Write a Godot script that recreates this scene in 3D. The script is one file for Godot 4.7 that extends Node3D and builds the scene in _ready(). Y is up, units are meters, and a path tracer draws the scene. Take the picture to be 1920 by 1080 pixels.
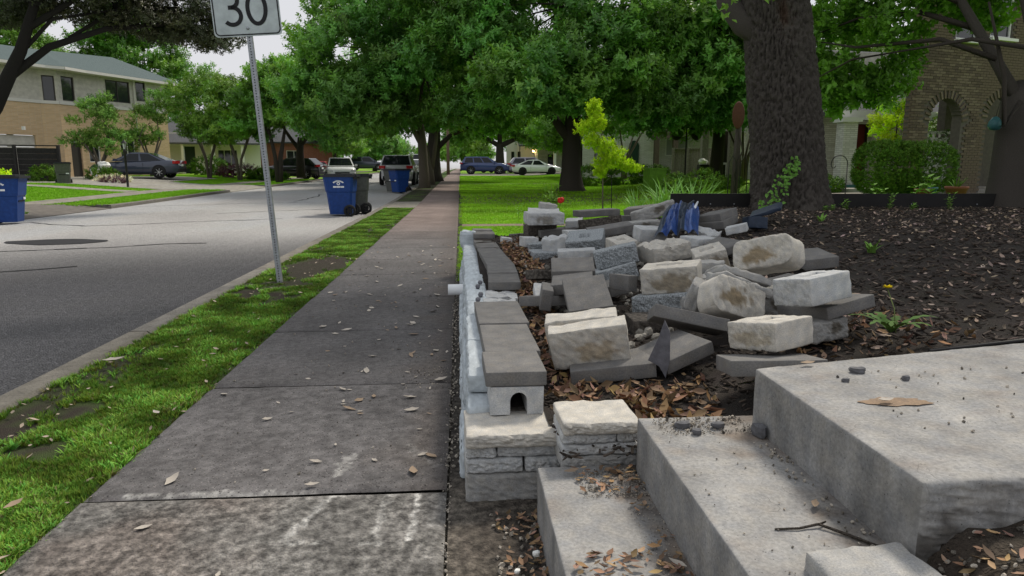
extends Node3D
# A pavement beside a low retaining wall with a heap of salvaged wall blocks, a quiet street on the left.

var rng := RandomNumberGenerator.new()
var M := {}
var used := {}
var fn := FastNoiseLite.new()
var fn2 := FastNoiseLite.new()

# name, category, finish, centre, turn (yaw, pitch, roll in degrees), size, label
const HEAP := [
	["wall_block", "block", "stk", 0.752, 0.627, -6.287, 9.7, 2.3, -0.2, 0.332, 0.109, 0.200, "stained pale block in front at the far left stack"],
	["wall_block", "block", "block", 0.779, 0.631, -6.550, -6.4, 6.5, -1.5, 0.297, 0.110, 0.201, "pale block lying behind the stained one in the far left stack"],
	["wall_block", "block", "brown", 0.753, 0.484, -6.606, 8.0, 0.2, 0.3, 0.280, 0.123, 0.200, "brown block at the bottom of the far left stack"],
	["wall_block", "block", "block", 0.853, 0.475, -7.838, -0.2, 0.9, 1.3, 0.250, 0.159, 0.150, "pale block peeking out at the left of the far stack"],
	["stone_lump", "stone", "pale", 0.838, 0.705, -6.688, -1.1, 2.9, -8.2, 0.168, 0.070, 0.151, "small rounded stone on top of the far left stack"],
	["cap_slab", "cap slab", "cap", 0.647, 0.337, -7.593, 33.1, -6.1, -1.3, 0.161, 0.058, 0.199, "dark cap slab end on the ground left of the far stack"],
	["cap_slab", "cap slab", "cap", 0.906, 0.483, -6.494, 6.1, -1.0, 5.8, 0.364, 0.063, 0.198, "long grey cap slab right of the far left stack"],
	["split_block", "block", "split", 0.767, 0.476, -5.561, -19.2, 4.6, 6.7, 0.202, 0.117, 0.161, "pale block with a broken V notched top near the wall"],
	["wall_block", "block", "rough", 0.636, 0.387, -5.945, 1.4, -1.0, 4.5, 0.130, 0.107, 0.179, "rough faced grey block at the heap's far left, under the notched block"],
	["wall_block", "block", "rough", 0.700, 0.368, -5.550, 6.6, 1.4, 1.0, 0.277, 0.100, 0.199, "rough faced block under the notched block, nearest the leaf drift"],
	["wall_block", "block", "core", 0.999, 0.490, -5.498, -15.6, 16.1, 6.4, 0.296, 0.121, 0.245, "rough faced block with a round hole in its top behind the largest rough block"],
	["cap_slab", "cap slab", "cap", 1.243, 0.566, -5.734, -0.3, 5.1, 9.1, 0.367, 0.062, 0.198, "long grey cap slab lying across the middle of the heap"],
	["wall_block", "block", "brown", 1.293, 0.581, -6.384, -14.0, -3.8, 8.2, 0.395, 0.079, 0.150, "dark stained long block behind the long middle cap slab"],
	["cap_slab", "cap slab", "cap", 1.324, 0.643, -6.740, 14.7, -0.2, 1.9, 0.417, 0.062, 0.200, "farthest grey cap slab against the lawn"],
	["cap_slab", "cap slab", "cap", 1.895, 0.644, -7.137, -26.5, 5.4, 7.5, 0.362, 0.074, 0.220, "upper of two dark cap slabs behind the leaning stained block"],
	["cap_slab", "cap slab", "cap", 1.685, 0.580, -6.750, 25.0, -2.7, -1.5, 0.417, 0.071, 0.220, "lower of two dark cap slabs behind the leaning stained block"],
	["wall_block", "block", "stain", 1.801, 0.668, -6.424, 14.5, -6.6, 15.0, 0.422, 0.117, 0.120, "tilted grey block with a brown oval stain left of the blue bag"],
	["cap_slab", "cap slab", "cap", 1.903, 0.563, -6.334, 29.7, 8.7, 5.4, 0.263, 0.060, 0.177, "grey cap slab half under the blue bag"],
	["wall_block", "block", "pink", 1.147, 0.517, -4.883, 12.7, 7.7, 8.4, 0.160, 0.120, 0.199, "pinkish hollow block behind the largest rough block"],
	["wall_block", "block", "rough", 0.991, 0.521, -4.370, -11.5, -1.7, 13.5, 0.271, 0.117, 0.198, "largest rough faced block tilted in the middle of the heap"],
	["split_block", "block", "notch", 1.306, 0.553, -4.376, 17.5, 3.7, 7.4, 0.280, 0.108, 0.201, "cream block with a broken scooped top below the blue bag"],
	["wall_block", "block", "rough", 0.933, 0.412, -4.220, 30.9, -15.5, 8.6, 0.274, 0.100, 0.199, "rough faced block beneath the largest rough block"],
	["wall_block", "block", "slotcream", 1.074, 0.527, -3.443, -25.3, 3.2, 7.0, 0.284, 0.131, 0.198, "big cream brown block with a long slot in its top at the heap centre"],
	["wall_block", "block", "rough", 1.025, 0.389, -3.405, -25.2, -4.6, 8.4, 0.285, 0.120, 0.198, "bluish rough faced block under the slotted cream brown block"],
	["wall_block", "block", "brown", 0.957, 0.317, -3.225, -0.1, -0.1, 2.8, 0.300, 0.119, 0.199, "dark brown block at the bottom beneath the bluish rough block"],
	["cap_slab", "cap slab", "cap", 0.954, 0.439, -2.821, -7.0, -18.9, -11.5, 0.310, 0.053, 0.198, "long grey cap slab slanting down to the right in front of the bluish block"],
	["cap_slab", "cap slab", "cap", 0.607, 0.461, -3.276, -1.1, 20.9, 8.5, 0.210, 0.055, 0.297, "broad square cap slab leaning toward the camera behind the big cream pair"],
	["cap_slab", "cap slab", "cap", 0.609, 0.458, -3.732, -10.3, 7.6, 6.5, 0.224, 0.059, 0.243, "light grey cap slab behind the leaning square slab"],
	["cap_slab", "cap slab", "cap", 0.460, 0.358, -3.730, 50.1, -6.5, -6.2, 0.207, 0.056, 0.219, "dark cap slab beneath the light grey one left of the leaning slab"],
	["cap_slab", "cap slab", "cap", 0.449, 0.401, -3.621, -5.7, 2.0, -9.0, 0.060, 0.111, 0.207, "narrow cap slab standing on edge at the heap's left side"],
	["wall_block", "block", "block", 0.434, 0.383, -3.777, -1.7, 17.3, -3.1, 0.065, 0.053, 0.188, "pale bluish block tilted beside the leaf drift"],
	["cap_slab", "cap slab", "cap", 0.636, 0.507, -3.903, -6.0, 15.3, 1.7, 0.244, 0.060, 0.199, "dark flat cap slab below the notched and rough blocks"],
	["wall_block", "block", "brown", 0.520, 0.401, -4.364, 24.8, -9.2, -6.3, 0.186, 0.062, 0.138, "dark short block under the flat dark slab beside the leaves"],
	["wall_block", "block", "cream2", 0.502, 0.404, -2.795, -11.2, 9.3, 7.9, 0.295, 0.150, 0.103, "rear half of the big cream block split in two"],
	["wall_block", "block", "cream2", 0.505, 0.390, -2.659, -8.1, 10.2, 9.9, 0.308, 0.158, 0.088, "front half of the big cream block, nearest block to the wall caps"],
	["cap_slab", "cap slab", "cap", 0.590, 0.301, -2.633, -7.1, 3.2, 7.2, 0.329, 0.059, 0.199, "grey cap slab lying in front of the big cream block"],
	["cap_slab", "cap slab", "cap", 0.841, 0.358, -2.633, 15.2, -0.7, 18.1, 0.216, 0.052, 0.235, "grey cap slab tilted beside the slate sliver"],
	["wall_block", "block", "slotturn", 1.095, 0.501, -2.335, -59.6, -0.0, 8.8, 0.196, 0.098, 0.220, "cream slotted block nearest the landing"],
	["wall_block", "block", "slot", 1.382, 0.610, -2.608, -66.4, 4.8, 8.5, 0.182, 0.107, 0.231, "bluish white slotted block on the right side of the heap"],
	["wall_block", "block", "boulder", 1.422, 0.678, -3.104, -55.3, -18.2, 14.2, 0.292, 0.147, 0.132, "large cream block with rounded corners on top of the heap"],
	["wall_block", "block", "boulder", 1.174, 0.506, -2.900, 17.7, -24.0, -19.9, 0.270, 0.168, 0.119, "round cornered cream block with a brown blot facing the camera"],
	["wall_block", "block", "pale", 1.090, 0.496, -3.120, -23.3, 0.3, -18.3, 0.064, 0.128, 0.198, "pale grey curved piece left of the blotted cream block"],
	["cap_slab", "cap slab", "cap", 1.515, 0.509, -2.749, 13.5, -8.5, 10.0, 0.241, 0.050, 0.300, "grey cap slab under the bluish white slotted block"],
	["cap_slab", "cap slab", "cap", 2.061, 0.550, -3.916, 0.4, 6.0, 6.2, 0.195, 0.063, 0.244, "grey cap slab at the heap's right edge on the mulch"],
	["wall_block", "block", "stain", 1.423, 0.431, -2.673, 23.7, -6.7, 2.5, 0.201, 0.088, 0.199, "grey block at the right foot of the heap near the dandelion"],
	["cap_slab", "cap slab", "cap", 1.028, 0.425, -2.187, -9.7, -10.6, 2.1, 0.300, 0.053, 0.244, "flat cap slab beneath the cream slotted block by the landing"],
	["broken_slab", "rubble", "pale", 1.260, 0.584, -3.049, 12.3, -16.4, -19.5, 0.253, 0.035, 0.159, "upper broken slab slanting down under the rounded cream block"],
	["broken_slab", "rubble", "pale", 1.232, 0.561, -2.965, 8.4, -9.5, -21.8, 0.253, 0.042, 0.159, "lower broken slab slanting down above the blotted cream block"],
	["cap_slab", "cap slab", "cap", 2.072, 0.687, -5.545, -51.9, 9.0, 10.6, 0.260, 0.064, 0.252, "upper cap slab of the pair right of the blue bag"],
	["cap_slab", "cap slab", "cap", 2.069, 0.634, -5.519, -46.3, 9.0, 7.9, 0.267, 0.062, 0.258, "lower cap slab of the pair right of the blue bag"],
	["split_block", "block", "wedge", 1.862, 0.565, -5.172, -35.1, 12.3, -11.4, 0.207, 0.095, 0.122, "broken wedge of block with white jagged top right of the blue bag"],
	["split_block", "block", "block", 2.045, 0.630, -5.018, -28.0, 3.1, 14.9, 0.148, 0.058, 0.120, "pale broken piece near the dark navy sheet"],
	["cap_slab", "cap slab", "cap", 1.780, 0.552, -4.595, -49.8, 9.9, -4.3, 0.189, 0.055, 0.207, "flat cap slab behind the rounded cream block"],
	["wall_block", "block", "slotcream", 1.503, 0.533, -4.075, -8.7, 6.9, 16.3, 0.183, 0.130, 0.210, "cream block with a grey slot right of the scooped block"],
	["split_block", "rubble", "pale", 1.392, 0.534, -3.746, -22.8, -0.8, 3.7, 0.140, 0.064, 0.139, "pale lump between the slotted cream brown block and the rounded block"],
	["split_block", "block", "brown", 1.681, 0.565, -4.939, -22.6, 3.5, -10.4, 0.066, 0.061, 0.203, "small dark block right of the scooped cream block"],
	["cap_slab", "cap slab", "cap", 0.851, 0.402, -3.846, 20.7, -3.5, 8.9, 0.134, 0.059, 0.196, "dark slab in the hollow right of the leaning square slab"],
	["cap_slab", "cap slab", "cap", 0.854, 0.479, -3.579, 22.2, -4.0, -3.1, 0.058, 0.083, 0.178, "small slab standing beside the slotted cream brown block"],
	["split_block", "rubble", "block", 1.063, 0.567, -6.472, -15.2, 9.8, 4.0, 0.157, 0.069, 0.129, "pale broken piece right of the far left stack"],
	["wall_block", "block", "block", 1.447, 0.577, -5.222, 5.2, 6.8, -3.2, 0.223, 0.100, 0.164, "greyish block behind the scooped cream block"],
	["split_block", "rubble", "block", 0.422, 0.398, -6.492, 5.6, -0.4, -6.8, 0.100, 0.066, 0.120, "pale bluish piece lying apart near the far wall caps"],
	["wall_block", "block", "block", 0.587, 0.442, -6.001, 16.1, 0.1, -2.7, 0.129, 0.083, 0.140, "pale block under the far left stack"],
	["plastic_sheet", "plastic sheet", "navy", 2.591, 0.718, -5.747, -27.0, 6.7, 20.9, 0.256, 0.030, 0.296, "dark navy sheet slanting up against the massive trunk"],
	["plastic_sheet", "plastic sheet", "navy", 2.373, 0.638, -5.461, 7.6, -8.2, -4.0, 0.169, 0.091, 0.100, "dark navy folded plastic below the slanting sheet"],
	["wall_block", "block", "rough", 0.740, 0.383, -4.250, 20.0, 0.0, 0.0, 0.280, 0.120, 0.190, "half hidden rough block under the dark flat slab"],
	["cap_slab", "cap slab", "cap", 1.120, 0.442, -4.950, -12.0, 8.0, 4.0, 0.360, 0.060, 0.200, "grey slab wedged behind the largest rough block"],
	["wall_block", "block", "stain", 1.280, 0.438, -4.050, 14.0, 0.0, 3.0, 0.290, 0.120, 0.190, "half hidden grey block below the scooped cream block"],
	["cap_slab", "cap slab", "cap", 1.520, 0.504, -4.550, -24.0, 6.0, 8.0, 0.380, 0.060, 0.200, "grey slab lying under the cream block with the grey slot"],
	["wall_block", "block", "block", 1.720, 0.533, -4.850, 30.0, 4.0, -3.0, 0.270, 0.110, 0.180, "pale block half covered behind the flat cap slab"],
	["wall_block", "block", "pale", 1.420, 0.466, -3.550, -18.0, 0.0, 6.0, 0.270, 0.120, 0.180, "grey block filling the gap beneath the large rounded block"],
	["cap_slab", "cap slab", "cap", 1.720, 0.451, -3.550, 26.0, 0.0, 5.0, 0.360, 0.060, 0.220, "grey slab half under the large rounded block's right end"],
	["wall_block", "block", "block", 0.860, 0.423, -5.100, -8.0, 0.0, 3.0, 0.280, 0.110, 0.180, "pale block low in the gap right of the notched block"],
	["wall_block", "block", "pale", 1.200, 0.384, -3.350, 5.0, 0.0, -6.0, 0.280, 0.120, 0.180, "grey block buried behind the blotted cream block"],
	["wall_block", "block", "stain", 1.460, 0.460, -3.100, -22.0, 0.0, 4.0, 0.270, 0.130, 0.180, "dark gap filling block right underneath the large rounded block"],
	["cap_slab", "cap slab", "cap", 1.950, 0.574, -5.950, -16.0, 5.0, 3.0, 0.360, 0.060, 0.200, "grey slab showing under the pair right of the blue bag"],
	["wall_block", "block", "block", 1.050, 0.479, -6.050, 12.0, 0.0, 0.0, 0.280, 0.110, 0.180, "pale block below the long middle cap slab's left end"],
	["wall_block", "block", "stain", 1.620, 0.551, -6.100, -10.0, 0.0, 5.0, 0.300, 0.120, 0.180, "grey block low between the leaning stained block and long slab"],
]

# ---------- helpers: naming ----------
func numbered(called: String) -> String:
	used[called] = used.get(called, -1) + 1
	return called if used[called] == 0 else "%s_%03d" % [called, used[called]]

func tag(o: Node, label: String, category := "", group := "", kind := ""):
	if label: o.set_meta("label", label)
	if category: o.set_meta("category", category)
	if group: o.set_meta("group", group)
	if kind: o.set_meta("kind", kind)
	return o

func thing(called: String, label: String, category: String, at := Vector3.ZERO, turn := 0.0, group := "") -> Node3D:
	var o := Node3D.new()
	o.name = numbered(called)
	add_child(o)
	o.position = at
	o.rotation.y = turn
	tag(o, label, category, group)
	return o

func put(called: String, mesh: Mesh, mat: Material, parent: Node = null) -> MeshInstance3D:
	var o := MeshInstance3D.new()
	o.mesh = mesh
	o.material_override = mat
	if parent == null:
		o.name = numbered(called)
		add_child(o)
	else:
		o.name = called
		parent.add_child(o, true)
	return o

func struct(called: String, mesh: Mesh, mat: Material, parent: Node = null) -> MeshInstance3D:
	var o := put(called, mesh, mat, parent)
	if parent == null: o.set_meta("kind", "structure")
	return o

func again(src: Node3D, label: String, at: Vector3, turn: float) -> Node3D:
	var base := String(src.name).rstrip("0123456789").trim_suffix("_")
	var o := src.duplicate() as Node3D
	o.name = numbered(base)
	add_child(o)
	o.position = at
	o.rotation.y = turn
	if label: o.set_meta("label", label)
	return o

# ---------- helpers: materials ----------
func noise_tex(freq: float, oct: int, lo: float, hi: float, sd: int, kind := FastNoiseLite.TYPE_SIMPLEX_SMOOTH, size := 512, bump := 0.0) -> NoiseTexture2D:
	var n := FastNoiseLite.new()
	n.noise_type = kind
	n.frequency = freq
	n.seed = sd
	n.fractal_octaves = oct
	n.fractal_gain = 0.62
	if oct == 1: n.fractal_type = FastNoiseLite.FRACTAL_NONE
	if kind == FastNoiseLite.TYPE_CELLULAR: n.cellular_return_type = FastNoiseLite.RETURN_DISTANCE2_SUB
	var t := NoiseTexture2D.new()
	t.width = size
	t.height = size
	t.seamless = true
	t.noise = n
	if bump > 0.0:
		t.as_normal_map = true
		t.bump_strength = bump
	else:
		var g := Gradient.new()
		g.set_color(0, Color(lo, lo, lo))
		g.set_color(1, Color(hi, hi, hi))
		t.color_ramp = g
	return t

func mat(col: Color, rough := 0.9, tex: Texture2D = null, scl := 1.0, nrm: Texture2D = null, nstr := 1.0, vcol := false, world := false) -> StandardMaterial3D:
	var m := StandardMaterial3D.new()
	m.albedo_color = col.linear_to_srgb()
	m.roughness = rough
	m.metallic_specular = 0.35
	if tex: m.albedo_texture = tex
	if nrm:
		m.normal_enabled = true
		m.normal_texture = nrm
		m.normal_scale = nstr
	if tex or nrm:
		m.uv1_triplanar = true
		m.uv1_world_triplanar = world
		m.uv1_scale = Vector3.ONE * scl
	m.vertex_color_use_as_albedo = vcol
	return m

func leaf_mat(col: Color, back := 0.35, rough := 0.45, spec := 0.5) -> StandardMaterial3D:
	var m := mat(col, rough, null, 1.0, null, 1.0, true)
	m.metallic_specular = spec
	m.backlight_enabled = true
	m.backlight = Color(back, back, back * 0.6)
	m.cull_mode = BaseMaterial3D.CULL_DISABLED
	return m

func brick_tex(c1: Color, c2: Color, mortar: Color, sd: int) -> ImageTexture:
	var im := Image.create(256, 256, true, Image.FORMAT_RGB8)
	var r := RandomNumberGenerator.new()
	r.seed = sd
	im.fill(mortar.linear_to_srgb())
	for row in 16:
		for k in 5:
			var x := k * 64 - (32 if row % 2 else 0)
			var c := c1.lerp(c2, r.randf()).linear_to_srgb()
			im.fill_rect(Rect2i(x, row * 16, 60, 12), c)
	im.generate_mipmaps()
	return ImageTexture.create_from_image(im)

# ---------- helpers: meshes ----------
func S(smooth := false) -> SurfaceTool:
	var s := SurfaceTool.new()
	s.begin(Mesh.PRIMITIVE_TRIANGLES)
	s.set_smooth_group(0 if smooth else -1)
	s.set_color(Color.WHITE)
	return s

func done(s: SurfaceTool) -> ArrayMesh:
	s.generate_normals()
	return s.commit()

func quad(s: SurfaceTool, a: Vector3, b: Vector3, c: Vector3, d: Vector3):
	s.add_vertex(a); s.add_vertex(b); s.add_vertex(c)
	s.add_vertex(a); s.add_vertex(c); s.add_vertex(d)

func bx(s: SurfaceTool, c: Vector3, size: Vector3, b := Basis()):
	var h := size * 0.5
	var p := []
	for k in 8:
		p.append(c + b * Vector3(h.x if k & 1 else -h.x, h.y if k & 2 else -h.y, h.z if k & 4 else -h.z))
	quad(s, p[6], p[7], p[5], p[4])
	quad(s, p[3], p[2], p[0], p[1])
	quad(s, p[7], p[3], p[1], p[5])
	quad(s, p[2], p[6], p[4], p[0])
	quad(s, p[2], p[3], p[7], p[6])
	quad(s, p[4], p[5], p[1], p[0])

func boxm(c: Vector3, size: Vector3, b := Basis()) -> ArrayMesh:
	var s := S()
	bx(s, c, size, b)
	return done(s)

func bar(s: SurfaceTool, a: Vector3, b: Vector3, w: float, h: float):
	var z := (b - a).normalized()
	var up := Vector3.UP if absf(z.y) < 0.95 else Vector3.RIGHT
	var x := up.cross(z).normalized()
	bx(s, (a + b) * 0.5, Vector3(w, h, a.distance_to(b)), Basis(x, z.cross(x), z))

func tube(s: SurfaceTool, pts: Array, radii: Array, sides := 8, rough := 0.0, caps := true):
	var rings := []
	var ref := Vector3(0.31, 0.17, 0.93)
	for i in pts.size():
		var d: Vector3 = (pts[mini(i + 1, pts.size() - 1)] - pts[maxi(i - 1, 0)]).normalized()
		var x := ref.cross(d).normalized()
		var y := d.cross(x)
		ref = ref if absf(ref.dot(d)) < 0.9 else Vector3(0.9, 0.1, 0.3)
		var ring := []
		for k in sides:
			var a := TAU * k / sides
			var r: float = radii[i]
			if rough > 0.0: r *= 1.0 + rough * fn.get_noise_3d(cos(a) * 40.0, sin(a) * 40.0, i * 13.0)
			ring.append(pts[i] + (x * cos(a) + y * sin(a)) * r)
		rings.append(ring)
	for i in rings.size() - 1:
		for k in sides:
			var k2 := (k + 1) % sides
			quad(s, rings[i + 1][k], rings[i + 1][k2], rings[i][k2], rings[i][k])
	if caps:
		for k in range(1, sides - 1):
			s.add_vertex(rings[0][0]); s.add_vertex(rings[0][k]); s.add_vertex(rings[0][k + 1])
			s.add_vertex(rings[-1][0]); s.add_vertex(rings[-1][k + 1]); s.add_vertex(rings[-1][k])

func tubem(pts: Array, radii: Array, sides := 8, rough := 0.0) -> ArrayMesh:
	var s := S(true)
	tube(s, pts, radii, sides, rough)
	return done(s)

func lathe(s: SurfaceTool, prof: Array, sides := 16, at := Vector3.ZERO, b := Basis()):
	for i in prof.size() - 1:
		for k in sides:
			var a := TAU * k / sides
			var a2 := TAU * (k + 1) / sides
			var p: Vector2 = prof[i]
			var q: Vector2 = prof[i + 1]
			quad(s, at + b * Vector3(q.x * cos(a2), q.y, q.x * sin(a2)), at + b * Vector3(q.x * cos(a), q.y, q.x * sin(a)),
				at + b * Vector3(p.x * cos(a), p.y, p.x * sin(a)), at + b * Vector3(p.x * cos(a2), p.y, p.x * sin(a2)))

# an upright prism over a plan polygon (x, z), y0 to y1
func prism(s: SurfaceTool, poly: PackedVector2Array, y0: float, y1: float):
	var n := poly.size()
	var area := 0.0
	for i in n: area += poly[i].cross(poly[(i + 1) % n])
	if area < 0.0: poly.reverse()
	for i in n:
		var a := poly[i]
		var b := poly[(i + 1) % n]
		quad(s, Vector3(b.x, y1, b.y), Vector3(a.x, y1, a.y), Vector3(a.x, y0, a.y), Vector3(b.x, y0, b.y))
	var t := Geometry2D.triangulate_polygon(poly)
	for i in range(0, t.size(), 3):
		var tri := [poly[t[i]], poly[t[i + 1]], poly[t[i + 2]]]
		if (tri[1] - tri[0]).cross(tri[2] - tri[0]) < 0.0: tri.reverse()
		for k in 3: s.add_vertex(Vector3(tri[k].x, y1, tri[k].y))
		for k in [2, 1, 0]: s.add_vertex(Vector3(tri[k].x, y0, tri[k].y))

# a sheet over a grid: hf(x, z) height, cf(x, z) colour
func sheet(xs: Array, zs: Array, hf: Callable, cf = null) -> ArrayMesh:
	var v := PackedVector3Array()
	var c := PackedColorArray()
	var ix := PackedInt32Array()
	for z in zs:
		for x in xs:
			v.append(Vector3(x, hf.call(x, z), z))
			c.append(cf.call(x, z) if cf != null else Color.WHITE)
	var w := xs.size()
	for j in zs.size() - 1:
		for i in w - 1:
			var a := j * w + i
			for k in [a, a + 1, a + w + 1, a, a + w + 1, a + w]: ix.append(k)
	var arr := []
	arr.resize(Mesh.ARRAY_MAX)
	arr[Mesh.ARRAY_VERTEX] = v
	arr[Mesh.ARRAY_COLOR] = c
	arr[Mesh.ARRAY_INDEX] = ix
	var s := SurfaceTool.new()
	s.create_from_arrays(arr)
	s.generate_normals()
	return s.commit()

func steps_of(a: float, b: float, n: int) -> Array:
	var r := []
	for i in n + 1: r.append(lerpf(a, b, float(i) / n))
	return r

# steps that grow with distance from a (z going negative)
func far_steps(a: float, b: float, first: float, grow: float) -> Array:
	var r := [a]
	var st := first
	var z := a
	while absf(z - b) > st:
		z += st * signf(b - a)
		r.append(z)
		st *= grow
	r.append(b)
	return r

# a block of stone or concrete with rounded, worn edges; o: r edge radius, amp wear, rough split front, slot [cx, cz, sx, sz, depth], round corner radius seen from the front, bev [front corner cut], stain
func coords(h: float, r: float, n: int, extra := []) -> Array:
	var a := [-h, -h + r * 0.3, -h + r]
	for i in range(1, n): a.append(lerpf(-h + r, h - r, float(i) / n))
	a.append_array([h - r, h - r * 0.3, h])
	for e in extra:
		if absf(e) < h - r: a.append(e)
	a.sort()
	return a

func stone(dim: Vector3, o := {}, sd := 0) -> ArrayMesh:
	var h := dim * 0.5
	var r: float = minf(o.get("r", 0.005), minf(h.x, minf(h.y, h.z)) * 0.7)
	var amp: float = o.get("amp", 0.002)
	var rough: float = o.get("rough", 0.0)
	var slot: Array = o.get("slot", [])
	var n: int = o.get("n", 5)
	var nf: int = o.get("nf", 22) if rough > 0.0 else n
	var ex := []
	var ez := []
	if slot:
		for e in [-0.004, 0.0, 0.004]:
			for sg in [-1, 1]:
				ex.append(slot[0] + sg * (slot[2] * 0.5 + e))
				ez.append(slot[1] + sg * (slot[3] * 0.5 + e))
		for i in 5:
			ex.append(slot[0] + slot[2] * (i - 2) * 0.2)
	var off := Vector3(sd * 7.31, sd * 3.7, sd * 1.9)
	var inner := Vector3(h.x - r, h.y - r, h.z - r)
	var s := S(true)
	var st: Array = o.get("stain", [])
	var tint: Color = o.get("tint", Color.WHITE)
	for axis in 3:
		for sg in [-1.0, 1.0]:
			var ua := (axis + 1) % 3
			var va := (axis + 2) % 3
			var front: bool = axis == 2 and sg > 0.0
			var top: bool = axis == 1 and sg > 0.0
			var nn: int = nf if front else n
			var us := coords(h[ua], r, nn if ua == 0 else (maxi(3, nn / 2)), (ex if ua == 0 else (ez if ua == 2 else [])) if top else [])
			var vs := coords(h[va], r, nn if va == 0 else (maxi(3, nn / 2)), (ex if va == 0 else (ez if va == 2 else [])) if top else [])
			var P := []
			var C := []
			for v in vs:
				for u in us:
					var p := Vector3.ZERO
					p[axis] = sg * h[axis]
					p[ua] = u
					p[va] = v
					var raw := p
					var c := p.clamp(-inner, inner)
					var d := (p - c)
					var nd := d.normalized()
					p = c + nd * r
					if o.has("round"):
						var R: float = o.round
						var c2 := Vector2(clampf(p.x, -h.x + R, h.x - R), clampf(p.y, -h.y + R, h.y - R))
						var d2 := Vector2(p.x, p.y) - c2
						if d2.length() > R: d2 = d2.normalized() * R
						p.x = c2.x + d2.x
						p.y = c2.y + d2.y
					if o.has("taper"): p.x *= 1.0 - float(o.taper) * (0.5 - p.z / dim.z)
					if o.has("bev"):
						var b: float = o.bev
						if p.x > h.x - b: p.z -= maxf(0.0, (p.x - (h.x - b)) * 0.9) * clampf(0.5 + p.z / dim.z, 0.0, 1.0)
						if p.x < -h.x + b: p.z -= maxf(0.0, (-h.x + b - p.x) * 0.9) * clampf(0.5 + p.z / dim.z, 0.0, 1.0)
					p += nd * amp * (fn.get_noise_3dv((raw + off) * 5000.0) + 1.6 * fn.get_noise_3dv((raw + off) * 1300.0))
					if o.has("warp"): p.z -= 0.225 * (p.x + h.x) * (0.5 - p.z / dim.z) + 0.03 * (p.x + h.x) * (0.5 + p.z / dim.z)
					if o.has("bend"): p.y += float(o.bend) * fn.get_noise_2d(raw.x * 900.0 + sd * 50.0, raw.z * 700.0) * (1.0 if p.y > 0 else 0.2)
					if front and rough > 0.0:
						var edge := clampf(minf(minf(h.x - absf(raw.x), h.y - absf(raw.y)) / 0.012, 1.0), 0.0, 1.0)
						p.z += edge * rough * (0.35 + fn.get_noise_3dv((raw + off) * 7000.0) * 1.1 + 0.6 * fn.get_noise_3dv((raw + off) * 2500.0))
					if slot and top and absf(raw.x - slot[0]) <= slot[2] * 0.5 - 0.0001 and absf(raw.z - slot[1]) <= slot[3] * 0.5 - 0.0001:
						p.y -= slot[4]
					if o.has("broken") and p.y > 0.0:
						p.y -= float(o.broken) * maxf(0.0, fn.get_noise_2d(raw.x * 1500.0 + sd * 90.0, raw.z * 1200.0) + 0.25) * p.y / h.y
					var k := 1.0 + 0.13 * fn.get_noise_3dv((raw + off) * 1100.0)
					var col := tint * k
					if st and (front or st.size() > 5):
						var q := Vector2((raw.x - st[0]) / st[2], (raw.y - st[1]) / st[3]).length() + 0.7 * fn.get_noise_3dv((raw + off) * 1800.0)
						col = col.lerp(st[4], clampf((1.1 - q) * 3.0, 0.0, 0.85))
					if o.has("shade_and_grime"):
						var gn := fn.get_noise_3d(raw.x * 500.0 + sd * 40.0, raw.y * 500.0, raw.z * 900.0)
						if axis == 0:  # riser shade painted into the side faces, mixed with dirt streaks
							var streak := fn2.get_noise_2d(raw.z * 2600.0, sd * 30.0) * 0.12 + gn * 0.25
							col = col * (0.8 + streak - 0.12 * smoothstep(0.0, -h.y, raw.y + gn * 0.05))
						elif top:
							var into := smoothstep(float(o.shade_and_grime) - 0.16, float(o.shade_and_grime), raw.x + gn * 0.14)
							col = col.lerp(Color(0.42, 0.33, 0.26) * (0.9 + gn), clampf(into * 0.75 + maxf(0.0, gn - 0.1) * 0.7, 0.0, 0.8))
							col = col * (0.94 + 0.2 * fn.get_noise_2d(raw.x * 260.0 + sd * 70.0, raw.z * 260.0))
					if front and rough > 0.0: col = col * (0.92 + 0.2 * fn2.get_noise_3dv((raw + off) * 9000.0))
					col.a = 1.0
					P.append(p)
					C.append(col)
			var w := us.size()
			for j in vs.size() - 1:
				for i in w - 1:
					var a := j * w + i
					var q4 := [a + w, a + w + 1, a + 1, a]
					if sg < 0.0: q4.reverse()
					for kk in [0, 1, 2, 0, 2, 3]:
						s.set_color(C[q4[kk]])
						s.add_vertex(P[q4[kk]])
	return done(s)

# a lump of rock: noisy sphere
func rock(dim: Vector3, sd: int, rings := 8, sides := 12, amp := 0.35) -> ArrayMesh:
	var s := S()
	var P := []
	for i in rings + 1:
		var row := []
		var th := PI * i / rings
		for k in sides:
			var a := TAU * k / sides
			var d := Vector3(sin(th) * cos(a), cos(th), sin(th) * sin(a))
			var cube := maxf(absf(d.x), maxf(absf(d.y), absf(d.z)))
			row.append(d / lerpf(1.0, cube, 0.5) * dim * 0.45 * (1.0 + amp * fn.get_noise_3dv(d * 60.0 + Vector3.ONE * sd * 17.0)))
		P.append(row)
	for i in rings:
		for k in sides:
			var k2 := (k + 1) % sides
			quad(s, P[i][k2], P[i][k], P[i + 1][k], P[i + 1][k2])
	return done(s)

# ---------- helpers: scattered copies ----------
func push(buf: PackedFloat32Array, b: Basis, o: Vector3, c: Color):
	buf.append_array([b.x.x, b.y.x, b.z.x, o.x, b.x.y, b.y.y, b.z.y, o.y, b.x.z, b.y.z, b.z.z, o.z, c.r, c.g, c.b, 1.0])

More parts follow.
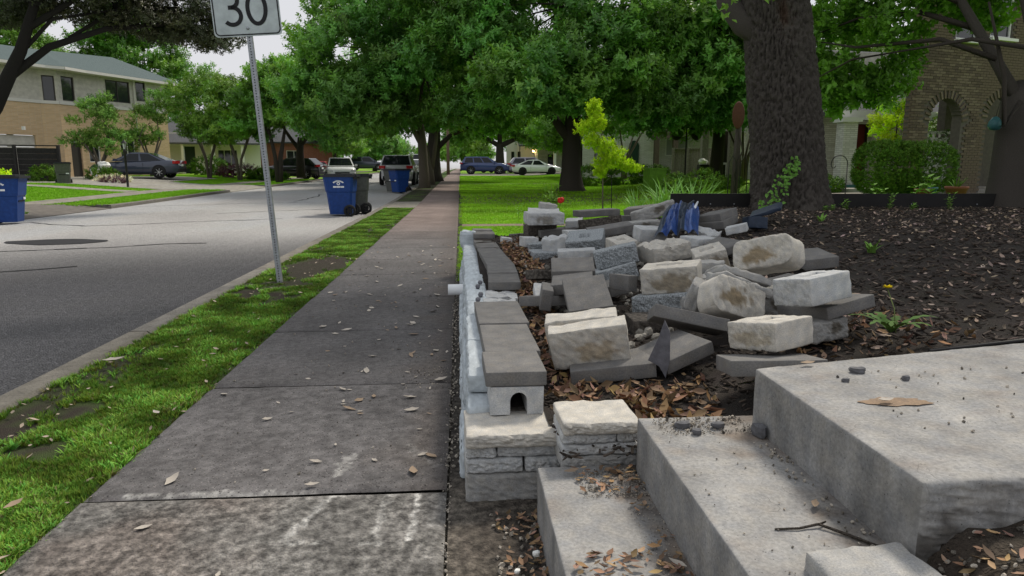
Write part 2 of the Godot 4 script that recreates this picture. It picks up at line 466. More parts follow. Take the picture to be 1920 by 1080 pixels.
func scatter(called: String, mesh: Mesh, m: Material, buf: PackedFloat32Array, parent: Node = null) -> MultiMeshInstance3D:
	var mm := MultiMesh.new()
	mm.transform_format = MultiMesh.TRANSFORM_3D
	mm.use_colors = true
	mm.mesh = mesh
	mm.instance_count = buf.size() / 16
	mm.buffer = buf
	var o := MultiMeshInstance3D.new()
	o.multimesh = mm
	o.material_override = m
	if parent == null:
		o.name = numbered(called)
		add_child(o)
	else:
		o.name = called
		parent.add_child(o, true)
	o.set_meta("kind", "stuff")
	return o

func spin(up: Vector3, scl: float, turn: float) -> Basis:
	var y := up.normalized()
	var x := y.cross(Vector3(0.12, 0.3, 0.95)).normalized()
	var b := Basis(x, y, x.cross(y))
	return (b * Basis(Vector3.UP, turn)).scaled(Vector3.ONE * scl)

func rv() -> Vector3:
	while true:
		var v := Vector3(rng.randf_range(-1, 1), rng.randf_range(-1, 1), rng.randf_range(-1, 1))
		if v.length() < 1.0 and v.length() > 0.01: return v.normalized()
	return Vector3.UP

func leaf(s: SurfaceTool, at: Vector3, dir: Vector3, up: Vector3, l: float, w: float):
	var x := dir.cross(up).normalized() * w * 0.5
	var d := dir.normalized() * l
	var n := x.cross(d).normalized() * w * 0.18
	var m := at + d * 0.45 - n
	s.add_vertex(at); s.add_vertex(m - x + n * 2.0); s.add_vertex(at + d)
	s.add_vertex(at); s.add_vertex(at + d); s.add_vertex(m + x + n * 2.0)

# a sprig of n leaves round a short twig, one metre long at scale 1
func sprig(n: int, l: float, w: float, sd: int) -> ArrayMesh:
	rng.seed = sd
	var s := S()
	for i in n:
		var t := float(i) / n
		var a := i * 2.4
		var d := Vector3(cos(a), rng.randf_range(-0.2, 0.9), sin(a)).normalized()
		var g := rng.randf_range(0.75, 1.25)
		s.set_color(Color(g, g, g * rng.randf_range(0.8, 1.0)))
		leaf(s, Vector3(rng.randf_range(-0.1, 0.1), t * 0.7 - 0.2, rng.randf_range(-0.1, 0.1)), d, Vector3.UP + rv() * 0.5, l * rng.randf_range(0.7, 1.2), w * rng.randf_range(0.8, 1.2))
	return done(s)

func dry_leaf(sd: int) -> ArrayMesh:
	rng.seed = sd
	var s := S(true)
	var prev := []
	var curl := rng.randf_range(0.2, 1.2)
	for i in 6:
		var t := i / 5.0
		var w := sin(PI * clampf(t * 0.94 + 0.04, 0.0, 1.0)) * rng.randf_range(0.16, 0.24)
		var y := curl * 0.28 * (t - 0.5) * (t - 0.5) * 2.0
		var row := [Vector3(t - 0.5, y + w * curl * 0.7, -w), Vector3(t - 0.5, y, 0.0), Vector3(t - 0.5, y + w * curl * 0.5, w)]
		if prev:
			for k in 2: quad(s, prev[k], row[k], row[k + 1], prev[k + 1])
		prev = row
	return done(s)

# ---------- the lie of the land ----------
func ss(a: float, b: float, x: float) -> float: return smoothstep(a, b, x)

func rise(z: float) -> float:
	var d := -z - 16.0
	if d <= 0.0: return 0.0
	return 0.0068 * minf(d, 85.0) * ss(0.0, 14.0, d)

func gy(x: float, z: float) -> float:
	return rise(z) + 0.3 * ss(12.5, 18.5, -x) + 0.3 * ss(5.5, 13.0, x) * ss(8.0, 13.0, -z)

func bed_y(x: float, z: float) -> float:
	var y := minf(0.62, 0.25 + 0.115 * maxf(0.0, x - 0.5) + 0.036 * (-z - 2.7))
	y = lerpf(y, maxf(y, 0.47), ss(1.3, 2.0, x) * ss(-3.4, -2.2, z))
	var back := lerpf(0.0, 1.0, ss(-8.0, -6.9, z))
	if x < 2.6: y = lerpf(-0.12, y, maxf(back, ss(2.2, 2.6, x)))
	return y

# ---------- makers: trees and plants ----------
# crowns: [cx, cy, cz, rx, ry, rz, clumps]; o: r0 trunk radius, leaf mesh, mat, per clump count, clump radius, size, tone
func tree(called: String, label: String, category: String, at: Vector3, trunk: Array, radii: Array, crowns: Array, o := {}) -> Node3D:
	rng.seed = hash(label)
	var t := thing(called, label, category, at, 0.0, o.get("group", ""))
	var bark: Material = o.get("bark", M.bark)
	for k in trunk.size():
		put("trunk", tubem(trunk[k], radii[k], o.get("sides", 10), 0.12), bark, t)
	var buf := PackedFloat32Array()
	var s := S(true)
	var nb := 0
	var per: int = o.get("per", 45)
	var cr: float = o.get("cr", 0.8)
	var size: float = o.get("size", 0.45)
	var tops := []
	for tr in trunk: tops.append(tr[-1])
	for c in crowns:
		var cc := Vector3(c[0], c[1], c[2])
		var rad := Vector3(c[3], c[4], c[5])
		var root: Vector3 = tops[0]
		for q in tops:
			if q.distance_to(cc) < root.distance_to(cc): root = q
		if o.get("limbs", true):
			var mid: Vector3 = root.lerp(cc, 0.5) + Vector3(0, 0.15 * rad.y, 0)
			tube(s, [root + Vector3(0, -0.25, 0), mid, cc], [radii[0][-1] * 0.75, radii[0][-1] * 0.5, radii[0][-1] * 0.22], 6, 0.1)
			nb += 1
		for k in int(c[6]):
			var d := rv()
			var p := cc + d * rad * lerpf(0.5, 1.0, sqrt(rng.randf()))
			if o.get("limbs", true) and k % 3 == 0:
				tube(s, [cc, cc.lerp(p, 0.5) + rv() * 0.2, p], [radii[0][-1] * 0.22, radii[0][-1] * 0.12, 0.008], 4)
			var tone := rng.randf_range(0.62, 1.35)
			var yel := rng.randf_range(0.85, 1.2)
			for i in per:
				var q := rv() * cr * pow(rng.randf(), 0.45) * Vector3(1.0, 0.62, 1.0)
				var up := (q.normalized() * 0.6 + d * 0.5 + Vector3.UP * 0.7 + rv() * 0.5)
				var g := tone * rng.randf_range(0.8, 1.2)
				push(buf, spin(up, size * rng.randf_range(0.7, 1.25), rng.randf() * TAU), p + q, Color(g * yel, g, g * rng.randf_range(0.7, 1.1)))
	if nb: put("branch", done(s), bark, t)
	if buf.size(): scatter("crown", o.get("mesh", M.sprig), o.get("leaf", M.leaf), buf, t)
	return t

# a clipped or loose shrub: leaves over ellipsoids
func shrub(called: String, label: String, category: String, at: Vector3, lobes: Array, n: int, size: float, m: Material, o := {}) -> Node3D:
	rng.seed = hash(label)
	var t := thing(called, label, category, at, o.get("turn", 0.0), o.get("group", ""))
	var buf := PackedFloat32Array()
	var s := S(true)
	for l in lobes:
		var cc := Vector3(l[0], l[1], l[2])
		var rad := Vector3(l[3], l[4], l[5])
		for k in 3:
			tube(s, [Vector3(cc.x * 0.4 + k * 0.05, 0, cc.z * 0.4), cc * 0.6 + rv() * 0.1, cc + rv() * rad * 0.5], [0.025, 0.018, 0.006], 5)
		for i in n:
			var d := rv()
			if o.has("square"):
				var e: float = o.square
				d = Vector3(signf(d.x) * pow(absf(d.x), e), signf(d.y) * pow(absf(d.y), e), signf(d.z) * pow(absf(d.z), e))
			var p := cc + d * rad * lerpf(o.get("fill", 0.7), 1.0, rng.randf())
			if p.y < 0.0: continue
			var g := rng.randf_range(0.65, 1.35)
			push(buf, spin(d + Vector3.UP * 0.4 + rv() * 0.6, size * rng.randf_range(0.7, 1.3), rng.randf() * TAU), p, Color(g * rng.randf_range(0.85, 1.2), g, g * 0.8))
	put("stem", done(s), M.bark, t)
	scatter("foliage", o.get("mesh", M.sprig), m, buf, t)
	return t

# a rosette or tuft of strap leaves, each bending over; ARR of leaves in one mesh
func blades(n: int, l: float, w: float, spread: float, sd: int, seg := 4) -> ArrayMesh:
	rng.seed = sd
	var s := S()
	for i in n:
		var a := rng.randf() * TAU
		var out := Vector3(cos(a), 0, sin(a))
		var side := Vector3(-sin(a), 0, cos(a))
		var ll := l * rng.randf_range(0.6, 1.1)
		var sp := spread * rng.randf_range(0.4, 1.2)
		var at := out * rng.randf_range(0.0, l * 0.12) + side * rng.randf_range(-0.1, 0.1) * l
		var g := rng.randf_range(0.75, 1.25)
		s.set_color(Color(g, g, g * 0.85))
		var prev := []
		for k in seg + 1:
			var t := float(k) / seg
			var p := at + out * sp * t * ll + Vector3.UP * ll * (t - 0.62 * sp * t * t)
			var ww := w * 0.5 * (1.0 - t * t * 0.97)
			var row := [p - side * ww, p + side * ww]
			if prev: quad(s, row[0], row[1], prev[1], prev[0])
			prev = row
	return done(s)

# a small weed: stem(s) with paired leaves
func weed(called: String, label: String, at: Vector3, h: float, n: int, sz: float, m: Material, category := "weed"):
	rng.seed = hash(label)
	var t := thing(called, label, category, at)
	var s := S()
	var st := S(true)
	for i in n:
		var lean := rv() * 0.35
		var top := Vector3(lean.x, 1.0, lean.z) * h * rng.randf_range(0.6, 1.0)
		var b := rv() * 0.04
		b.y = -0.02
		tube(st, [b, top * 0.5 + b, top + b], [0.004, 0.003, 0.0015], 5)
		for k in 6:
			var p := top * (0.25 + 0.75 * k / 5.0) + b
			for sd in 2:
				var a := k * 1.2 + sd * PI
				var g := rng.randf_range(0.8, 1.25)
				s.set_color(Color(g, g, g * 0.8))
				leaf(s, p, Vector3(cos(a), rng.randf_range(0.0, 0.6), sin(a)), Vector3.UP, sz * rng.randf_range(0.6, 1.1), sz * 0.5)
	put("stem", done(st), M.stem, t)
	put("leaves", done(s), m, t).set_meta("kind", "stuff")
	return t

# ---------- makers: street things ----------
func wheel(r: float, w: float, parent: Node, at: Vector3, rimc: Material, spokes := 5):
	# axle along z
	var s := S(true)
	var b := Basis(Vector3.RIGHT, PI / 2)
	lathe(s, [Vector2(r * 0.62, -w / 2), Vector2(r * 0.93, -w / 2), Vector2(r, -w * 0.32), Vector2(r, w * 0.32), Vector2(r * 0.93, w / 2), Vector2(r * 0.62, w / 2)].map(func(v): return Vector2(v.x, v.y)), 20, Vector3.ZERO, b)
	var tyre := put("wheel", done(s), M.rubber, parent)
	tyre.position = at
	var q := S()
	for side in [-1, 1]:
		var z: float = side * w * 0.44
		lathe(q, [Vector2(r * 0.66, z - 0.01), Vector2(r * 0.66, z + 0.01)], 20, Vector3.ZERO, b)
		for k in spokes:
			var a := TAU * k / spokes
			bar(q, Vector3(0, 0, z), Vector3(cos(a) * r * 0.64, sin(a) * r * 0.64, z), r * 0.16, 0.016)
		lathe(q, [Vector2(0.001, z + side * 0.012), Vector2(r * 0.16, z + side * 0.012), Vector2(r * 0.16, z - side * 0.012)], 12, Vector3.ZERO, b)
	put("rim", done(q), rimc, tyre)
	put("hub", boxm(Vector3.ZERO, Vector3(r * 0.8, r * 0.8, w * 0.7)), M.black, tyre)

func bin_thing(called: String, label: String, at: Vector3, turn: float, body: Material, emblem: bool, group := "wheeled bins put out by the street") -> Node3D:
	# front faces +z, 0.66 wide, 1.05 high
	var t := thing(called, label, "bin", at, turn, group)
	var s := S()
	var lv := [[0.06, 0.25, 0.30, 0.24], [0.6, 0.28, 0.335, 0.30], [0.615, 0.295, 0.35, 0.315], [0.98, 0.315, 0.375, 0.37]]
	var prev := []
	for l in lv:
		var w: float = l[1]
		var zb: float = -l[2]
		var zf: float = l[3]
		var c := 0.05
		var ring := [Vector3(-w + c, l[0], zf), Vector3(w - c, l[0], zf), Vector3(w, l[0], zf - c), Vector3(w, l[0], zb + c), Vector3(w - c, l[0], zb), Vector3(-w + c, l[0], zb), Vector3(-w, l[0], zb + c), Vector3(-w, l[0], zf - c)]
		if prev:
			for k in 8:
				var k2 := (k + 1) % 8
				quad(s, ring[k], ring[k2], prev[k2], prev[k])
		else:
			for k in range(1, 7): s.add_vertex(ring[0]); s.add_vertex(ring[k + 1]); s.add_vertex(ring[k])
		prev = ring
	put("body", done(s), body, t)
	s = S()
	bx(s, Vector3(0, 1.0, 0.0), Vector3(0.68, 0.05, 0.82))
	bx(s, Vector3(0, 1.035, -0.02), Vector3(0.58, 0.03, 0.7))
	bx(s, Vector3(0, 1.0, -0.43), Vector3(0.5, 0.06, 0.06))
	put("lid", done(s), M.bin_lid, t)
	s = S()
	tube(s, [Vector3(-0.22, 0.94, -0.43), Vector3(0.22, 0.94, -0.43)], [0.016, 0.016], 8)
	bx(s, Vector3(-0.22, 0.95, -0.4), Vector3(0.04, 0.06, 0.09))
	bx(s, Vector3(0.22, 0.95, -0.4), Vector3(0.04, 0.06, 0.09))
	put("handle", done(s), M.bin_lid, t)
	put("catch_bar", boxm(Vector3(0, 0.5, 0.285), Vector3(0.34, 0.03, 0.03)), M.black, t)
	for sx in [-1, 1]: wheel(0.15, 0.06, t, Vector3(sx * 0.29, 0.15, -0.27), M.bin_rim, 6)
	# the wheels' axles run along x
	for c in t.get_children():
		if String(c.name).begins_with("wheel"): c.rotation.y = PI / 2
	if emblem:
		var e := S()
		for side in 2:
			# printed crest: an arched band, a round badge and a straight band, on the side that faces the street
			var b := Basis(Vector3.UP, PI / 2 if side == 0 else -PI / 2)
			var o := Vector3(0.02 if side == 0 else -0.02, 0.80, 0)
			var zf := func(v: Vector3) -> Vector3: return b * Vector3(v.x, v.y, 0.295 + (v.y - 0.615) * 0.0548 + 0.004)
			for k in 9:
				var a0 := lerpf(PI * 0.78, PI * 0.22, k / 9.0)
				var a1 := lerpf(PI * 0.78, PI * 0.22, (k + 0.82) / 9.0)
				var f := func(a: float, r: float) -> Vector3: return zf.call(o + Vector3(cos(a) * r * 1.25, sin(a) * r - 0.05, 0))
				quad(e, f.call(a0, 0.145), f.call(a1, 0.145), f.call(a1, 0.112), f.call(a0, 0.112))
			for k in 10:
				var a := TAU * k / 10
				var a2 := TAU * (k + 1) / 10
				var g := func(q: float, r: float) -> Vector3: return zf.call(o + Vector3(cos(q) * r, sin(q) * r + 0.015, 0))
				quad(e, g.call(a2, 0.042), g.call(a, 0.042), g.call(a, 0.02), g.call(a2, 0.02))
			for k in 3:
				quad(e, zf.call(o + Vector3(-0.13 + k * 0.09, -0.045, 0)), zf.call(o + Vector3(-0.046 + k * 0.09, -0.045, 0)), zf.call(o + Vector3(-0.046 + k * 0.09, -0.085, 0)), zf.call(o + Vector3(-0.13 + k * 0.09, -0.085, 0)))
		put("crest", done(e), M.white_print, t)
	var lb := S()
	bx(lb, Vector3(0.16, 0.55, 0.306), Vector3(0.12, 0.05, 0.006))
	put("label_plate", done(lb), M.white_print, t)
	return t

# forward is +x. p: L, W, H, low [[x, top y]...] along the body, g [rear base, rear roof, front roof, front base], belt
func car(called: String, label: String, category: String, at: Vector3, turn: float, paint: Material, p: Dictionary):
	var t := thing(called, label, category, at, turn)
	var W: float = p.W * 0.5
	var s := S(true)
	var prev := []
	var low: Array = p.low
	for i in low.size():
		var x: float = low[i][0]
		var yt: float = low[i][1]
		var u: float = absf(x) / (p.L * 0.5)
		var w := W * (1.0 - 0.22 * pow(maxf(0.0, (u - 0.72) / 0.28), 2.0))
		var yb: float = p.get("sill", 0.22) + 0.12 * pow(u, 6.0)
		var ring := []
		for q in [[-0.88, yb], [-1.0, yb + 0.12], [-1.0, lerpf(yb, yt, 0.62)], [-0.965, yt - 0.07], [-0.86, yt], [0.86, yt], [0.965, yt - 0.07], [1.0, lerpf(yb, yt, 0.62)], [1.0, yb + 0.12], [0.88, yb]]:
			ring.append(Vector3(x, maxf(q[1], yb), q[0] * w))
		if prev:
			for k in 10:
				var k2 := (k + 1) % 10
				quad(s, prev[k], ring[k], ring[k2], prev[k2])
		else:
			for k in range(1, 9): s.add_vertex(ring[0]); s.add_vertex(ring[k]); s.add_vertex(ring[k + 1])
		prev = ring
	for k in range(1, 9): s.add_vertex(prev[0]); s.add_vertex(prev[k + 1]); s.add_vertex(prev[k])
	put("body", done(s), paint, t)
	# cabin
	var g: Array = p.g
	var belt: float = p.belt
	var roof: float = p.H
	var wb := W * 0.93
	var wt: float = W * float(p.get("tuck", 0.74))
	var c := S()
	var bs := [Vector3(g[0], belt, wb), Vector3(g[1], roof - 0.03, wt), Vector3((g[1] + g[2]) * 0.5, roof, wt), Vector3(g[2], roof - 0.02, wt), Vector3(g[3], belt, wb)]
	var mir := func(v: Vector3) -> Vector3: return Vector3(v.x, v.y, -v.z)
	for i in 4: quad(c, mir.call(bs[i]), mir.call(bs[i + 1]), bs[i + 1], bs[i])
	var mid := Vector3(bs[2].x, belt, wb)
	for sd in 2:
		var f := func(v: Vector3) -> Vector3: return v if sd == 0 else Vector3(v.x, v.y, -v.z)
		quad(c, f.call(bs[1]), f.call(bs[2]), f.call(mid), f.call(bs[0]))
		quad(c, f.call(bs[2]), f.call(bs[3]), f.call(bs[4]), f.call(mid))
	put("cabin", done(c), paint, t)
	for sd in [1.0, -1.0]:
		var q := [bs[0], bs[1], bs[3], bs[4]]
		var nw: int = p.get("windows", 2)
		for k in nw:
			var a := (float(k) + 0.06) / nw
			var b := (float(k) + 0.94) / nw
			var wn := S()
			var at2 := func(u: float, v: float) -> Vector3:
				var lo: Vector3 = q[0].lerp(q[3], lerpf(0.07, 0.9, u))
				var hi: Vector3 = q[1].lerp(q[2], lerpf(0.03, 0.98, u))
				var r: Vector3 = lo.lerp(hi, v)
				return Vector3(r.x, r.y, (r.z + 0.012) * sd)
			quad(wn, at2.call(a, 0.86), at2.call(b, 0.86), at2.call(b, 0.06), at2.call(a, 0.06))
			put("side_window", done(wn), M.car_glass, t)
		if p.get("mirror", true):
			put("mirror", boxm(Vector3(g[3] - 0.28, belt + 0.08, sd * (W + 0.07)), Vector3(0.12, 0.13, 0.18)), paint, t)
		var sl := S()
		bx(sl, Vector3(0, p.get("sill", 0.22) + 0.03, sd * (W - 0.005)), Vector3(p.L * 0.5, 0.09, 0.03))
		put("sill", done(sl), p.get("trim", M.black), t)
		for dx in [g[0] * 0.35 + 0.1, g[3] * 0.75]:
			put("door_gap", boxm(Vector3(dx, belt * 0.66, sd * (W + 0.001)), Vector3(0.012, belt * 0.5, 0.006)), M.black, t)
	for e in [[0, 1, -1.0], [4, 3, 1.0]]:
		var lo: Vector3 = bs[e[0]]
		var hi: Vector3 = bs[e[1]]
		var wn := S()
		var off := Vector3(e[2] * 0.012, 0.012, 0)
		var A := lo.lerp(hi, 0.08) + off
		var B := lo.lerp(hi, 0.92) + off
		A.z *= 0.9
		B.z *= 0.9
		quad(wn, B, mir.call(B), mir.call(A), A)
		put("windscreen" if e[2] > 0 else "rear_window", done(wn), M.car_glass, t)
	var wr: float = p.get("wr", 0.33)
	for x in [-p.wb * 0.5, p.wb * 0.5]:
		for sd in [-1, 1]:
			var ar := S()
			lathe(ar, [Vector2(0.01, 0.0), Vector2(wr * 1.16, 0.0)], 20, Vector3(x, wr + 0.03, sd * (W + 0.003)), Basis(Vector3.RIGHT, PI / 2))
			put("wheel_arch", done(ar), p.get("arch", M.black), t)
			wheel(wr, 0.21, t, Vector3(x, wr, sd * (W - 0.07)), p.get("rims", M.rim), p.get("spokes", 7))
	var fx: float = low[-1][0]
	var rx: float = low[0][0]
	for sd in [-1, 1]:
		put("headlight", boxm(Vector3(fx - 0.16, low[-2][1] - 0.12, sd * W * 0.74), Vector3(0.26, 0.12, 0.36), Basis(Vector3.UP, -sd * 0.5)), M.lamp_glass, t)
		put("tail_light", boxm(Vector3(rx + 0.1, p.get("tail", 0.85), sd * W * 0.76), Vector3(0.2, p.get("tailh", 0.16), 0.34), Basis(Vector3.UP, sd * 0.45)), M.tail, t)
	put("grille", boxm(Vector3(fx - 0.02, 0.52, 0), Vector3(0.06, 0.2, W * 1.0)), M.black, t)
	put("number_plate", boxm(Vector3(rx - 0.005, p.get("plate", 0.78), 0), Vector3(0.03, 0.13, 0.32)), M.white_print, t)
	put("bumper", boxm(Vector3(rx + 0.06, 0.42, 0), Vector3(0.14, 0.2, W * 1.5)), p.get("trim", M.black), t)
	return t

# a wall from a to b (plan points), its outside on the right-hand side as one walks from a to b seen from above... openings: [u0, u1, y0, y1]
func wall_mesh(a: Vector2, b: Vector2, y0: float, y1: float, thick: float, openings := []) -> ArrayMesh:
	var s := S()
	var d := b - a
	var L := d.length()
	var bas := Basis(Vector3(d.x / L, 0, d.y / L), Vector3.UP, Vector3(-d.y / L, 0, d.x / L))
	var us := [0.0, L]
	for o in openings: us.append_array([o[0], o[1]])
	us.sort()
	for i in us.size() - 1:
		if us[i + 1] - us[i] < 0.002: continue
		var m: float = (us[i] + us[i + 1]) * 0.5
		var gaps := []
		for o in openings:
			if m > o[0] and m < o[1]: gaps.append([o[2], o[3]])
		gaps.sort_custom(func(p, q): return p[0] < q[0])
		var y := y0
		gaps.append([y1, y1])
		for gp in gaps:
			if gp[0] - y > 0.002:
				bx(s, Vector3(a.x, 0, a.y) + bas * Vector3(m, (y + gp[0]) * 0.5, -thick * 0.5), Vector3(us[i + 1] - us[i], gp[0] - y, thick), bas)
			y = gp[1]
	return done(s)

func window_in(parent: Node, a: Vector2, b: Vector2, o: Array, frame: Material, pane: Material, mull := 1, depth := 0.1, shade: Material = null):
	var d := (b - a).normalized()
	var bas := Basis(Vector3(d.x, 0, d.y), Vector3.UP, Vector3(-d.y, 0, d.x))
	var org := Vector3(a.x, 0, a.y)
	var w: float = o[1] - o[0]
	var h: float = o[3] - o[2]
	var c := org + bas * Vector3((o[0] + o[1]) * 0.5, (o[2] + o[3]) * 0.5, -depth)
	var s := S()
	var f := 0.06
	bx(s, c + bas * Vector3(0, h * 0.5 - f * 0.5, 0), Vector3(w, f, 0.06), bas)
	bx(s, c - bas * Vector3(0, h * 0.5 - f * 0.5, 0), Vector3(w, f, 0.08), bas)
	for sg in [-1, 1]: bx(s, c + bas * Vector3(sg * (w * 0.5 - f * 0.5), 0, 0), Vector3(f, h - 2 * f, 0.06), bas)
	for k in mull: bx(s, c + bas * Vector3(-w * 0.5 + w * (k + 1) / (mull + 1), 0, 0), Vector3(f * 0.7, h - 2 * f, 0.05), bas)
	var win := put("window", done(s), frame, parent)
	put("pane", boxm(c - bas * Vector3(0, 0, 0.02), Vector3(w - f, h - f, 0.01), bas), pane, win)
	if shade: put("curtain", boxm(c + bas * Vector3(w * 0.25, 0, -0.12), Vector3(w * 0.35, h - f, 0.02), bas), shade, win)
	return win

# speckled dark concrete: fine mottling with scattered pale aggregate and pits
func speck_tex(sd: int, base: float, vary: float) -> ImageTexture:
	var r := RandomNumberGenerator.new()
	r.seed = sd
	var n := FastNoiseLite.new()
	n.seed = sd
	n.frequency = 0.02
	n.fractal_octaves = 5
	n.fractal_gain = 0.7
	var src := n.get_seamless_image(512, 512)
	var im := Image.create(512, 512, false, Image.FORMAT_RGB8)
	for y in 512:
		for x in 512:
			var v: float = base + vary * (src.get_pixel(x, y).r - 0.5) * 2.0 + r.randf_range(-0.05, 0.05)
			im.set_pixel(x, y, Color(v, v, v))
	for k in 1900:
		var x := r.randi_range(2, 508)
		var y := r.randi_range(2, 508)
		var v := r.randf_range(0.66, 0.95) if r.randf() < 0.6 else r.randf_range(0.25, 0.42)
		var w := r.randi_range(2, 5)
		im.fill_rect(Rect2i(x, y, w, r.randi_range(2, 5)), Color(v, v * 0.99, v * 0.97))
	im.generate_mipmaps()
	return ImageTexture.create_from_image(im)

# cast concrete: broad warm and cool clouds, fine grain, small pits and scuffs
func concrete_tex(sd: int) -> ImageTexture:
	var r := RandomNumberGenerator.new()
	r.seed = sd
	var n := FastNoiseLite.new()
	n.seed = sd
	n.frequency = 0.006
	n.fractal_octaves = 6
	n.fractal_gain = 0.58
	var a := n.get_seamless_image(768, 768)
	n.seed = sd + 1
	n.frequency = 0.012
	var b := n.get_seamless_image(768, 768)
	n.seed = sd + 2
	n.frequency = 0.07
	n.fractal_octaves = 4
	var f := n.get_seamless_image(768, 768)
	var im := Image.create(768, 768, false, Image.FORMAT_RGB8)
	for y in 768:
		for x in 768:
			var v: float = 0.87 + 0.17 * (a.get_pixel(x, y).r - 0.5) + 0.2 * (f.get_pixel(x, y).r - 0.5) + r.randf_range(-0.045, 0.045)
			var w: float = (b.get_pixel(x, y).r - 0.5) * 0.05
			im.set_pixel(x, y, Color(clampf(v + w * 0.6, 0, 1), clampf(v + w * 0.1, 0, 1), clampf(v - w * 0.8, 0, 1)))
	# hairline scratches and crazing
	for k in 26:
		var p := Vector2(r.randf_range(20, 740), r.randf_range(20, 740))
		var d := Vector2.from_angle(r.randf() * TAU)
		var dark := r.randf_range(0.6, 0.78)
		for j in r.randi_range(30, 130):
			d = d.rotated(r.randf_range(-0.3, 0.3))
			p += d
			if p.x > 1 and p.y > 1 and p.x < 766 and p.y < 766: im.set_pixel(int(p.x), int(p.y), Color(dark, dark, dark))
	for k in 1100:
		var v := r.randf_range(0.42, 0.72)
		im.fill_rect(Rect2i(r.randi_range(2, 760), r.randi_range(2, 760), r.randi_range(1, 3), r.randi_range(1, 2)), Color(v, v, v))
	im.generate_mipmaps()
	return ImageTexture.create_from_image(im)

# ---------- materials ----------
func materials():
	fn.seed = 5
	fn.frequency = 0.01
	fn.fractal_octaves = 3
	fn2.seed = 9
	fn2.frequency = 0.01
	fn2.fractal_type = FastNoiseLite.FRACTAL_NONE
	var mott := noise_tex(0.012, 5, 0.8, 1.0, 1)
	var grit := noise_tex(0.11, 3, 0.66, 1.0, 2)
	var gritn := noise_tex(0.12, 3, 0, 1, 3, FastNoiseLite.TYPE_SIMPLEX_SMOOTH, 512, 5.0)
	var softn := noise_tex(0.03, 4, 0, 1, 4, FastNoiseLite.TYPE_SIMPLEX_SMOOTH, 512, 4.0)
	var aggr := speck_tex(15, 0.7, 0.13)
	var road_t := noise_tex(0.065, 2, 0.6, 1.0, 15, FastNoiseLite.TYPE_CELLULAR)
	var blotch := noise_tex(0.035, 5, 0.34, 1.0, 16)
	var speckle := noise_tex(0.16, 3, 0.28, 1.0, 17)
	var conc := concrete_tex(21)
	var aggn := noise_tex(0.09, 1, 0, 1, 6, FastNoiseLite.TYPE_CELLULAR, 512, 8.0)
	var wide := noise_tex(0.008, 6, 0.74, 1.0, 7, FastNoiseLite.TYPE_SIMPLEX_SMOOTH, 1024)
	M.cap = mat(Color(0.225, 0.216, 0.206), 0.92, conc, 2.0, gritn, 0.08, true)
	M.pale = mat(Color(0.64, 0.645, 0.64), 0.93, conc, 3.0, gritn, 0.3, true)
	M.cream = mat(Color(0.68, 0.64, 0.57), 0.93, conc, 3.0, gritn, 0.35, true)
	M.rough = mat(Color(0.74, 0.79, 0.82), 0.93, speckle, 1.5, gritn, 0.6, true)
	M.brown = mat(Color(0.2, 0.175, 0.15), 0.95, blotch, 2.0, gritn, 0.5, true)
	M.stain = mat(Color(0.46, 0.45, 0.43), 0.93, conc, 3.0, gritn, 0.4, true)
	M.slate = mat(Color(0.15, 0.15, 0.17), 0.8, mott, 4.0, softn, 0.4, true)
	M.painted_stone = mat(Color(0.66, 0.72, 0.76), 0.85, wide, 0.9, softn, 0.5, true)
	M.painted_stone.uv1_scale = Vector3(0.5, 2.2, 2.0)
	M.step = mat(Color(0.395, 0.386, 0.372), 0.93, conc, 1.3, gritn, 0.12, true)
	M.walk = mat(Color(1, 1, 1), 0.93, aggr, 1.9, gritn, 0.4, true, true)
	M.walk_old = mat(Color(1, 1, 1), 0.95, blotch, 1.25, gritn, 0.8, true, true)
	M.asphalt = mat(Color(1, 1, 1), 0.88, road_t, 1.3, aggn, 1.6, true, true)
	M.kerb = mat(Color(0.24, 0.225, 0.2), 0.93, wide, 0.7, gritn, 0.6, true, true)
	M.concrete = mat(Color(0.36, 0.345, 0.31), 0.93, wide, 0.4, gritn, 0.4, true, true)
	M.lawn = mat(Color(1, 1, 1), 0.97, grit, 1.2, gritn, 1.2, true, true)
	M.soil = mat(Color(1, 1, 1), 1.0, grit, 2.0, gritn, 1.5, true, true)
	M.chip = mat(Color(0.06, 0.05, 0.043), 0.95, null, 1.0, null, 1.0, true)
	M.dry = mat(Color(0.27, 0.2, 0.14), 0.75, null, 1.0, null, 1.0, true)
	M.dry.cull_mode = BaseMaterial3D.CULL_DISABLED
	M.dry_pale = mat(Color(0.4, 0.36, 0.31), 0.7, null, 1.0, null, 1.0, true)
	M.pebble = mat(Color(0.36, 0.335, 0.3), 0.9, null, 1.0, null, 1.0, true)
	M.dark_pebble = mat(Color(0.14, 0.14, 0.15), 0.85, mott, 8.0)
	M.grass = leaf_mat(Color(0.24, 0.47, 0.04), 0.6, 0.7, 0.2)
	M.grass_verge = leaf_mat(Color(0.165, 0.3, 0.05), 0.5, 0.7, 0.2)
	M.leaf = leaf_mat(Color(0.18, 0.4, 0.065), 0.9)
	M.leaf_blue = leaf_mat(Color(0.185, 0.41, 0.1), 0.9)
	M.leaf_warm = leaf_mat(Color(0.19, 0.38, 0.05), 0.75)
	M.leaf_olive = leaf_mat(Color(0.07, 0.085, 0.04))
	M.leaf_lime = leaf_mat(Color(0.55, 0.78, 0.04), 0.8, 0.7, 0.2)
	M.leaf_hedge = leaf_mat(Color(0.085, 0.185, 0.025), 0.35, 0.7, 0.2)
	M.leaf_strap = leaf_mat(Color(0.22, 0.42, 0.13), 0.6, 0.7, 0.2)
	M.leaf_weed = leaf_mat(Color(0.19, 0.36, 0.08), 0.35, 0.7, 0.2)
	M.bark = mat(Color(0.085, 0.072, 0.06), 0.97, grit, 2.0, gritn, 1.6, true)
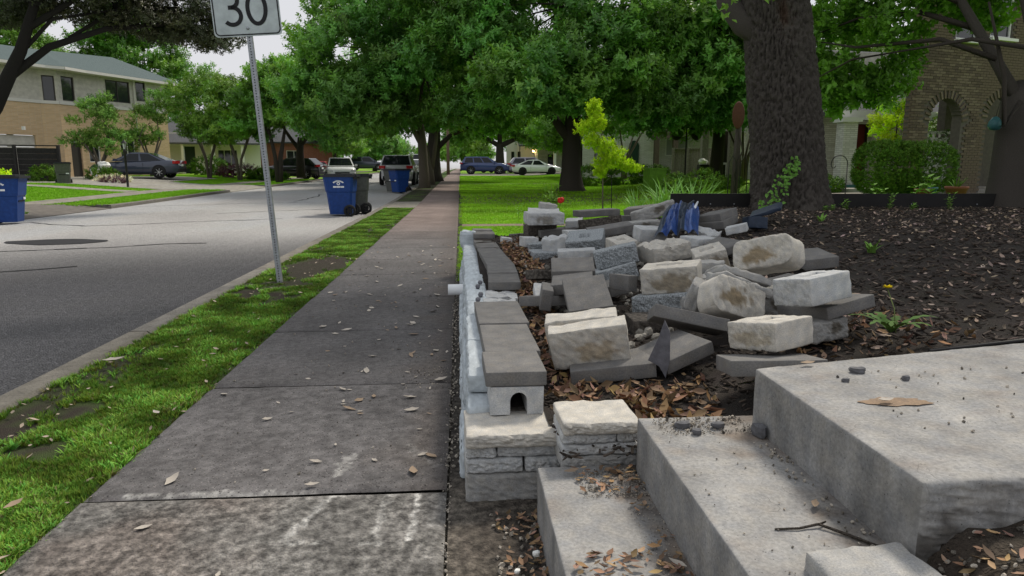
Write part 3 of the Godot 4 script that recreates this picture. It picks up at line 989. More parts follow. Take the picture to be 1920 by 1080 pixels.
	M.bark_dark = mat(Color(0.03, 0.027, 0.025), 0.97, grit, 2.0, gritn, 1.4, true)
	M.bark_big = mat(Color(0.105, 0.092, 0.08), 0.97, grit, 1.6, gritn, 1.2, true)
	M.bark_pale = mat(Color(0.2, 0.17, 0.135), 0.95, grit, 1.5, gritn, 0.8, true)
	M.stem = mat(Color(0.12, 0.15, 0.05), 0.9)
	M.black = mat(Color(0.012, 0.012, 0.013), 0.6)
	M.black_edge = mat(Color(0.016, 0.015, 0.015), 0.55, mott, 1.0)
	M.rubber = mat(Color(0.02, 0.02, 0.02), 0.85)
	M.bin_blue = mat(Color(0.012, 0.055, 0.24), 0.45, mott, 1.5)
	M.bin_grey = mat(Color(0.115, 0.12, 0.11), 0.5, mott, 1.5)
	M.bin_lid = mat(Color(0.03, 0.032, 0.04), 0.4, mott, 1.5)
	M.bin_rim = mat(Color(0.02, 0.02, 0.022), 0.5)
	M.white_print = mat(Color(0.72, 0.74, 0.76), 0.6)
	M.galv = mat(Color(0.42, 0.44, 0.47), 0.45, mott, 4.0)
	M.galv.metallic = 0.6
	M.sign_face = mat(Color(0.62, 0.68, 0.7), 0.5, mott, 0.6)
	M.sign_black = mat(Color(0.013, 0.013, 0.015), 0.5)
	M.pvc = mat(Color(0.78, 0.8, 0.82), 0.35)
	M.blue_bag = mat(Color(0.03, 0.075, 0.26), 0.4, mott, 3.0, softn, 0.8, true)
	M.blue_pale = mat(Color(0.08, 0.14, 0.36), 0.4, mott, 3.0, softn, 0.8, true)
	M.navy = mat(Color(0.03, 0.045, 0.075), 0.5, mott, 3.0, softn, 0.4, true)
	M.white_tape = mat(Color(0.7, 0.73, 0.78), 0.4)
	M.rim = mat(Color(0.55, 0.56, 0.58), 0.3)
	M.rim.metallic = 0.7
	M.car_glass = mat(Color(0.01, 0.012, 0.015), 0.08)
	M.car_glass.metallic_specular = 0.4
	M.lamp_glass = mat(Color(0.6, 0.62, 0.65), 0.1)
	M.tail = mat(Color(0.4, 0.012, 0.016), 0.2)
	for k in [["paint_navy", Color(0.025, 0.05, 0.16)], ["paint_slate", Color(0.035, 0.045, 0.075)], ["paint_white", Color(0.72, 0.74, 0.74)], ["paint_black", Color(0.014, 0.015, 0.018)], ["paint_red", Color(0.5, 0.012, 0.03)], ["paint_silver", Color(0.5, 0.5, 0.52)], ["paint_plum", Color(0.3, 0.29, 0.36)]]:
		var m := mat(k[1], 0.3)
		m.clearcoat_enabled = true
		m.clearcoat = 1.0
		m.clearcoat_roughness = 0.05
		M[k[0]] = m
	M.pane = mat(Color(0.02, 0.024, 0.026), 0.05)
	M.pane.metallic_specular = 0.6
	M.curtain = mat(Color(0.3, 0.31, 0.31), 0.9)
	M.frame_dark = mat(Color(0.05, 0.045, 0.04), 0.5)
	M.frame_white = mat(Color(0.7, 0.7, 0.68), 0.6)
	M.siding = mat(Color(0.62, 0.59, 0.53), 0.85, mott, 0.5)
	M.trim = mat(Color(0.62, 0.6, 0.56), 0.7)
	M.roof_green = mat(Color(0.12, 0.165, 0.165), 0.9, grit, 0.8, gritn, 0.8)
	M.roof_grey = mat(Color(0.14, 0.145, 0.155), 0.95, grit, 0.8, gritn, 0.8)
	M.tan_brick = mat(Color.WHITE, 0.95, brick_tex(Color(0.5, 0.34, 0.19), Color(0.62, 0.44, 0.26), Color(0.52, 0.43, 0.32), 3), 0.85)
	M.tan_brick.uv1_scale = Vector3.ONE * 0.85
	M.red_brick = mat(Color.WHITE, 0.95, brick_tex(Color(0.24, 0.06, 0.045), Color(0.33, 0.09, 0.06), Color(0.33, 0.25, 0.2), 4), 0.85)
	M.white_brick = mat(Color.WHITE, 0.9, brick_tex(Color(0.5, 0.49, 0.46), Color(0.66, 0.65, 0.62), Color(0.4, 0.39, 0.36), 5), 0.85)
	M.worn_brick = mat(Color.WHITE, 0.9, brick_tex(Color(0.46, 0.43, 0.38), Color(0.62, 0.6, 0.55), Color(0.38, 0.34, 0.3), 6), 0.85)
	M.mortar = mat(Color(0.13, 0.115, 0.1), 0.97, mott, 1.0)
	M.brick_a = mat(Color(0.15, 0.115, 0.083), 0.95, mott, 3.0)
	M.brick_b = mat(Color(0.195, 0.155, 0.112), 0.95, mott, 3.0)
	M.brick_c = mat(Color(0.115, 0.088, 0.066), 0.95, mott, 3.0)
	M.cream_wall = mat(Color(0.6, 0.58, 0.53), 0.9, mott, 0.4)
	M.door_red = mat(Color(0.14, 0.025, 0.018), 0.5)
	M.door_green = mat(Color(0.02, 0.05, 0.035), 0.4)
	M.fence_grey = mat(Color(0.3, 0.27, 0.24), 0.95, wide, 1.0)
	M.fence_dark = mat(Color(0.035, 0.033, 0.033), 0.9, wide, 1.0)
	M.awning = mat(Color(0.13, 0.1, 0.08), 0.9, mott, 1.0)
	M.rust = mat(Color(0.12, 0.05, 0.035), 0.9, mott, 4.0)
	M.iron = mat(Color(0.02, 0.019, 0.019), 0.6)
	M.utility = mat(Color(0.14, 0.32, 0.025), 0.6, mott, 1.0)
	M.terracotta = mat(Color(0.2, 0.075, 0.045), 0.9, mott, 3.0)
	M.teal = mat(Color(0.05, 0.16, 0.17), 0.4, mott, 3.0)
	M.bloom_white = mat(Color(0.8, 0.8, 0.76), 0.8, null, 1.0, null, 1.0, true)
	M.bloom_red = mat(Color(0.55, 0.02, 0.02), 0.6)
	M.bloom_yellow = mat(Color(0.8, 0.65, 0.01), 0.7)
	M.bloom_plum = leaf_mat(Color(0.09, 0.02, 0.05))
	M.tar = mat(Color(0.02, 0.02, 0.022), 0.95)
	M.patch = mat(Color(0.05, 0.05, 0.055), 0.9, aggr, 2.0, null, 1.0, false, true)
	M.paint_mark = mat(Color(0.4, 0.385, 0.355), 0.9, grit, 2.0, null, 1.0, false, true)
	M.wood_pole = mat(Color(0.2, 0.15, 0.1), 0.95, wide, 0.6)
	M.glow = mat(Color(0.8, 0.7, 0.5), 0.5)
	M.glow.emission_enabled = true
	M.glow.emission = Color(1.0, 0.8, 0.5)
	M.glow.emission_energy_multiplier = 3.0
	M.sprig = sprig(10, 0.42, 0.2, 11)
	M.sprig_fine = sprig(12, 0.3, 0.14, 12)
	M.sprig_round = sprig(9, 0.4, 0.3, 13)
	M.leaf_dandelion = leaf_mat(Color(0.08, 0.15, 0.045), 0.35, 0.7, 0.2)

# ---------- the scene ----------
func _ready():
	var cam := Camera3D.new()
	cam.name = "camera"
	add_child(cam)
	cam.position = Vector3(0, 1.08, 0)
	cam.rotation_degrees = Vector3(-9.862, -4.204, 0)
	cam.fov = 45.114
	cam.near = 0.05
	cam.far = 1500.0
	cam.current = true
	var env := Environment.new()
	env.background_mode = Environment.BG_SKY
	var sky := Sky.new()
	var psm := ProceduralSkyMaterial.new()
	psm.sky_top_color = Color(0.83, 0.845, 0.87)
	psm.sky_horizon_color = Color(0.845, 0.84, 0.85)
	psm.sky_curve = 0.2
	psm.ground_bottom_color = Color(0.3, 0.3, 0.28)
	psm.ground_horizon_color = Color(0.75, 0.75, 0.74)
	psm.sun_angle_max = 1.0
	sky.sky_material = psm
	env.sky = sky
	env.tonemap_mode = Environment.TONE_MAPPER_LINEAR
	env.tonemap_exposure = 1.1
	env.sdfgi_enabled = true
	env.ssao_enabled = true
	env.ssil_enabled = true
	var we := WorldEnvironment.new()
	we.name = "surroundings"
	we.environment = env
	add_child(we)
	var sun := DirectionalLight3D.new()
	sun.name = "sun"
	sun.rotation_degrees = Vector3(-52, 142, 0)
	sun.light_color = Color(1.0, 0.965, 0.91)
	sun.light_energy = 1.0
	sun.light_angular_distance = 12.0
	sun.shadow_enabled = true
	add_child(sun)

	materials()
	land()
	pavement()
	houses()
	trees()
	bed_and_wall()
	stairs()
	heap()
	near_things()
	street_things()
	garden_things()
	litter()

# ---------- ground, road, kerbs ----------
func land():
	struct("ground", sheet(steps_of(-700, 700, 14), steps_of(-800, 60, 10), func(_x, _z): return -1.2, func(_x, _z): return Color(0.06, 0.1, 0.025)), M.lawn)
	var zs := far_steps(14.0, -520.0, 0.7, 1.04)
	var gc := func(x: float, z: float) -> Color:
		var n := fn.get_noise_2d(x * 14.0, z * 14.0)
		var n2 := fn.get_noise_2d(x * 60.0 + 300.0, z * 60.0)
		var c := Color(0.24, 0.46, 0.04).lerp(Color(0.33, 0.58, 0.04), 0.5 + n)
		# bare earth round the big trunk and under the heavy crown
		var d := Vector2((x - 3.5) / 5.5, (z + 24.5) / 4.0).length() + n2 * 0.5
		c = c.lerp(Color(0.085, 0.07, 0.045), clampf((1.0 - d) * 1.6, 0.0, 0.8))
		return c
	var xr := [-0.02, 0.3, 0.8, 1.5, 2.3, 3.2, 4.2, 5.5, 7.0, 9.0, 11.0, 13.5, 17.0, 22.0, 30.0, 45.0, 80.0, 200.0]
	struct("lawn", sheet(xr, zs, func(x, z): return gy(x, z) - 0.035 - (0.08 if z > -6.6 and x > 0.1 else 0.0), gc), M.lawn)
	var xl := [-200.0, -80.0, -50.0, -36.0, -28.0, -24.0, -21.0, -19.0, -17.5, -16.0, -14.5, -13.0, -12.0]
	struct("lawn", sheet(xl, zs, func(x, z): return gy(x, z) - 0.02, gc), M.lawn)
	for seg in [[14.0, -17.2], [-21.4, -32.2], [-38.9, -50.0], [-54.0, -200.0]]:
		struct("verge", sheet([-12.0, -11.4, -10.9, -10.45], far_steps(seg[0], seg[1], 0.7, 1.03), func(x, z): return gy(x, z) - 0.02, gc), M.lawn)
	# strip between kerb and pavement
	var sc := func(x: float, z: float) -> Color:
		var k := strip_bare(x, z)
		return Color(0.1, 0.18, 0.03).lerp(Color(0.06, 0.05, 0.038), k)
	struct("verge", sheet(steps_of(-2.08, -1.25, 8), far_steps(4.0, -19.2, 0.12, 1.0) + far_steps(-22.4, -300.0, 0.5, 1.05), func(x, z): return rise(z) - 0.02 + 0.012 * fn.get_noise_2d(x * 300.0, z * 300.0) if z > -19.3 else rise(z) - 0.02, sc), M.soil)
	# road
	var rc := func(x: float, z: float) -> Color:
		var n := fn.get_noise_2d(x * 22.0, z * 9.0)
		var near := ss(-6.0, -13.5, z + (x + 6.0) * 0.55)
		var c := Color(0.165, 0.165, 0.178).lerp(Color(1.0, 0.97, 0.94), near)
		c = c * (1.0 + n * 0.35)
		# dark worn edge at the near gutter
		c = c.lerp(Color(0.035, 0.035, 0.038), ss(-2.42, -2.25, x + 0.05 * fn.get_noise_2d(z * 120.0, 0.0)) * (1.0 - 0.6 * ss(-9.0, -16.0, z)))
		c.a = 1.0
		return c
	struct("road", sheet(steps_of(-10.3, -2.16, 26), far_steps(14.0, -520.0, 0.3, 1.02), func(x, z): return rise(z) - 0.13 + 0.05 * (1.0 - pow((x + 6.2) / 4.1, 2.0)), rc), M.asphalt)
	# kerbs: stones about three metres long, each its own piece; gaps where drives cross
	var kn := struct("kerb", boxm(Vector3(-2.16, -0.3, 8.0), Vector3(0.15, 0.58, 8.0)), M.kerb)
	var zk := 4.0
	var i := 0
	while zk > -120.0:
		var l := 2.9 if zk > -40.0 else 8.0
		kerb_stone(kn, -2.16, zk, zk - l + 0.012, 0.88 + 0.24 * fposmod(i * 0.618, 1.0), 0.0)
		zk -= l
		i += 1
	var kf := struct("kerb", boxm(Vector3(-10.37, -0.3, 4.0), Vector3(0.16, 0.58, 8.0)), M.kerb)
	for seg in [[0.0, -17.2], [-21.4, -32.2], [-38.9, -50.0], [-54.0, -140.0]]:
		zk = seg[0]
		while zk > seg[1] + 0.1:
			var l: float = minf(3.0 if zk > -60.0 else 9.0, zk - seg[1])
			kerb_stone(kf, -10.37, zk, zk - l + 0.02, 0.9 + 0.3 * fposmod(i * 0.618, 1.0), 0.02)
			zk -= l
			i += 1
	# drives and aprons
	for kz in [-17.16, -21.44, -32.16, -38.94, -49.96, -54.04]:
		put("kerb_return", boxm(Vector3(-11.3, rise(kz) - 0.3 - 0.012, kz), Vector3(1.75, 0.6, 0.12)), M.kerb, kf)
	var flat := func(called: String, x0: float, x1: float, z0: float, z1: float, off: float, m: Material, col: Color):
		struct(called, sheet(steps_of(x0, x1, maxi(4, int(absf(x1 - x0) * 2))), steps_of(z0, z1, maxi(4, int(absf(z1 - z0)))), func(x, z): return gy(x, z) + off - 0.125 * ss(-11.6, -10.3, x), func(x, z): return col * (1.0 + 0.25 * fn.get_noise_2d(x * 60, z * 60))), m)
	flat.call("driveway", -10.25, -24.0, -17.2, -21.4, 0.008, M.concrete, Color(0.55, 0.52, 0.51))
	flat.call("driveway", -10.25, -26.0, -32.2, -38.9, 0.010, M.concrete, Color(1.0, 0.98, 0.94))
	flat.call("forecourt", -15.6, -25.5, -38.7, -46.5, 0.014, M.concrete, Color(1.0, 0.98, 0.94))
	flat.call("footpath", -12.1, -13.3, 6.0, -120.0, 0.006, M.concrete, Color(0.85, 0.82, 0.76))
	flat.call("footpath", -13.4, -24.0, -29.2, -30.3, 0.006, M.concrete, Color(0.95, 0.92, 0.86))
	flat.call("driveway", -10.25, -14.5, -50.0, -54.0, 0.008, M.concrete, Color(0.95, 0.93, 0.88))
	struct("driveway", sheet(steps_of(-0.03, 22.0, 20), steps_of(-64.0, -76.5, 8), func(x, z): return gy(x, z) + 0.01, func(x, z): return Color(0.9, 0.88, 0.84)), M.concrete)
	struct("footpath", sheet(steps_of(-2.085, -1.25, 4), steps_of(-19.2, -22.4, 6), func(x, z): return rise(z) - 0.012, func(x, z): return Color(0.8, 0.77, 0.72)), M.concrete)
	# earth edge and garden path crossing the right-hand lawn
	struct("footpath", sheet(steps_of(-0.04, 3.6, 16), steps_of(-13.2, -13.75, 4), func(x, z): return gy(x, z) - 0.022, func(x, z): return Color(0.34, 0.27, 0.2) * (1.0 + 0.5 * fn.get_noise_2d(x * 200, z * 200))), M.soil)
	struct("footpath", sheet(steps_of(6.0, 17.0, 12), steps_of(-20.2, -21.2, 3), func(x, z): return gy(x, z) + 0.0, func(x, z): return Color(0.95, 0.92, 0.86)), M.concrete)
	struct("footpath", sheet(steps_of(-0.03, 14.0, 12), steps_of(-39.5, -40.6, 3), func(x, z): return gy(x, z) - 0.01, func(x, z): return Color(0.85, 0.82, 0.76)), M.concrete)
	# cracks and joints in the road: tarred lines with a wandering course
	var cr := S()
	for c in [[-7.6, -14.5, -4.1, -16.4], [-9.6, -16.0, -7.6, -14.6], [-8.0, -9.3, -4.0, -11.2], [-9.9, -22.0, -4.8, -23.5], [-6.2, -18.2, -3.0, -21.0], [-5.6, -24.0, -5.2, -60.0], [-6.6, -7.0, -4.6, -8.6], [-8.8, -12.0, -7.2, -11.0]]:
		var a := Vector2(c[0], c[1])
		var b := Vector2(c[2], c[3])
		var n := int(a.distance_to(b) * 5)
		var nrm := (b - a).orthogonal().normalized()
		var pl := a
		for k in range(1, n + 1):
			var q := a.lerp(b, float(k) / n) + nrm * (0.22 * fn.get_noise_2d(k * 9.0, c[0] * 50.0) + 0.03 * fn2.get_noise_2d(k * 80.0, 4.0))
			var w := 0.016 + 0.026 * absf(fn2.get_noise_2d(k * 33.0, c[1] * 10.0))
			var o := nrm * w
			var ry := func(p: Vector2) -> Vector3: return Vector3(p.x, rise(p.y) - 0.13 + 0.05 * (1.0 - pow((p.x + 6.2) / 4.1, 2.0)) + 0.006, p.y)
			if (b - a).x > 0.0: quad(cr, ry.call(q - o), ry.call(q + o), ry.call(pl + o), ry.call(pl - o))
			else: quad(cr, ry.call(pl - o), ry.call(pl + o), ry.call(q + o), ry.call(q - o))
			pl = q
	var rd := get_node("road")
	put("crack", done(cr), M.tar, rd).set_meta("kind", "stuff")
	var pt := S()
	for k in 24:
		var f := func(j: int) -> Vector3:
			var a := TAU * j / 24
			var r := 1.0 + 0.25 * fn.get_noise_2d(cos(a) * 90, sin(a) * 90)
			var p := Vector2(-6.35 + cos(a) * 0.75 * r, -11.4 + sin(a) * 0.42 * r)
			return Vector3(p.x, -0.13 + 0.05 * (1.0 - pow((p.x + 6.2) / 4.1, 2.0)) + 0.008, p.y)
		pt.add_vertex(Vector3(-6.35, -0.072, -11.4)); pt.add_vertex(f.call(k)); pt.add_vertex(f.call(k + 1))
	put("tar_patch", done(pt), M.patch, rd)

func strip_bare(x: float, z: float) -> float:
	var n := fn.get_noise_2d(x * 110.0, z * 70.0)
	var m := fn2.get_noise_2d(x * 420.0, z * 300.0)
	var k := clampf((n + m * 0.35 - 0.2) * 4.0, 0.0, 1.0)
	if z < -22.0: return clampf(0.75 + n, 0.3, 1.0) if z > -60.0 else 0.2
	# worn earth beside the sign post and along the edges
	var d := Vector2((x + 1.62) / 0.42, (z + 7.6) / 1.1).length()
	k = maxf(k, clampf((1.2 - d + n * 0.6 + m * 0.4) * 1.9, 0.0, 0.97))
	var d2 := Vector2((x + 1.95) / 0.22, (z + 3.7) / 0.9).length()
	k = maxf(k, clampf((0.95 - d2 + n * 0.8 + m * 0.5) * 1.6, 0.0, 0.85))
	k = maxf(k, 0.7 * ss(-1.34, -1.26, x + n * 0.1 + m * 0.06))
	k = maxf(k, 0.55 * ss(-2.0, -2.08, x + n * 0.1 + m * 0.05))
	return clampf(k, 0.0, 1.0)

func kerb_stone(parent: Node, x: float, z0: float, z1: float, g: float, drop: float):
	var s := S()
	s.set_color(Color(g, g * 0.98, g * 0.94))
	var n := 3
	for k in n:
		var a := lerpf(z0, z1, float(k) / n)
		var b := lerpf(z0, z1, float(k + 1) / n)
		var ya := rise(a) - drop
		var yb := rise(b) - drop
		var hw := 0.075
		var f := func(px: float, py: float, z: float, y: float) -> Vector3: return Vector3(x + px, y + py, z)
		var prof := [[-hw, -0.4], [-hw, -0.02], [-hw + 0.02, 0.0], [hw - 0.02, 0.0], [hw, -0.02], [hw, -0.4]]
		for j in 5:
			var p: Array = prof[j]
			var q: Array = prof[j + 1]
			quad(s, f.call(p[0], p[1], b, yb), f.call(q[0], q[1], b, yb), f.call(q[0], q[1], a, ya), f.call(p[0], p[1], a, ya))
		if k == 0: quad(s, f.call(-hw, -0.02, a, ya), f.call(hw, -0.02, a, ya), f.call(hw, -0.4, a, ya), f.call(-hw, -0.4, a, ya))
		if k == n - 1: quad(s, f.call(hw, -0.02, b, yb), f.call(-hw, -0.02, b, yb), f.call(-hw, -0.4, b, yb), f.call(hw, -0.4, b, yb))
	put("kerbstone", done(s), M.kerb, parent)

# ---------- pavement slabs ----------
func pavement():
	var edges := [1.4, 0.2, -1.0, -2.225, -3.43, -4.62, -5.85, -7.1, -8.3, -9.5, -10.75, -12.0, -13.2, -14.4, -15.6, -16.8, -18.1, -19.4, -20.8, -22.2, -23.6, -25.0, -26.5, -28.0, -30.0, -32.0, -34.0, -36.0, -39.0, -42.0, -46.0, -50.0, -55.0, -60.0, -70.0, -85.0, -110.0, -160.0, -300.0]
	var marks := [[-0.53, -1.93, -0.44, -2.2, 0.017, 1.00], [-0.44, -2.205, -0.14, -2.213, 0.014, 1.00], [-0.53, -1.915, -0.43, -1.9, 0.016, 0.75], [-0.255, -2.19, -0.262, -1.92, 0.020, 0.56], [-0.155, -2.2, -0.16, -1.9, 0.012, 1.00], [-0.33, -1.9, -0.26, -1.89, 0.019, 0.62], [-0.43, -2.52, -0.45, -2.36, 0.019, 0.62], [-0.46, -2.46, -0.42, -2.42, 0.012, 0.50], [-1.12, -2.25, -0.8, -2.242, 0.019, 0.75], [-0.8, -2.236, -0.5, -2.236, 0.012, 0.56], [-0.22, -2.6, -0.1, -2.42, 0.02, 0.2], [-0.95, -1.72, -0.7, -1.68, 0.05, 0.25], [-0.9, -1.5, -0.5, -1.55, 0.06, 0.22]]
	var root := struct("pavement", sheet(steps_of(-1.24, 0.02, 3), far_steps(3.0, -300.0, 2.0, 1.05), func(_x, z): return rise(z) - 0.022, func(_x, _z): return Color(0.07, 0.06, 0.05)), M.soil)
	for i in edges.size() - 1:
		var z0: float = edges[i] - 0.007
		var z1: float = edges[i + 1] + 0.007
		var old: bool = i <= 2
		var n := 110 if i == 2 or i == 3 else (26 if i < 7 else (10 if i < 20 else 4))
		var tone := 0.9 + 0.22 * fposmod(i * 0.618, 1.0)
		var cf := func(x: float, z: float) -> Color:
			var a := fn.get_noise_2d(x * 150.0, z * 150.0)
			var b := fn2.get_noise_2d(x * 700.0, z * 700.0)
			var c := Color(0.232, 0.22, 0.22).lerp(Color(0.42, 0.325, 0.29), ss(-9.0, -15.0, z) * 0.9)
			if old:
				c = Color(0.37, 0.353, 0.33) * (1.0 + 0.4 * a + 0.2 * b)
				var r := Vector2((x + 1.0) / 0.35, (z + 1.95) / 0.45).length()
				c = c.lerp(Color(0.27, 0.19, 0.15), clampf((1.0 - r + a) * 0.7, 0.0, 0.4))
			else:
				c = c * (1.0 + 0.28 * a + 0.1 * b)
				# grey dirt washed along the wall side
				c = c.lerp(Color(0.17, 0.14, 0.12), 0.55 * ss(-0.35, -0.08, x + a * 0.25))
			c = c * tone
			if n > 100:
				var w := 0.0
				var m := fn2.get_noise_2d(x * 2600.0, z * 2600.0)
				for l in marks:
					var p := Geometry2D.get_closest_point_to_segment(Vector2(x, z), Vector2(l[0], l[1]), Vector2(l[2], l[3]))
					w = maxf(w, clampf((l[4] * (1.0 + 0.9 * a + 0.7 * m) - p.distance_to(Vector2(x, z))) / (l[4] * 0.5), 0.0, 1.0) * l[5])
				c = c.lerp(Color(0.85, 0.83, 0.79), w * clampf(0.72 + m * 0.6, 0.0, 1.0))
				# scuffs and drips
				c = c * (1.0 + 0.22 * fn2.get_noise_2d(x * 1100.0 + 50.0, z * 1100.0))
			c.a = 1.0
			return c
		var til := 0.004 * sin(i * 2.3)
		var hf := func(x: float, z: float) -> float:
			var e := minf(minf(x + 1.255, -0.06 - x), minf(z0 - z, z - z1))
			return rise(z) + til * (x + 0.6) - 0.008 * (1.0 - ss(0.0, 0.02, e)) + 0.0015 * fn.get_noise_2d(x * 400, z * 400)
		var xs := [-1.255, -1.245, -1.235] + steps_of(-1.2, -0.11, n) + [-0.08, -0.07, -0.06]
		var zs := [z0, z0 - 0.01, z0 - 0.02] + steps_of(z0 - 0.04, z1 + 0.04, n) + [z1 + 0.02, z1 + 0.01, z1]
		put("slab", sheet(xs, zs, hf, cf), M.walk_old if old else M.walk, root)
	# the narrow strip of concrete along the foot of wall and steps
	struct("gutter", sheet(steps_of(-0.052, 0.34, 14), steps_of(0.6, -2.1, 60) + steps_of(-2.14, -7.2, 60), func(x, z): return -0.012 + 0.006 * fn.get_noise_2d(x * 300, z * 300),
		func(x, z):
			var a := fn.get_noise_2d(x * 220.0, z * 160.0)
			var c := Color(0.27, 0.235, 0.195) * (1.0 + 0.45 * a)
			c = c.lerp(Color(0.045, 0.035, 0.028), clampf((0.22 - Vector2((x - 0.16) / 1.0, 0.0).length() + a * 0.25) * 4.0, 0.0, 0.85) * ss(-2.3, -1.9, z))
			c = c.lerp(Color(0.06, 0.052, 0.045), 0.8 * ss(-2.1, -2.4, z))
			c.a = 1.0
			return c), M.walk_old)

# ---------- houses ----------
func gable(s: SurfaceTool, pts: Array):
	for k in range(1, pts.size() - 1):
		s.add_vertex(pts[0]); s.add_vertex(pts[k]); s.add_vertex(pts[k + 1])

# a roof plane with thickness
func roof_plane(s: SurfaceTool, pts: Array, th := 0.14):
	var dn := Vector3(0, -th, 0)
	gable(s, pts)
	var rev := pts.map(func(p): return p + dn)
	rev.reverse()
	gable(s, rev)
	for k in pts.size():
		var a: Vector3 = pts[k]
		var b: Vector3 = pts[(k + 1) % pts.size()]
		quad(s, b, a, a + dn, b + dn)

func houses():
	# two-storey house of tan brick and pale siding, across the street
	var h := thing("brick_house", "two storey house of tan brick and pale siding under a grey green hip roof", "house", Vector3(0, 0, 0))
	var V := [Vector2(-28.4, -37.0), Vector2(-24.68, -44.16), Vector2(-23.92, -44.72), Vector2(-23.47, -46.14), Vector2(-20.66, -52.13), Vector2(-27.5, -60.5)]
	var lowop := [[[1.6, 7.55, 0.3, 2.95]], [], [[0.5, 1.3, 0.3, 2.7]], [[2.6, 3.75, 1.2, 3.5], [0.3, 1.1, 1.4, 2.6]], []]
	var upop := [[[2.2, 3.4, 5.3, 6.5]], [[0.16, 0.8, 4.98, 6.45]], [[0.28, 1.2, 5.06, 6.5]], [[1.9, 3.7, 5.28, 6.65], [4.18, 4.95, 5.5, 6.75]], []]
	for i in 5:
		put("wall", wall_mesh(V[i], V[i + 1], 0.0, 4.9, 0.25, lowop[i]), M.tan_brick, h)
		put("siding", wall_mesh(V[i], V[i + 1], 4.9, 7.0, 0.22, upop[i]), M.siding, h)
		var d: Vector2 = (V[i + 1] - V[i]).normalized()
		var nn := Vector2(-d.y, d.x) * 0.05
		put("band", wall_mesh(V[i] + nn, V[i + 1] + nn, 4.82, 5.0, 0.06), M.trim, h)
		for o in upop[i]: window_in(h, V[i], V[i + 1], o, M.frame_dark, M.pane, 1 if o[1] - o[0] > 1.2 else 0, 0.08, M.curtain)
		for o in lowop[i]:
			if o[2] > 0.5: window_in(h, V[i], V[i + 1], o, M.frame_white, M.pane, 1, 0.08, M.curtain)
	var gd := S()
	for k in 4:
		var g0: Vector2 = V[0].lerp(V[1], 0.2)
		var g1: Vector2 = V[0].lerp(V[1], 0.935)
		var dv := Vector3(g1.x - g0.x, 0, g1.y - g0.y)
		bar(gd, Vector3(g0.x - 0.12, 0.62 + k * 0.66, g0.y - 0.05), Vector3(g0.x - 0.12, 0.62 + k * 0.66, g0.y - 0.05) + dv, 0.05, 0.64)
	put("garage_door", done(gd), M.cream_wall, h)
	var dd: Vector2 = (V[3] - V[2]).normalized()
	put("door", boxm(Vector3(V[2].x + dd.x * 0.9 - 0.15, 1.5, V[2].y + dd.y * 0.9), Vector3(0.08, 2.2, 0.9), Basis(Vector3.UP, -0.3)), M.frame_dark, h)
	var E := [Vector3(-27.6, 6.95, -36.6), Vector3(-23.95, 6.95, -43.7), Vector3(-23.2, 6.95, -44.3), Vector3(-22.8, 6.95, -45.8), Vector3(-19.75, 6.95, -53.0), Vector3(-27.0, 6.95, -62.5)]
	var RA := Vector3(-28.3, 8.95, -51.3)
	var RB := Vector3(-27.0, 9.55, -58.6)
	var RC := Vector3(-32.5, 9.0, -46.0)
	var r := S()
	roof_plane(r, [E[0], RC, RA, E[1]])
	roof_plane(r, [E[1], RA, E[2]])
	roof_plane(r, [E[2], RA, E[3]])
	roof_plane(r, [E[3], RA, RB, E[4]])
	roof_plane(r, [E[4], RB, E[5]])
	roof_plane(r, [E[5], RB, RA, RC, Vector3(-37, 6.95, -56), Vector3(-36.5, 6.95, -41)])
	put("roof", done(r), M.roof_green, h)
	for i in 4:
		var g := S()
		bar(g, E[i] + Vector3(0, -0.1, 0), E[i + 1] + Vector3(0, -0.1, 0), 0.12, 0.16)
		put("gutter", done(g), M.trim, h)
		var sf := S()
		var a: Vector2 = V[i]
		var b: Vector2 = V[i + 1]
		quad(sf, Vector3(a.x, 6.78, a.y), Vector3(b.x, 6.78, b.y), E[i + 1] + Vector3(0, -0.17, 0), E[i] + Vector3(0, -0.17, 0))
		put("soffit", done(sf), M.trim, h)
	put("downpipe", tubem([Vector3(-21.6, 6.85, -49.6), Vector3(-21.72, 6.4, -49.7), Vector3(-21.72, 0.3, -49.7)], [0.05, 0.05, 0.05], 8), M.trim, h)
	put("lamp", boxm(Vector3(-24.9, 3.3, -42.6), Vector3(0.14, 0.2, 0.14)), M.frame_white, h)
	# white house with a dark door
	var w := thing("white_house", "low white house with a dark front door behind the slate sedan", "house")
	var a := Vector2(-25.6, -61.0)
	var b := Vector2(-17.5, -63.5)
	put("wall", wall_mesh(a, b, 0.3, 4.0, 0.25, [[2.3, 3.3, 0.3, 2.9], [5.0, 6.6, 1.2, 2.6]]), M.frame_white, w)
	window_in(w, a, b, [2.3, 3.3, 0.5, 2.9], M.frame_white, M.door_green, 0, 0.12)
	window_in(w, a, b, [5.0, 6.6, 1.2, 2.6], M.frame_white, M.pane, 2, 0.1)
	for k in 4: put("post", boxm(Vector3(-25.0 + k * 2.2, 1.7, -59.4 - k * 0.68), Vector3(0.2, 2.8, 0.2)), M.frame_white, w)
	r = S()
	roof_plane(r, [Vector3(-26.5, 3.1, -58.6), Vector3(-25.6, 5.6, -66), Vector3(-16.5, 5.6, -68.5), Vector3(-16.8, 3.1, -61.6)])
	put("roof", done(r), M.roof_grey, w)
	# red brick house
	var rb := thing("red_house", "red brick house showing between the street trees on the left", "house")
	put("wall", wall_mesh(Vector2(-22.5, -68.0), Vector2(-12.6, -71.0), 0.3, 3.6, 0.25, [[6.0, 7.4, 1.3, 2.7], [2.0, 3.4, 1.3, 2.7]]), M.red_brick, rb)
	window_in(rb, Vector2(-22.5, -68.0), Vector2(-12.6, -71.0), [6.0, 7.4, 1.3, 2.7], M.frame_white, M.pane, 1)
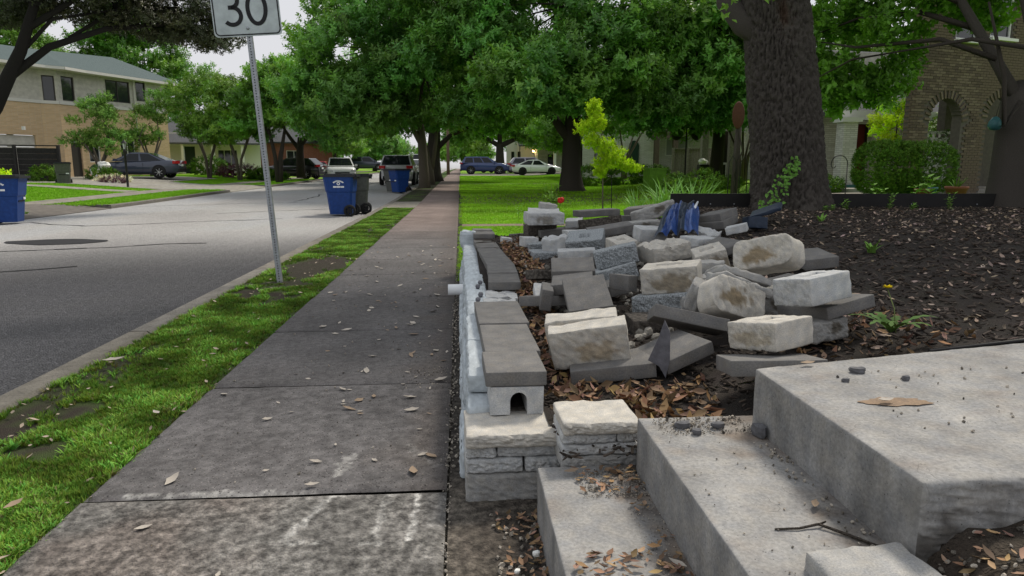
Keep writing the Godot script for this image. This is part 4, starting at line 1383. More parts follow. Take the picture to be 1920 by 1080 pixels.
	window_in(rb, Vector2(-22.5, -68.0), Vector2(-12.6, -71.0), [2.0, 3.4, 1.3, 2.7], M.frame_white, M.pane, 1)
	r = S()
	roof_plane(r, [Vector3(-23.2, 3.5, -67.4), Vector3(-22, 5.8, -72), Vector3(-12, 5.8, -75), Vector3(-12, 3.5, -70.6)])
	put("roof", done(r), M.roof_grey, rb)
	# pale house far down the lawn, porch lamp lit
	var f := thing("pale_house", "pale two storey house with a lit porch lamp behind the parked cars", "house")
	a = Vector2(5.7, -87.0)
	b = Vector2(9.0, -86.0)
	put("wall", wall_mesh(a, b, 0.3, 6.6, 0.25, [[0.6, 1.0, 1.4, 3.0], [1.4, 1.8, 1.4, 3.0], [1.0, 2.0, 4.4, 5.8]]), M.frame_white, f)
	for o in [[0.6, 1.0, 1.4, 3.0], [1.4, 1.8, 1.4, 3.0], [1.0, 2.0, 4.4, 5.8]]: window_in(f, a, b, o, M.frame_dark, M.pane, 0)
	put("porch_wall", wall_mesh(Vector2(7.4, -88.5), Vector2(16.5, -86.5), 0.3, 6.4, 0.25, [[3.6, 4.6, 0.4, 2.7], [6.0, 7.4, 4.2, 5.6]]), M.cream_wall, f)
	window_in(f, Vector2(7.4, -88.5), Vector2(16.5, -86.5), [3.6, 4.6, 0.4, 2.7], M.frame_dark, M.pane, 0)
	window_in(f, Vector2(7.4, -88.5), Vector2(16.5, -86.5), [6.0, 7.4, 4.2, 5.6], M.frame_white, M.pane, 1)
	for k in 4: put("column", boxm(Vector3(9.2 + k * 2.2, 1.9, -85.0 + k * 0.4), Vector3(0.32, 3.1, 0.32)), M.frame_white, f)
	put("downpipe", tubem([Vector3(7.3, 6.0, -86.2), Vector3(7.3, 0.4, -86.2)], [0.06, 0.06], 6), M.frame_dark, f)
	r = S()
	roof_plane(r, [Vector3(7.0, 3.7, -84.2), Vector3(7.2, 4.5, -88.2), Vector3(16.6, 4.5, -86.6), Vector3(16.5, 3.7, -83.2)])
	roof_plane(r, [Vector3(5.2, 6.5, -86.4), Vector3(6.0, 9.0, -92.0), Vector3(17.0, 9.0, -92.0), Vector3(17.0, 6.4, -86.0)])
	put("roof", done(r), M.roof_grey, f)
	var lamp := put("porch_lamp", boxm(Vector3(8.85, 3.05, -85.0), Vector3(0.2, 0.26, 0.2)), M.glow, f)
	var om := OmniLight3D.new()
	om.name = "porch_light"
	om.position = Vector3(8.85, 3.05, -84.8)
	om.light_color = Color(1.0, 0.82, 0.55)
	om.light_energy = 1.5
	om.omni_range = 12.0
	om.omni_attenuation = 2.0
	om.light_size = 0.1
	om.shadow_enabled = true
	lamp.add_child(om)
	# white brick house with arched dark door and brown awning
	var g2 := thing("white_brick_house", "white painted brick house with a narrow arched window and a brown awning", "house")
	a = Vector2(8.2, -47.0)
	b = Vector2(12.6, -45.4)
	put("wall", wall_mesh(a, b, 0.2, 4.6, 0.25, [[3.1, 3.75, 0.6, 2.5], [0.8, 1.9, 1.3, 2.7]]), M.white_brick, g2)
	window_in(g2, a, b, [0.8, 1.9, 1.3, 2.7], M.frame_dark, M.pane, 1)
	var dr := S()
	var db := Basis(Vector3(0.94, 0, 0.342), Vector3.UP, Vector3(-0.342, 0, 0.94))
	var pl := PackedVector2Array()
	for k in 13:
		var an := PI * k / 12.0
		pl.append(Vector2(cos(an) * 0.32, -(2.5 + sin(an) * 0.32)))
	pl.append(Vector2(-0.32, -0.6))
	pl.append(Vector2(0.32, -0.6))
	prism(dr, pl, 0.0, 0.06)
	var dn := put("arched_window", done(dr), M.door_green, g2)
	dn.transform = Transform3D(db * Basis(Vector3.RIGHT, PI / 2), Vector3(11.42, 0, -45.8))
	put("wall", wall_mesh(Vector2(12.6, -45.4), Vector2(14.2, -49.5), 0.2, 4.6, 0.25), M.white_brick, g2)
	put("wall", wall_mesh(Vector2(13.0, -50.0), Vector2(22.0, -48.0), 0.2, 4.8, 0.25, [[1.7, 3.3, 1.9, 3.3]]), M.white_brick, g2)
	window_in(g2, Vector2(13.0, -50.0), Vector2(22.0, -48.0), [1.7, 3.3, 1.9, 3.3], M.frame_white, M.curtain, 0, 0.06)
	r = S()
	roof_plane(r, [Vector3(7.8, 4.3, -46.6), Vector3(9.0, 7.2, -52), Vector3(22, 7.2, -50), Vector3(22.4, 4.6, -47.4), Vector3(12.9, 4.3, -44.8)])
	put("roof", done(r), M.roof_grey, g2)
	var aw := S()
	for k in 8:
		var p := func(i: int, x: float) -> Vector3:
			var an := PI * 0.5 * i / 8.0
			return Vector3(12.35 + x, 2.9 + sin(an) * 0.95, -43.9 - (1.0 - cos(an)) * 1.0)
		quad(aw, p.call(k + 1, 0.0), p.call(k + 1, 1.3), p.call(k, 1.3), p.call(k, 0.0))
		for e in [0.0, 1.3]: aw.add_vertex(p.call(k, e)); aw.add_vertex(p.call(k + 1, e)); aw.add_vertex(Vector3(12.35 + e, 2.9, -45.2))
	put("awning", done(aw), M.awning, g2)
	for x in [12.4, 13.6]: put("awning_post", boxm(Vector3(x, 1.6, -43.95), Vector3(0.3, 2.6, 0.3)), M.awning, g2)
	for x in [13.35, 14.9, 16.4]: put("column", boxm(Vector3(x, 1.9, -37.6 - x * 0.02), Vector3(0.34, 3.4, 0.34)), M.fence_grey, g2)
	put("wall", wall_mesh(Vector2(14.6, -38.6), Vector2(22.0, -40.0), 0.2, 3.6, 0.25, [[1.0, 1.5, 1.4, 3.0]]), M.white_brick, g2)
	put("shutter", boxm(Vector3(14.75, 2.2, -38.3), Vector3(0.3, 1.7, 0.06)), M.frame_dark, g2)
	put("porch_beam", boxm(Vector3(15.2, 3.7, -37.9), Vector3(4.6, 0.3, 0.4)), M.awning, g2)
	# low whitewashed house behind the big trunk
	var c := thing("whitewashed_house", "whitewashed brick house with a square white column and dark red door", "house")
	a = Vector2(12.2, -25.8)
	b = Vector2(20.4, -27.6)
	put("wall", wall_mesh(a, b, 0.2, 3.0, 0.25, [[2.35, 4.0, 0.4, 2.75]]), M.worn_brick, c)
	put("door", boxm(Vector3(15.55, 1.6, -27.0), Vector3(0.95, 2.4, 0.08), Basis(Vector3.UP, 0.2)), M.door_red, c)
	put("door_frame", boxm(Vector3(14.9, 1.6, -27.25), Vector3(3.2, 2.8, 0.08), Basis(Vector3.UP, 0.2)), M.awning, c)
	var col := put("column", boxm(Vector3(14.12, 1.5, -25.0), Vector3(0.52, 2.4, 0.52)), M.white_brick, c)
	put("capital", boxm(Vector3(14.12, 2.78, -25.0), Vector3(0.74, 0.16, 0.74)), M.frame_white, col)
	put("plinth", boxm(Vector3(14.12, 0.34, -25.0), Vector3(0.8, 0.24, 0.8)), M.teal, col)
	put("fascia", boxm(Vector3(16.6, 3.0, -25.75), Vector3(5.6, 0.34, 0.1), Basis(Vector3.UP, 0.14)), M.frame_white, c)
	r = S()
	roof_plane(r, [Vector3(11.4, 3.1, -25.0), Vector3(13.8, 6.4, -31.5), Vector3(22.0, 6.4, -33.0), Vector3(22.4, 3.1, -27.3)])
	put("roof", done(r), M.roof_grey, c)
	put("gable_wall", wall_mesh(Vector2(16.2, -30.0), Vector2(19.6, -30.6), 3.0, 6.0, 0.2), M.siding, c)
	tower_house()

func tower_house():
	var t := thing("arched_brick_house", "dark brown brick house with round entrance arches beside the right hand trunk", "house")
	var a := Vector2(13.07, -19.6)
	var b := Vector2(20.2, -21.85)
	var d := (b - a).normalized()
	var L := a.distance_to(b)
	var bas := Basis(Vector3(d.x, 0, d.y), Vector3.UP, Vector3(-d.y, 0, d.x))
	var org := Vector3(a.x, 0, a.y)
	# arches: centre u, half width, springing height
	var arches := [[1.33, 0.68, 2.4], [3.75, 0.66, 2.55], [6.2, 0.66, 2.55]]
	var wins := [[1.4, 2.3, 4.75, 6.4], [2.85, 3.8, 4.9, 6.5], [5.2, 6.2, 4.9, 6.5]]
	var s := S()
	var n := 150
	for i in n:
		var u := (i + 0.5) * L / n
		var lo := 0.1
		for ar in arches:
			var q: float = absf(u - ar[0]) / ar[1]
			if q < 1.0: lo = ar[2] + sqrt(1.0 - q * q) * ar[1]
		var parts := [[lo, 8.2]]
		for w in wins:
			if u > w[0] and u < w[1]: parts = [[lo, w[2]], [w[3], 8.2]]
		for p in parts:
			bx(s, org + bas * Vector3(u, (p[0] + p[1]) * 0.5, -0.2), Vector3(L / n, p[1] - p[0], 0.3), bas)
	put("mortar", done(s), M.mortar, t)
	# courses of brick, laid proud of the mortar
	var bm := [boxm(Vector3.ZERO, Vector3(0.235, 0.066, 0.03)), boxm(Vector3.ZERO, Vector3(0.232, 0.064, 0.036)), boxm(Vector3.ZERO, Vector3(0.238, 0.065, 0.026))]
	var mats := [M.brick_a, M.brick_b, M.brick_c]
	var cand := []
	rng.seed = 77
	var row := 0
	var y := 0.25
	while y < 6.6:
		var u := 0.12 if row % 2 else 0.0
		while u < L - 0.1:
			var ok := true
			for ar in arches:
				var q := Vector2(maxf(0.0, absf(u - ar[0]) - 0.12), maxf(0.0, y - ar[2]))
				if absf(u - ar[0]) - 0.12 < ar[1] + (0.22 if y > ar[2] else 0.0) and (y < ar[2] or q.length() < ar[1] + 0.22): ok = false
			for w in wins:
				if u > w[0] - 0.13 and u < w[1] + 0.13 and y > w[2] - 0.12 and y < w[3] + 0.05: ok = false
			if ok: cand.append(Vector2(u, y))
			u += 0.247
		y += 0.077
		row += 1
	var rest := S()
	var built := 0
	for p in cand:
		var inview: bool = p.x < 2.6 and p.y > 1.6 and p.y < 5.6
		if inview and built < 280:
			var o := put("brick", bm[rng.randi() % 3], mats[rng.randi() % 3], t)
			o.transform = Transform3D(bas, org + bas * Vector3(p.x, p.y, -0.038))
			built += 1
		else:
			bx(rest, org + bas * Vector3(p.x, p.y, -0.038), Vector3(0.235, 0.066, 0.03), bas)
	for k in 80:
		bx(rest, org + bas * Vector3(-0.012, 0.25 + k * 0.077, -0.1 if k % 2 else -0.24), Vector3(0.03, 0.066, 0.2), bas)
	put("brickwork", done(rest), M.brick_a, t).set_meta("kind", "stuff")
	for ar in arches:
		for k in 17:
			var an := PI * (k + 0.5) / 17.0
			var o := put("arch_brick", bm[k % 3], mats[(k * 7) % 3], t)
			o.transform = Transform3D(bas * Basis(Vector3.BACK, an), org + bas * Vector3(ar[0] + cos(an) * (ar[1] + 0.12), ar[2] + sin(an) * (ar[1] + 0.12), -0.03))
	for w in wins:
		window_in(t, a, b, w, M.frame_white, M.pane, 0, 0.12)
		put("window_sill", boxm(org + bas * Vector3((w[0] + w[1]) * 0.5, w[2] - 0.05, 0.03), Vector3(w[1] - w[0] + 0.2, 0.08, 0.16), bas), M.frame_white, t)
	# porch behind the arches: floor, back wall, ceiling
	put("porch_floor", boxm(org + bas * Vector3(L * 0.5, 0.3, -1.8), Vector3(L - 0.2, 0.2, 2.6), bas), M.concrete, t)
	put("porch_ceiling", boxm(org + bas * Vector3(L * 0.5 + 1.0, 3.6, -1.8), Vector3(L - 2.0, 0.15, 2.4), bas), M.awning, t)
	put("porch_back_wall", boxm(org + bas * Vector3(10.8, 2.0, -3.2), Vector3(11.0, 3.6, 0.3), bas), M.mortar, t)
	var r := S()
	roof_plane(r, [org + bas * Vector3(-0.5, 8.1, 0.5), org + bas * Vector3(-0.5, 11.0, -4.0), org + bas * Vector3(L + 1, 11.0, -4.0), org + bas * Vector3(L + 1, 8.1, 0.5)])
	put("roof", done(r), M.roof_grey, t)

# ---------- trees ----------
func trees():
	tree("oak_tree", "broad dark green oak on the lawn with a forked trunk behind the lime sapling", "tree", Vector3(4.7, 0.08, -29.7),
		[[Vector3(0, -0.2, 0), Vector3(0.02, 0.25, 0), Vector3(0, 0.9, 0), Vector3(0.02, 2.0, 0), Vector3(0.05, 3.0, 0), Vector3(0.2, 4.6, 0)], [Vector3(0, 2.1, 0), Vector3(-0.5, 2.65, 0.1), Vector3(-1.1, 3.6, 0.2)], [Vector3(0.05, 2.7, 0), Vector3(1.4, 3.5, 0.2), Vector3(3.2, 3.9, 0.3)]],
		[[0.8, 0.52, 0.42, 0.38, 0.33, 0.24], [0.24, 0.2, 0.13], [0.2, 0.14, 0.09]],
		[[0, 7.6, 0, 5.6, 3.8, 4.6, 120], [-3.7, 5.0, 0.6, 2.9, 1.9, 2.6, 44], [4.4, 4.8, 0.5, 3.3, 1.9, 2.8, 50], [0.4, 5.0, 2.6, 3.4, 1.5, 2.2, 40], [6.3, 4.2, 0.4, 2.1, 1.5, 2.0, 26], [-1.5, 4.1, 3.4, 2.2, 1.0, 1.5, 22], [5.6, 6.4, 1.5, 2.6, 1.9, 2.2, 44], [3.0, 3.5, 1.6, 2.0, 0.7, 1.4, 16], [-4.6, 8.6, -0.5, 3.0, 2.2, 2.4, 50]], {"per": 62, "cr": 0.95, "size": 0.5, "leaf": M.leaf_blue, "sides": 16})
	tree("oak_tree", "dark oak at the pavement edge nearest the blue bins with a slim grey trunk", "tree", Vector3(-1.72, 0.08, -34.0),
		[[Vector3(0, -0.2, 0), Vector3(-0.02, 0.8, 0), Vector3(-0.08, 2.2, 0), Vector3(-0.2, 3.6, 0)], [Vector3(-0.08, 2.0, 0), Vector3(-0.7, 3.2, 0.3), Vector3(-1.5, 4.2, 0.5)]], [[0.32, 0.24, 0.22, 0.15], [0.14, 0.11, 0.07]],
		[[-2.2, 6.4, 0, 3.4, 3.2, 3.8, 92], [-4.4, 4.0, 0.6, 1.9, 1.5, 2.2, 32], [0.2, 5.0, 1.4, 2.9, 2.2, 2.4, 46], [-2.4, 3.9, 2.0, 2.4, 1.2, 1.8, 26]], {"per": 60, "cr": 0.9, "size": 0.48, "leaf": M.leaf_blue, "bark": M.bark_pale})
	tree("oak_tree", "twin stemmed pale young tree between the pavement and the kerb", "tree", Vector3(-1.62, 0.14, -39.0),
		[[Vector3(0, -0.2, 0), Vector3(-0.05, 0.9, 0), Vector3(-0.35, 2.4, 0), Vector3(-0.5, 3.4, 0)], [Vector3(0.02, 0.7, 0), Vector3(0.3, 2.3, 0), Vector3(0.4, 3.3, 0)]], [[0.28, 0.2, 0.12, 0.09], [0.14, 0.11, 0.08]],
		[[-0.4, 4.6, 0, 2.4, 1.6, 2.2, 30], [0.4, 6.5, 0, 3.0, 2.2, 2.6, 40]], {"per": 50, "cr": 0.85, "size": 0.46, "bark": M.bark_pale})
	tree("oak_tree", "thick black trunked oak farther along the pavement with a branch over the path", "tree", Vector3(-1.75, 0.26, -46.0),
		[[Vector3(0, -0.2, 0), Vector3(0, 0.4, 0), Vector3(0, 1.4, 0), Vector3(0.1, 2.8, 0), Vector3(0.2, 4.2, 0)], [Vector3(0.1, 1.9, 0), Vector3(1.2, 2.9, 0.1), Vector3(3.2, 3.7, 0.2)]], [[0.78, 0.55, 0.46, 0.4, 0.3], [0.2, 0.14, 0.08]],
		[[0, 7.0, 0, 5.0, 3.2, 4.4, 80], [3.6, 4.6, 0.4, 3.0, 1.4, 2.4, 34], [-3.4, 4.4, 0, 2.8, 1.6, 2.4, 30]], {"per": 50, "cr": 1.0, "size": 0.55, "leaf": M.leaf})
	tree("oak_tree", "oak trunk between the navy off roader and the parked coupe", "tree", Vector3(4.5, 0.5, -80.0),
		[[Vector3(0, -0.2, 0), Vector3(0, 1.5, 0), Vector3(0, 3.2, 0)]], [[0.7, 0.5, 0.42]], [[0, 6.6, 0, 6, 3.2, 4, 60], [-4, 4.6, 0, 3, 1.3, 2, 20], [4.6, 4.4, 0, 3.2, 1.3, 2, 20]], {"per": 36, "cr": 1.3, "size": 0.8, "leaf": M.leaf})
	tree("conifer_tree", "small pale green cone shaped tree beyond the navy off roader", "tree", Vector3(2.9, 0.55, -92.0),
		[[Vector3(0, -0.2, 0), Vector3(0, 2.5, 0)]], [[0.14, 0.05]], [[0, 1.6, 0, 1.6, 1.2, 1.5, 12], [0, 3.0, 0, 1.0, 1.1, 1.0, 9], [0, 4.1, 0, 0.4, 0.7, 0.4, 4]], {"per": 40, "cr": 0.6, "size": 0.5, "leaf": M.leaf_warm, "limbs": false})
	# left side
	var n3 := func(h: float, sp: float) -> Array:
		var r := []
		for k in 4:
			var an := k * 1.7 + 0.4
			r.append([Vector3(cos(an) * 0.08, -0.2, sin(an) * 0.08), Vector3(cos(an) * 0.2, h * 0.45, sin(an) * 0.2), Vector3(cos(an) * sp, h, sin(an) * sp)])
		return r
	var r3 := [[0.09, 0.075, 0.05], [0.08, 0.065, 0.04], [0.085, 0.07, 0.045], [0.07, 0.06, 0.04]]
	tree("myrtle_tree", "multi stemmed street tree with light green crown behind the slate sedan's boot", "tree", Vector3(-16.1, 0.55, -46.5), n3.call(2.3, 0.7), r3,
		[[-0.3, 4.3, 0, 2.0, 1.9, 1.9, 40], [0.6, 3.0, 0.4, 1.5, 1.0, 1.3, 22], [0.2, 5.8, 0, 1.3, 1.0, 1.2, 18]], {"per": 48, "cr": 0.6, "size": 0.36, "leaf": M.leaf_warm, "mesh": M.sprig_fine, "bark": M.bark_pale})
	tree("myrtle_tree", "multi stemmed street tree on the far lawn just left of the sign post", "tree", Vector3(-13.9, 0.5, -45.5), n3.call(2.4, 0.8), r3,
		[[0, 4.2, 0, 2.2, 1.9, 2.0, 44], [-0.9, 3.0, 0.3, 1.4, 0.9, 1.2, 18], [0.6, 5.4, 0, 1.5, 1.1, 1.3, 20]], {"per": 48, "cr": 0.6, "size": 0.36, "leaf": M.leaf_warm, "mesh": M.sprig_fine, "bark": M.bark_pale})
	tree("street_tree", "dark stemmed tree right of the sign post in front of the black hatchback", "tree", Vector3(-10.95, 0.38, -43.4), n3.call(2.9, 0.6), [[0.17, 0.14, 0.08], [0.15, 0.12, 0.07], [0.13, 0.1, 0.06], [0.1, 0.08, 0.05]],
		[[0, 4.6, 0, 2.4, 1.9, 2.2, 50], [-1.0, 3.4, 0.4, 1.5, 0.9, 1.3, 20], [0.5, 6.0, 0, 1.7, 1.2, 1.5, 24]], {"per": 46, "cr": 0.7, "size": 0.4, "leaf": M.leaf})
	tree("street_tree", "single trunked tree with spreading limbs in front of the black hatchback's tail", "tree", Vector3(-11.2, 0.55, -50.5), [[Vector3(0, -0.2, 0), Vector3(0, 1.6, 0), Vector3(0.1, 2.6, 0)], [Vector3(0, 1.7, 0), Vector3(-0.7, 2.7, 0), Vector3(-1.3, 3.7, 0)], [Vector3(0, 1.9, 0), Vector3(0.8, 3.0, 0), Vector3(1.5, 4.0, 0)]], [[0.32, 0.25, 0.2], [0.15, 0.12, 0.07], [0.15, 0.12, 0.07]],
		[[0, 5.2, 0, 3.0, 2.0, 2.6, 56], [1.8, 3.9, 0.4, 1.8, 1.0, 1.5, 22]], {"per": 44, "cr": 0.8, "size": 0.45, "leaf": M.leaf_warm})
	tree("maple_tree", "round bluish green tree beyond the white car at the far kerb", "tree", Vector3(-12.2, 0.7, -70.0), [[Vector3(0, -0.2, 0), Vector3(0, 1.5, 0), Vector3(0, 2.4, 0)]], [[0.2, 0.16, 0.12]],
		[[0, 3.4, 0, 2.6, 1.7, 2.4, 44], [0, 4.6, 0, 1.6, 1.2, 1.6, 20]], {"per": 40, "cr": 0.8, "size": 0.5, "leaf": M.leaf_blue})
	# live oak reaching in from the top left
	tree("live_oak", "black limbed live oak leaning in over the street at top left", "tree", Vector3(-12.4, 0, -17.6),
		[[Vector3(0, -0.3, 0), Vector3(0.35, 1.2, -0.2), Vector3(1.05, 2.55, -0.75), Vector3(1.7, 3.9, -0.95), Vector3(2.2, 5.2, -1.0)], [Vector3(1.35, 3.2, -0.85), Vector3(2.2, 4.05, -1.3), Vector3(3.3, 4.6, -1.9), Vector3(4.7, 4.95, -2.8), Vector3(5.7, 5.2, -3.4)], [Vector3(0.9, 2.3, -0.6), Vector3(0.6, 3.6, -0.2), Vector3(-0.2, 5.2, 0.3)], [Vector3(1.9, 4.4, -0.95), Vector3(3.1, 5.4, -1.5), Vector3(4.4, 5.8, -2.4)], [Vector3(1.5, 3.6, -0.9), Vector3(2.4, 4.7, -1.2), Vector3(3.6, 5.1, -2.0)], [Vector3(2.6, 4.3, -1.5), Vector3(3.4, 5.1, -2.2), Vector3(4.8, 5.4, -3.0)]],
		[[0.36, 0.24, 0.19, 0.14, 0.1], [0.11, 0.09, 0.07, 0.05, 0.025], [0.12, 0.09, 0.05], [0.09, 0.06, 0.03], [0.06, 0.045, 0.02], [0.05, 0.04, 0.02]],
		[[2.2, 5.4, -1.8, 1.2, 0.5, 1.0, 26], [3.4, 5.25, -2.3, 1.1, 0.5, 1.0, 28], [4.3, 5.0, -2.9, 0.9, 0.45, 0.8, 20], [5.1, 4.85, -3.3, 0.8, 0.35, 0.7, 16], [5.7, 4.7, -3.6, 0.55, 0.3, 0.5, 9], [4.6, 5.6, -2.8, 1.3, 0.5, 1.0, 24], [1.0, 5.0, -1.6, 0.8, 0.3, 0.8, 10], [2.8, 6.4, -1.6, 2.6, 0.7, 2.0, 40], [0.2, 6.4, 0.0, 2.2, 0.9, 1.8, 24], [1.6, 7.4, -0.6, 3.2, 1.0, 2.4, 36]], {"per": 70, "cr": 0.42, "size": 0.2, "leaf": M.leaf_olive, "mesh": M.sprig_fine, "bark": M.bark_dark})
	# crowns behind the left houses and along the street
	var far := [
		["tall dark green tree behind the right end of the brick house", -31.5, 0.4, -72.0, 17.0, 6.0, M.leaf, 110],
		["bright green tree behind the brick house roof at upper left", -43.5, 0.4, -72.0, 17.5, 7.5, M.leaf_warm, 120],
		["mid green tree behind the low white house", -21.5, 0.5, -78.0, 6.5, 4.8, M.leaf, 54],
		["olive tree in the back garden beside the red brick house", -15.5, 0.6, -86.0, 5.6, 4.2, M.leaf_warm, 48],
		["hazy blue green street tree far along the left kerb", -12.0, 0.7, -100.0, 6.0, 4.4, M.leaf_blue, 48],
		["farthest grey green tree on the left side of the street", -13.5, 0.8, -132.0, 6.6, 5.2, M.leaf_blue, 46],
		["dark tree closing the end of the street behind the parked pickup", -5.0, 0.8, -160.0, 6.5, 6.0, M.leaf, 46],
		["broad light green tree across the end of the pavement", 1.5, 0.7, -125.0, 5.8, 5.0, M.leaf_warm, 44],
		["tall tree right of the pavement beyond the pale house", 10.5, 0.6, -112.0, 9.0, 6.0, M.leaf, 54],
		["green tree overhanging the pale house porch from the right", 13.2, 0.5, -70.0, 5.2, 3.6, M.leaf_warm, 44],
		["large tree rising behind the white brick house", 20.0, 0.4, -60.0, 9.0, 6.0, M.leaf, 64],
		["leafy tree behind the whitewashed house roof", 24.0, 0.4, -42.0, 8.5, 5.2, M.leaf_warm, 60],
		["tree standing left of the big trunk in front of the white brick house", 12.4, 0.35, -33.5, 9.0, 3.4, M.leaf_warm, 60],
		["dark tree filling the gap behind the left street trees", -25.0, 0.4, -96.0, 7.5, 6.5, M.leaf, 54],
		["tree far behind the brick house chimney side at the left edge", -60.0, 0.4, -70.0, 15.0, 8.0, M.leaf, 80],
		["dense dark tree behind the arched brick house on the right", 27.0, 0.4, -33.0, 9.0, 6.0, M.leaf, 70],
		["tall garden tree far right behind the brick arches", 36.0, 0.4, -30.0, 10.0, 6.0, M.leaf, 70],
		["broad crown behind the oak of the lawn", 9.5, 0.4, -56.0, 8.0, 4.4, M.leaf, 60]]
	for q in far:
		var H: float = q[4]
		var W: float = q[5]
		tree("garden_tree", q[0], "tree", Vector3(q[1], q[2] - 0.1, q[3]), [[Vector3(0, -0.3, 0), Vector3(0.1, H * 0.25, 0), Vector3(0, H * 0.48, 0)]], [[0.36, 0.28, 0.2]],
			[[0, H * 0.66, 0, W * 0.78, H * 0.3, W * 0.7, q[7]], [-W * 0.4, H * 0.48, 0.6, W * 0.5, H * 0.2, W * 0.5, q[7] / 3], [W * 0.45, H * 0.5, 0.4, W * 0.5, H * 0.22, W * 0.5, q[7] / 3], [0, H * 0.9, 0, W * 0.45, H * 0.18, W * 0.45, q[7] / 4]], {"per": 40, "cr": 1.15, "size": 0.72, "leaf": q[6]})
	tree("myrtle_tree", "bare stemmed small tree fanning in front of the white brick house", "tree", Vector3(9.9, 0.3, -42.0), n3.call(3.0, 1.1), r3,
		[[0, 4.0, 0, 2.2, 1.3, 1.8, 30]], {"per": 40, "cr": 0.7, "size": 0.42, "leaf": M.leaf, "bark": M.bark_pale})
	tree("street_tree", "small tree with pale stems before the grey board fence", "tree", Vector3(14.0, 0.35, -34.0), n3.call(2.8, 0.9), r3,
		[[0, 4.6, 0, 1.6, 1.0, 1.4, 18]], {"per": 36, "cr": 0.7, "size": 0.4, "leaf": M.leaf, "bark": M.bark_pale})
	tree("garden_tree", "yellow green small tree beside the brick arch", "tree", Vector3(14.35, 0.4, -22.4), [[Vector3(0, -0.2, 0), Vector3(0.1, 1.0, 0), Vector3(0.0, 1.7, 0)]], [[0.07, 0.06, 0.04]], [[0, 2.0, 0, 0.62, 0.75, 0.6, 18]], {"per": 36, "cr": 0.35, "size": 0.24, "leaf": M.leaf_lime, "mesh": M.sprig_fine})
	tree("garden_tree", "yellow green bush seen through the nearer brick arch", "shrub", Vector3(17.7, 0.4, -25.4), [[Vector3(0, -0.2, 0), Vector3(0.1, 1.0, 0), Vector3(0.0, 1.7, 0)]], [[0.07, 0.06, 0.04]], [[0, 2.0, 0, 1.0, 1.0, 0.7, 18]], {"per": 36, "cr": 0.4, "size": 0.26, "leaf": M.leaf_warm, "mesh": M.sprig_fine})
	# shrubby small trees in front of the brick house
	tree("small_tree", "airy light green small tree in front of the brick house beside the grey bin", "tree", Vector3(-20.2, 0.42, -41.2), n3.call(2.2, 0.9), r3,
		[[0.0, 3.1, 0, 1.3, 1.2, 1.2, 24], [-0.9, 2.1, 0.2, 0.8, 0.5, 0.7, 10], [0.9, 2.0, 0.3, 0.8, 0.5, 0.7, 10], [0.2, 4.1, 0, 0.8, 0.7, 0.8, 10]], {"per": 38, "cr": 0.45, "size": 0.3, "leaf": M.leaf_weed, "mesh": M.sprig_fine, "bark": M.bark_pale})
	tree("small_tree", "airy light green small tree by the house corner right of the lamp post", "tree", Vector3(-20.0, 0.42, -47.4), n3.call(2.6, 0.8), r3,
		[[0.0, 3.4, 0, 1.3, 1.1, 1.2, 22], [0.6, 4.6, 0.2, 1.2, 0.9, 0.9, 16], [-0.8, 2.3, 0.3, 0.8, 0.6, 0.7, 10]], {"per": 38, "cr": 0.45, "size": 0.3, "leaf": M.leaf_weed, "mesh": M.sprig_fine, "bark": M.bark_pale})
	big_trunk()
	right_tree()

